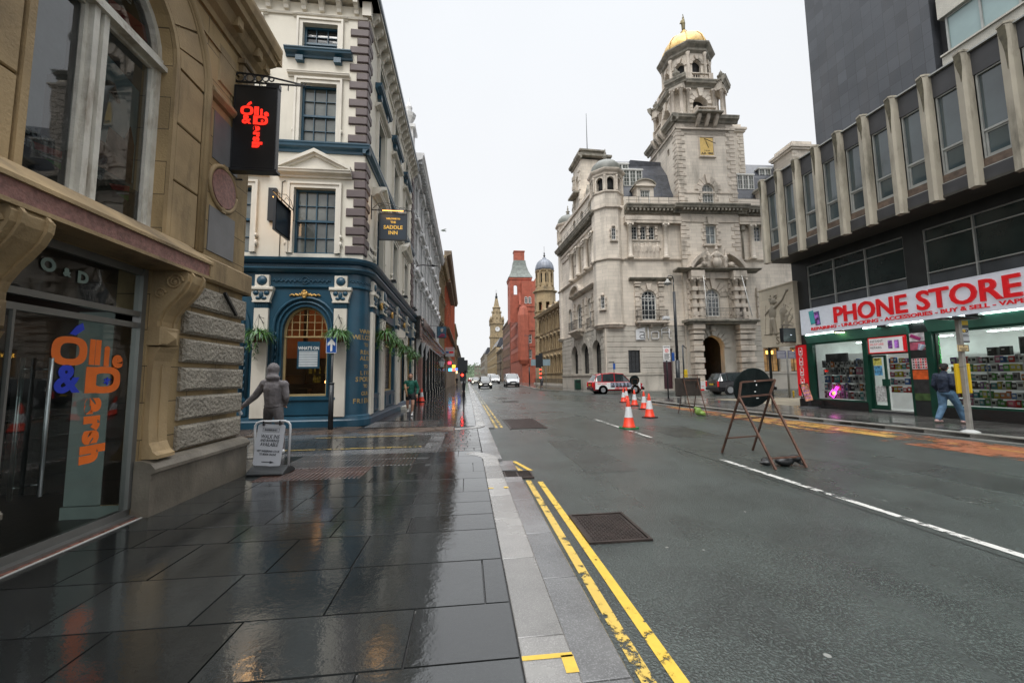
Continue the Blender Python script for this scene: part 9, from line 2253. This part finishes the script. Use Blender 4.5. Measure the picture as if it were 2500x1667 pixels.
tlight('black traffic signal seen from behind at the kerb of the left pavement', (-0.24,30.0,0), 0, ((-0.36,-0.02,2.0,2.95,0),(0.05,0.22,1.95,2.75,0.1),(-0.2,0.1,1.35,1.95,0.1)), ((-0.10,-0.06,1.72),))
tlight('traffic signal with red lamps lit on the far right corner', (9.2,49.5,0), 0, ((-0.55,-0.15,2.75,4.2,0),(-0.12,0.22,2.9,4.4,0.05)), ((-0.05,-0.12,2.45),(0.0,-0.12,1.95),(-0.05,-0.12,1.45)))
t = root('direction_sign', 'pale blue direction sign behind the far traffic signal', 'road sign', (11.6,62,0)); mb = MB(); mb.box(-1.6,1.5,-0.03,0.0,3.3,4.3); mb.build('plate', M('pale_blue_sign', (0.22,0.30,0.34), 0.5), t); mb = MB(); post(mb,-0.8,0.05,0,4.2,0.05); post(mb,0.8,0.05,0,4.2,0.05); mb.build('posts', m_gpost, t)
for lb_t, x, y, h in (('tall black lamp column in front of the red gabled building', 13.5, 86, 10.6), ('dark lamp column far down the right pavement', 12.6, 150, 9.5)):
    t = root('lamp_column', lb_t, 'street lamp', (x,y,0)); mb = MB(); post(mb,0,0,0,h*0.35,0.14); post(mb,0,0,h*0.35,h,0.07); mb.build('column', m_post, t); mb = MB(); mb.bevbox(-1.0,0.1,-0.1,0.1,h-0.05,h+0.05,0.03); mb.build('lantern', m_post, t)
t = root('street_name_post', 'thin post with a small blue finger plate beside the hotel turret', 'sign post', (14.75,38.9,0)); mb = MB(); post(mb,0,0,0,2.9,0.035); mb.box(-0.5,0.05,-0.02,0.02,2.9,2.98); mb.build('post', m_post, t); mb = MB(); mb.box(-0.1,0.14,-0.05,-0.035,2.2,2.8); mb.build('plate', m_signblue, t)
t = root('litter_bin', 'dark green litter bin against the hotel plinth', 'bin', (13.35,47.4,0)); mb = MB(); mb.bevbox(-0.35,0.35,-0.3,0.3,0,1.15,0.05); mb.build('bin_body', m_sfgreen, t, bevel=0.03); mb = MB(); mb.box(-0.25,0.25,-0.32,-0.28,0.8,1.0); mb.build('bin_mouth', m_black, t)
hr2 = random.Random(12); mb = MB()
for k in range(3200):
    f_ = hr2.choice((0,0,1,2)); x, y, z = hr2.uniform(-0.75,0.75), hr2.uniform(-2,2), hr2.uniform(0,2.75)
    if f_ == 0: y = -2+hr2.uniform(-.06,.06)
    elif f_ == 1: x = -0.75+hr2.uniform(-.06,.06)
    else: z = 2.75+hr2.uniform(-.06,.06)
    a, b, s_ = hr2.uniform(0,6.3), hr2.uniform(-.8,.8), hr2.uniform(.04,.09); d = Vector((math.cos(a),math.sin(a)*.5,b))*s_; e_ = Vector((-math.sin(a),math.cos(a),hr2.uniform(-.5,.9)))*s_
    mb.add([Vector((x,y,z))-d, Vector((x,y,z))+e_*0.7, Vector((x,y,z))+d, Vector((x,y,z))-e_*0.7], [(0,1,2,3)])
mb.box(-0.68,0.68,-1.93,1.93,0,2.68)
hd = mb.build('clipped_hedge', M('hedge_leaf', (0.028,0.055,0.02), 0.6, var=0.7, scale=4)); hd.location = (16.6,63.5,0); tag(hd, 'tall clipped dark green hedge between the hotel and the sandstone building', 'hedge')
t = root('iron_railings', 'low black iron railings before the sandstone building', 'railings', (0,0,0), T=TR(15.2,78,0,-86)); mb = MB(); railing(mb, -8, 12, 0, 0.35, 0.85, 0.16); mb.build('rails', m_ironw, t); mb = MB(); mb.box(-8,12,-0.2,0.2,0,0.35); mb.build('plinth_wall', m_portg, t)
t = root('portrait_sign', 'hanging pub sign painted with a white haired man in a crimson coat', 'pub sign', (-2.95,37.0,5.18))
mb = MB(); mb.bevbox(0.2,1.08,-0.04,0.04,0,1.08,0.02); mb.build('sign_board', m_black, t); mb = MB(); mb.box(0.25,1.03,-0.045,-0.04,0.05,1.03); p_ = mb.build('sign_picture', M('teal_ground', (0.03,0.10,0.16), 0.5, var=0.4, scale=3), t)
blob('painted_head', [('e',(0.66,-0.05,0.70),(0.14,0.02,0.17)),('e',(0.66,-0.05,0.82),(0.18,0.015,0.11))], plain('portrait_pale', (0.42,0.36,0.33), 0.5), p_, 0.02, 1); blob('painted_coat', [('e',(0.72,-0.05,0.25),(0.28,0.02,0.2)),('e',(0.5,-0.05,0.12),(0.2,0.02,0.1))], plain('portrait_crimson', (0.22,0.02,0.07), 0.5), p_, 0.02, 1)
mb = MB(); mb.bar((-0.45,0,1.12),(1.15,0,1.12),0.03); mb.torus((0.65,0,1.27), 0.12, 0.04, 14); mb.build('bracket', m_black, t)
t = root('letting_board', 'white estate board with red and blue bars fixed to the red brick building', 'sign', (-3.3,60.2,4.7)); mb = MB(); mb.box(0.1,1.45,-0.03,0.03,0,1.4); mb.build('board', M('board_pale', (0.5,0.5,0.52), 0.4), t)
text('TO LET', Matrix.Translation((0.78,-0.035,1.18)), 0.34, m_redp, t, 'board_text', sx=0.9); mb = MB(); mb.box(0.2,0.6,-0.04,-0.03,0.5,0.8); mb.build('blue_bar', m_signblue, t); mb = MB(); mb.box(0.66,1.3,-0.04,-0.03,0.5,0.8); mb.build('red_bar', m_redp, t)
for i, (x, y, z, c, w_) in enumerate(((-2.9,62,3.6,(1.0,0.05,0.1),0.5),(-2.3,63,3.1,(1.0,0.6,0.05),0.5),(-2.9,64,2.6,(0.1,0.6,1.0),0.55),(-2.35,64,2.6,(1.0,0.15,0.1),0.5),(-2.6,88,3.2,(0.1,0.2,0.8),1.2),(-1.9,70,2.3,(1.0,0.75,0.35),0.25))):
    n_ = ('red','amber','blue','scarlet','navy','warm white')[i]; t = root('small_lit_sign', 'small %s lit shop sign far along the left shopfronts' % n_, 'lit sign', (x,y,z), group='small lit signs along the left shopfronts')
    mb = MB(); mb.box(0,w_,-0.05,0.05,0,0.45); mb.build('sign_face', glow('lit_%d' % i, c, 2.2), t); mb = MB(); mb.bar((0,0,0.5),(-0.9,0,0.5),0.04); mb.build('bracket', m_black, t)
t = root('entrance_board', 'white printed board at the foot of the hotel steps', 'notice board', (20.95,33.4,0)); mb = MB(); mb.box(-0.4,0.4,-0.02,0.02,0.15,0.95); mb.build('board', m_white, t); mb = MB(); mb.box(-0.4,-0.05,-0.024,-0.02,0.15,0.3); mb.box(-0.3,-0.1,-0.024,-0.02,0.5,0.55); mb.box(0.1,0.3,-0.024,-0.02,0.5,0.55); mb.build('print', m_redp, t); mb = MB(); mb.bar((-0.35,0.03,0),(-0.35,0.03,0.5),0.03); mb.bar((0.35,0.03,0),(0.35,0.03,0.5),0.03); mb.build('legs', m_black, t)
m_skin = M('skin', (0.48, 0.25, 0.17), 0.5, var=0.08, scale=20, bump=0.05)
def cloth(n, c): return M(n, c, 0.75, var=0.25, scale=7, bump=0.9, bscale=7, bdist=0.05)
def person(label, loc, rot, J, wear, head=(0,0), hood=False, hair=None, vox=0.0085, beard=None, sh=1.0):
    """J: joints in metres, x right, y away from the viewer, z up.  wear: list of (name, mats, pieces)"""
    t = root('person', label, 'person', loc, rot)
    V = Vector; hd = V(J['head']); nk = V(J['neck']); fy = J.get('face', (0,-1)); f = V((fy[0], fy[1], 0)).normalized(); s = V((-f.y, f.x, 0))
    P = [('e', tuple(hd+V((0,0,0.02))), (0.080,0.095,0.105)), ('e', tuple(hd+f*0.035+V((0,0,-0.055))), (0.055,0.06,0.06)), ('c', tuple(nk+V((0,0,-0.05))), tuple(hd+V((0,0,-0.06))), 0.062, 0.052),
         ('c', tuple(hd+f*0.09+V((0,0,0.015))), tuple(hd+f*0.108+V((0,0,-0.02))), 0.010, 0.015), ('c', tuple(hd+f*0.086-s*0.022+V((0,0,-0.058))), tuple(hd+f*0.086+s*0.022+V((0,0,-0.058))), 0.010, 0.010),
         ('e', tuple(hd+f*0.085-s*0.033+V((0,0,0.03))), (0.018,0.018,0.010)), ('e', tuple(hd+f*0.085+s*0.033+V((0,0,0.03))), (0.018,0.018,0.010))]
    for q in (-1, 1): P.append(('e', tuple(hd+s*q*0.083+V((0,0,-0.005))), (0.014,0.018,0.030)))
    ch = V(J['chest']); hp = V(J['hip'])
    P += [('c', tuple(ch), tuple(hp), 0.135*sh, 0.115*sh), ('c', tuple(V(J['sL'])), tuple(V(J['sR'])), 0.07, 0.07), ('c', tuple(ch+V((0,0,0.05))), tuple(nk), 0.12*sh, 0.06)]
    for a in 'LR':
        S, E_, H_, h, k, n = (V(J[x+a]) for x in ('s','e','h','p','k','f'))
        P += [('c', tuple(S), tuple(E_), 0.055, 0.042), ('c', tuple(E_), tuple(H_), 0.043, 0.027), ('c', tuple(h), tuple(k), 0.088, 0.058), ('c', tuple(k), tuple(n+V((0,0,0.09))), 0.060, 0.038)]
        d = (H_-E_).normalized(); up = V(J.get('palm'+a, (0.2,0.9,0.1))); sd = d.cross(up).normalized(); up = sd.cross(d).normalized()
        P += [('c', tuple(H_), tuple(H_+d*0.07), 0.030, 0.032)]
        for i, (o_, L_) in enumerate(((-0.027,0.066),(-0.009,0.076),(0.009,0.070),(0.026,0.055))):
            b0 = H_+d*0.085+sd*o_; b1 = b0+d*L_*0.55+up*0.012; b2 = b1+d*L_*0.28+up*L_*0.45
            P += [('c', tuple(b0), tuple(b1), 0.0105, 0.0095), ('c', tuple(b1), tuple(b2), 0.0095, 0.0085)]
        b0 = H_+d*0.03-sd*0.028; b1 = b0+d*0.035-sd*0.022+up*0.012; P += [('c', tuple(b0), tuple(b1), 0.013, 0.011), ('c', tuple(b1), tuple(b1+d*0.026+up*0.012), 0.011, 0.009)]
        ff = V(J.get('toe'+a, (f.x, f.y, 0))).normalized(); P += [('c', tuple(n+V((0,0,0.07))), tuple(n+ff*0.12+V((0,0,0.03))), 0.042, 0.035)]
    blob('body', P, m_skin, t, vox, 2)
    e_ = MB()
    for q in (-1, 1): e_.ball(tuple(hd+f*0.094+s*q*0.032+V((0,0,0.022))), (0.011,0.011,0.008), 8, 6)
    if not hood: e_.build('eyes', plain('eye_dark', (0.02,0.015,0.012), 0.3), t)
    for nm, mat, pr in wear: blob(nm, pr, mat, t, 0.014, 3)
    if hair is not None: blob('hair', [('e', tuple(hd-f*0.018+V((0,0,0.055))), (0.089,0.100,0.085)), ('e', tuple(hd-f*0.045+V((0,0,0.0))), (0.078,0.07,0.085))], hair, t, 0.012, 1)
    if beard is not None: blob('beard', [('e', tuple(hd+f*0.055+V((0,0,-0.088))), (0.056,0.05,0.042)), ('c', tuple(hd+s*0.07+f*0.02+V((0,0,-0.05))), tuple(hd+f*0.07+s*0.03+V((0,0,-0.085))), 0.016,0.02), ('c', tuple(hd-s*0.07+f*0.02+V((0,0,-0.05))), tuple(hd+f*0.07-s*0.03+V((0,0,-0.085))), 0.016,0.02)], beard, t, 0.009, 1)
    return t
def sleeve(J, a, g=1.0, to=1.0):
    S, E_, H_ = (Vector(J[x+a]) for x in 'seh'); H2 = E_+(H_-E_)*to
    return [('c', tuple(S), tuple(E_), 0.082*g, 0.066*g), ('c', tuple(E_), tuple(H2), 0.066*g, 0.046*g)]
def leg(J, a, g=1.0, to=1.0, z=0.0):
    h, k, n = (Vector(J[x+a]) for x in 'pkf'); n = n+Vector((0,0,0.08)); e_ = h+(k-h)*min(1, to)
    r = [('c', tuple(h), tuple(e_), 0.112*g, (0.112-0.03*min(1, to))*g)]
    if to > 1: r.append(('c', tuple(k), tuple(k+(n-k)*(to-1)), 0.084*g, 0.068*g))
    return r
def shoe(J, a, f):
    n = Vector(J['f'+a]); f = Vector((f[0], f[1], 0)).normalized(); return [('c', tuple(n-f*0.05+Vector((0,0,0.05))), tuple(n+f*0.06+Vector((0,0,0.05))), 0.050, 0.048), ('c', tuple(n+f*0.06+Vector((0,0,0.045))), tuple(n+f*0.16+Vector((0,0,0.035))), 0.046, 0.036)]
J = dict(head=(0.03,0.06,1.68), neck=(0.05,0.02,1.50), chest=(0.07,0,1.30), hip=(0.08,0.0,0.95), sL=(-0.12,0.02,1.43), eL=(-0.30,0.02,1.17), hL=(-0.50,0.0,0.98), sR=(0.27,0.0,1.41), eR=(0.33,-0.02,1.14), hR=(0.25,0.14,0.99),
         pL=(0.0,0,0.90), kL=(-0.16,0.28,0.52), fL=(-0.36,0.45,0.05), pR=(0.17,0,0.90), kR=(0.24,-0.02,0.48), fR=(0.33,-0.12,0.0), face=(-0.5,0.85), palmL=(0.5,0,-0.9))
gh = cloth('grey_hoodie', (0.17,0.155,0.158)); gj = cloth('grey_joggers', (0.13,0.12,0.122))
W = [('hoodie', gh, [('c',(0.07,0,1.32),(0.08,0.0,1.02),0.195,0.165), ('c',(-0.12,0.02,1.42),(0.27,0.0,1.40),0.10,0.10), ('c',(0.06,0,1.38),(0.05,0.02,1.52),0.16,0.09), ('e',(0.08,0,0.96),(0.19,0.15,0.05)), ('e',(0.03,0.05,1.73),(0.118,0.132,0.142)), ('c',(0.02,0.06,1.70),(0.04,0.0,1.55),0.118,0.105), ('e',(-0.03,0.10,1.70),(0.095,0.11,0.13)), ('e',(0.07,-0.05,1.55),(0.14,0.10,0.08)), ('e',(0.20,0.03,1.04),(0.06,0.10,0.09))]+sleeve(J,'L',1.08)+sleeve(J,'R',1.1)),
     ('joggers', gj, [('e',(0.085,0,0.92),(0.165,0.125,0.13))]+leg(J,'L',0.98,1.95)+leg(J,'R',0.98,1.95)), ('shoes', plain('white_trainer', (0.55,0.55,0.54), 0.5), shoe(J,'L',(-0.5,0.8))+shoe(J,'R',(-0.6,0.7)))]
p1 = person('person in a grey hooded sweatshirt and joggers, back turned, holding out a clear bottle', (-4.12,8.96,0), 0, J, W, hood=True); 
t = root('plastic_bottle', 'clear plastic bottle held low in the hand of the hooded person', 'bottle', (-4.64,8.93,0.79))
mb = MB(Matrix.Rotation(R(-28),4,'Y')); mb.lathe([(0.03,0),(0.034,0.01),(0.034,0.06),(0.030,0.075),(0.034,0.09),(0.034,0.13),(0.014,0.17),(0.014,0.185)], (0,0,0), 14); mb.build('bottle_body', M('clear_plastic', (0.42,0.44,0.47), 0.12, spec=0.8), t); mb = MB(Matrix.Rotation(R(-28),4,'Y')); mb.lathe([(0.016,0.185),(0.016,0.205)], (0,0,0), 12); mb.build('bottle_cap', m_white, t)
J = dict(head=(0.0,-0.04,1.60), neck=(0,-0.01,1.43), chest=(0,0,1.23), hip=(0,0,0.90), sL=(-0.19,0,1.36), eL=(-0.27,-0.02,1.10), hL=(-0.14,-0.22,1.12), sR=(0.19,0,1.36), eR=(0.29,0.06,1.10), hR=(0.26,-0.04,0.88),
         pL=(-0.09,0,0.86), kL=(-0.13,0.05,0.48), fL=(-0.12,0.28,0.13), pR=(0.09,0,0.86), kR=(0.10,-0.10,0.47), fR=(0.06,-0.02,0.0), palmL=(0.3,-0.5,0.6))
gt = cloth('green_top', (0.006,0.10,0.068)); bs_ = cloth('black_shorts', (0.012,0.012,0.014))
W = [('top', gt, [('c',(0,0,1.26),(0,0,0.96),0.165,0.145), ('c',(-0.19,0,1.35),(0.19,0,1.35),0.082,0.082), ('c',(0,0,1.34),(0,-0.01,1.45),0.12,0.07), ('e',(0,0,0.90),(0.165,0.125,0.08))]+sleeve(J,'L',0.95)+sleeve(J,'R',0.95)), ('shorts', bs_, [('e',(0,0,0.84),(0.165,0.13,0.10))]+leg(J,'L',1.0,0.42)+leg(J,'R',1.0,0.42)),
     ('socks', plain('white_sock', (0.6,0.6,0.58), 0.6), [('c',(-0.12,0.25,0.20),(-0.12,0.19,0.28),0.043,0.043),('c',(0.07,-0.02,0.08),(0.075,-0.04,0.17),0.043,0.045)]), ('shoes', plain('white_trainer', (0.55,0.55,0.54), 0.5), shoe(J,'L',(0,-1))+shoe(J,'R',(0,-1)))]
person('bearded runner in a green zip top and black shorts coming along the left pavement', (-2.28,16.7,0), 4, J, W, hair=cloth('dark_brown_hair', (0.03,0.018,0.012)), beard=cloth('dark_brown_hair', (0.03,0.018,0.012)), vox=0.0085)
t = root('paper_bag_roll', 'long tan paper wrapped roll held by the running person', 'paper wrap', (-2.42,16.42,1.0)); mb = MB(); mb.tube([(0.04,0,-0.22),(0.0,0,0.0),(-0.05,-0.02,0.28)], [0.03,0.045,0.05], 8); mb.build('paper', M('tan_paper', (0.42,0.25,0.14), 0.7, var=0.2, bump=0.4), t)
J = dict(head=(0.03,0,1.62), neck=(0.0,0,1.45), chest=(0,0,1.26), hip=(0,0,0.93), sL=(-0.03,0.18,1.38), eL=(-0.08,0.22,1.1), hL=(0.05,0.2,0.9), sR=(0.0,-0.18,1.38), eR=(-0.06,-0.23,1.12), hR=(0.12,-0.2,0.98),
         pL=(0,0.09,0.88), kL=(-0.02,0.1,0.48), fL=(-0.24,0.1,0.02), pR=(0.02,-0.09,0.88), kR=(0.24,-0.1,0.5), fR=(0.38,-0.1,0.0), face=(0.85,0.5), toeL=(1,0.1,0), toeR=(1,-0.05,0))
W = [('jacket', cloth('navy_fleece', (0.006,0.014,0.034)), [('c',(0,0,1.28),(0,0,1.0),0.185,0.165), ('c',(-0.02,0.16,1.37),(0,-0.16,1.37),0.09,0.09), ('c',(0,0,1.36),(0,0,1.47),0.13,0.08), ('e',(0,0,0.93),(0.165,0.165,0.06))]+sleeve(J,'L',1.1)+sleeve(J,'R',1.1)), ('jeans', cloth('mid_blue_denim', (0.075,0.15,0.24)), [('e',(0,0,0.90),(0.145,0.155,0.12))]+leg(J,'L',1.05,1.9)+leg(J,'R',1.05,1.9)), ('shoes', plain('red_white_trainer', (0.42,0.28,0.26), 0.5), shoe(J,'L',(1,0.1))+shoe(J,'R',(1,-0.05)))]
person('person in a dark navy fleece and baggy blue jeans walking behind the bus stop pole', (14.0,10.3,0.02), 0, J, W, hair=cloth('near_black_hair', (0.012,0.010,0.009)))
for i, (lb_t, x, y, c1_, c2_) in enumerate((('distant walker in a pale top under the left traffic signal', -0.35, 45, (0.45,0.45,0.47), (0.03,0.03,0.04)), ('distant walker in dark clothes further along the left pavement', -2.4, 96, (0.02,0.02,0.025), (0.02,0.02,0.02)), ('distant walker in grey beside the far right traffic signal', 11.9, 63, (0.16,0.16,0.15), (0.05,0.05,0.06)))):
    J = dict(head=(0,0,1.62), neck=(0,0,1.45), chest=(0,0,1.25), hip=(0,0,0.93), sL=(-0.19,0,1.38), eL=(-0.25,0.05,1.1), hL=(-0.22,-0.08,0.88), sR=(0.19,0,1.38), eR=(0.25,-0.04,1.1), hR=(0.23,0.1,0.88), pL=(-0.09,0,0.9), kL=(-0.10,-0.1,0.5), fL=(-0.1,-0.2,0), pR=(0.09,0,0.9), kR=(0.10,0.08,0.5), fR=(0.1,0.25,0.02))
    person(lb_t, (x,y,0), 0, J, [('top', cloth('far_top_%d' % i, c1_), [('c',(0,0,1.28),(0,0,0.95),0.17,0.15), ('c',(-0.19,0,1.36),(0.19,0,1.36),0.085,0.085)]+sleeve(J,'L')+sleeve(J,'R')), ('trousers', cloth('far_trousers_%d' % i, c2_), [('e',(0,0,0.88),(0.16,0.13,0.12))]+leg(J,'L',1,1.9)+leg(J,'R',1,1.9))], hair=MATS['near_black_hair'], vox=0.014)
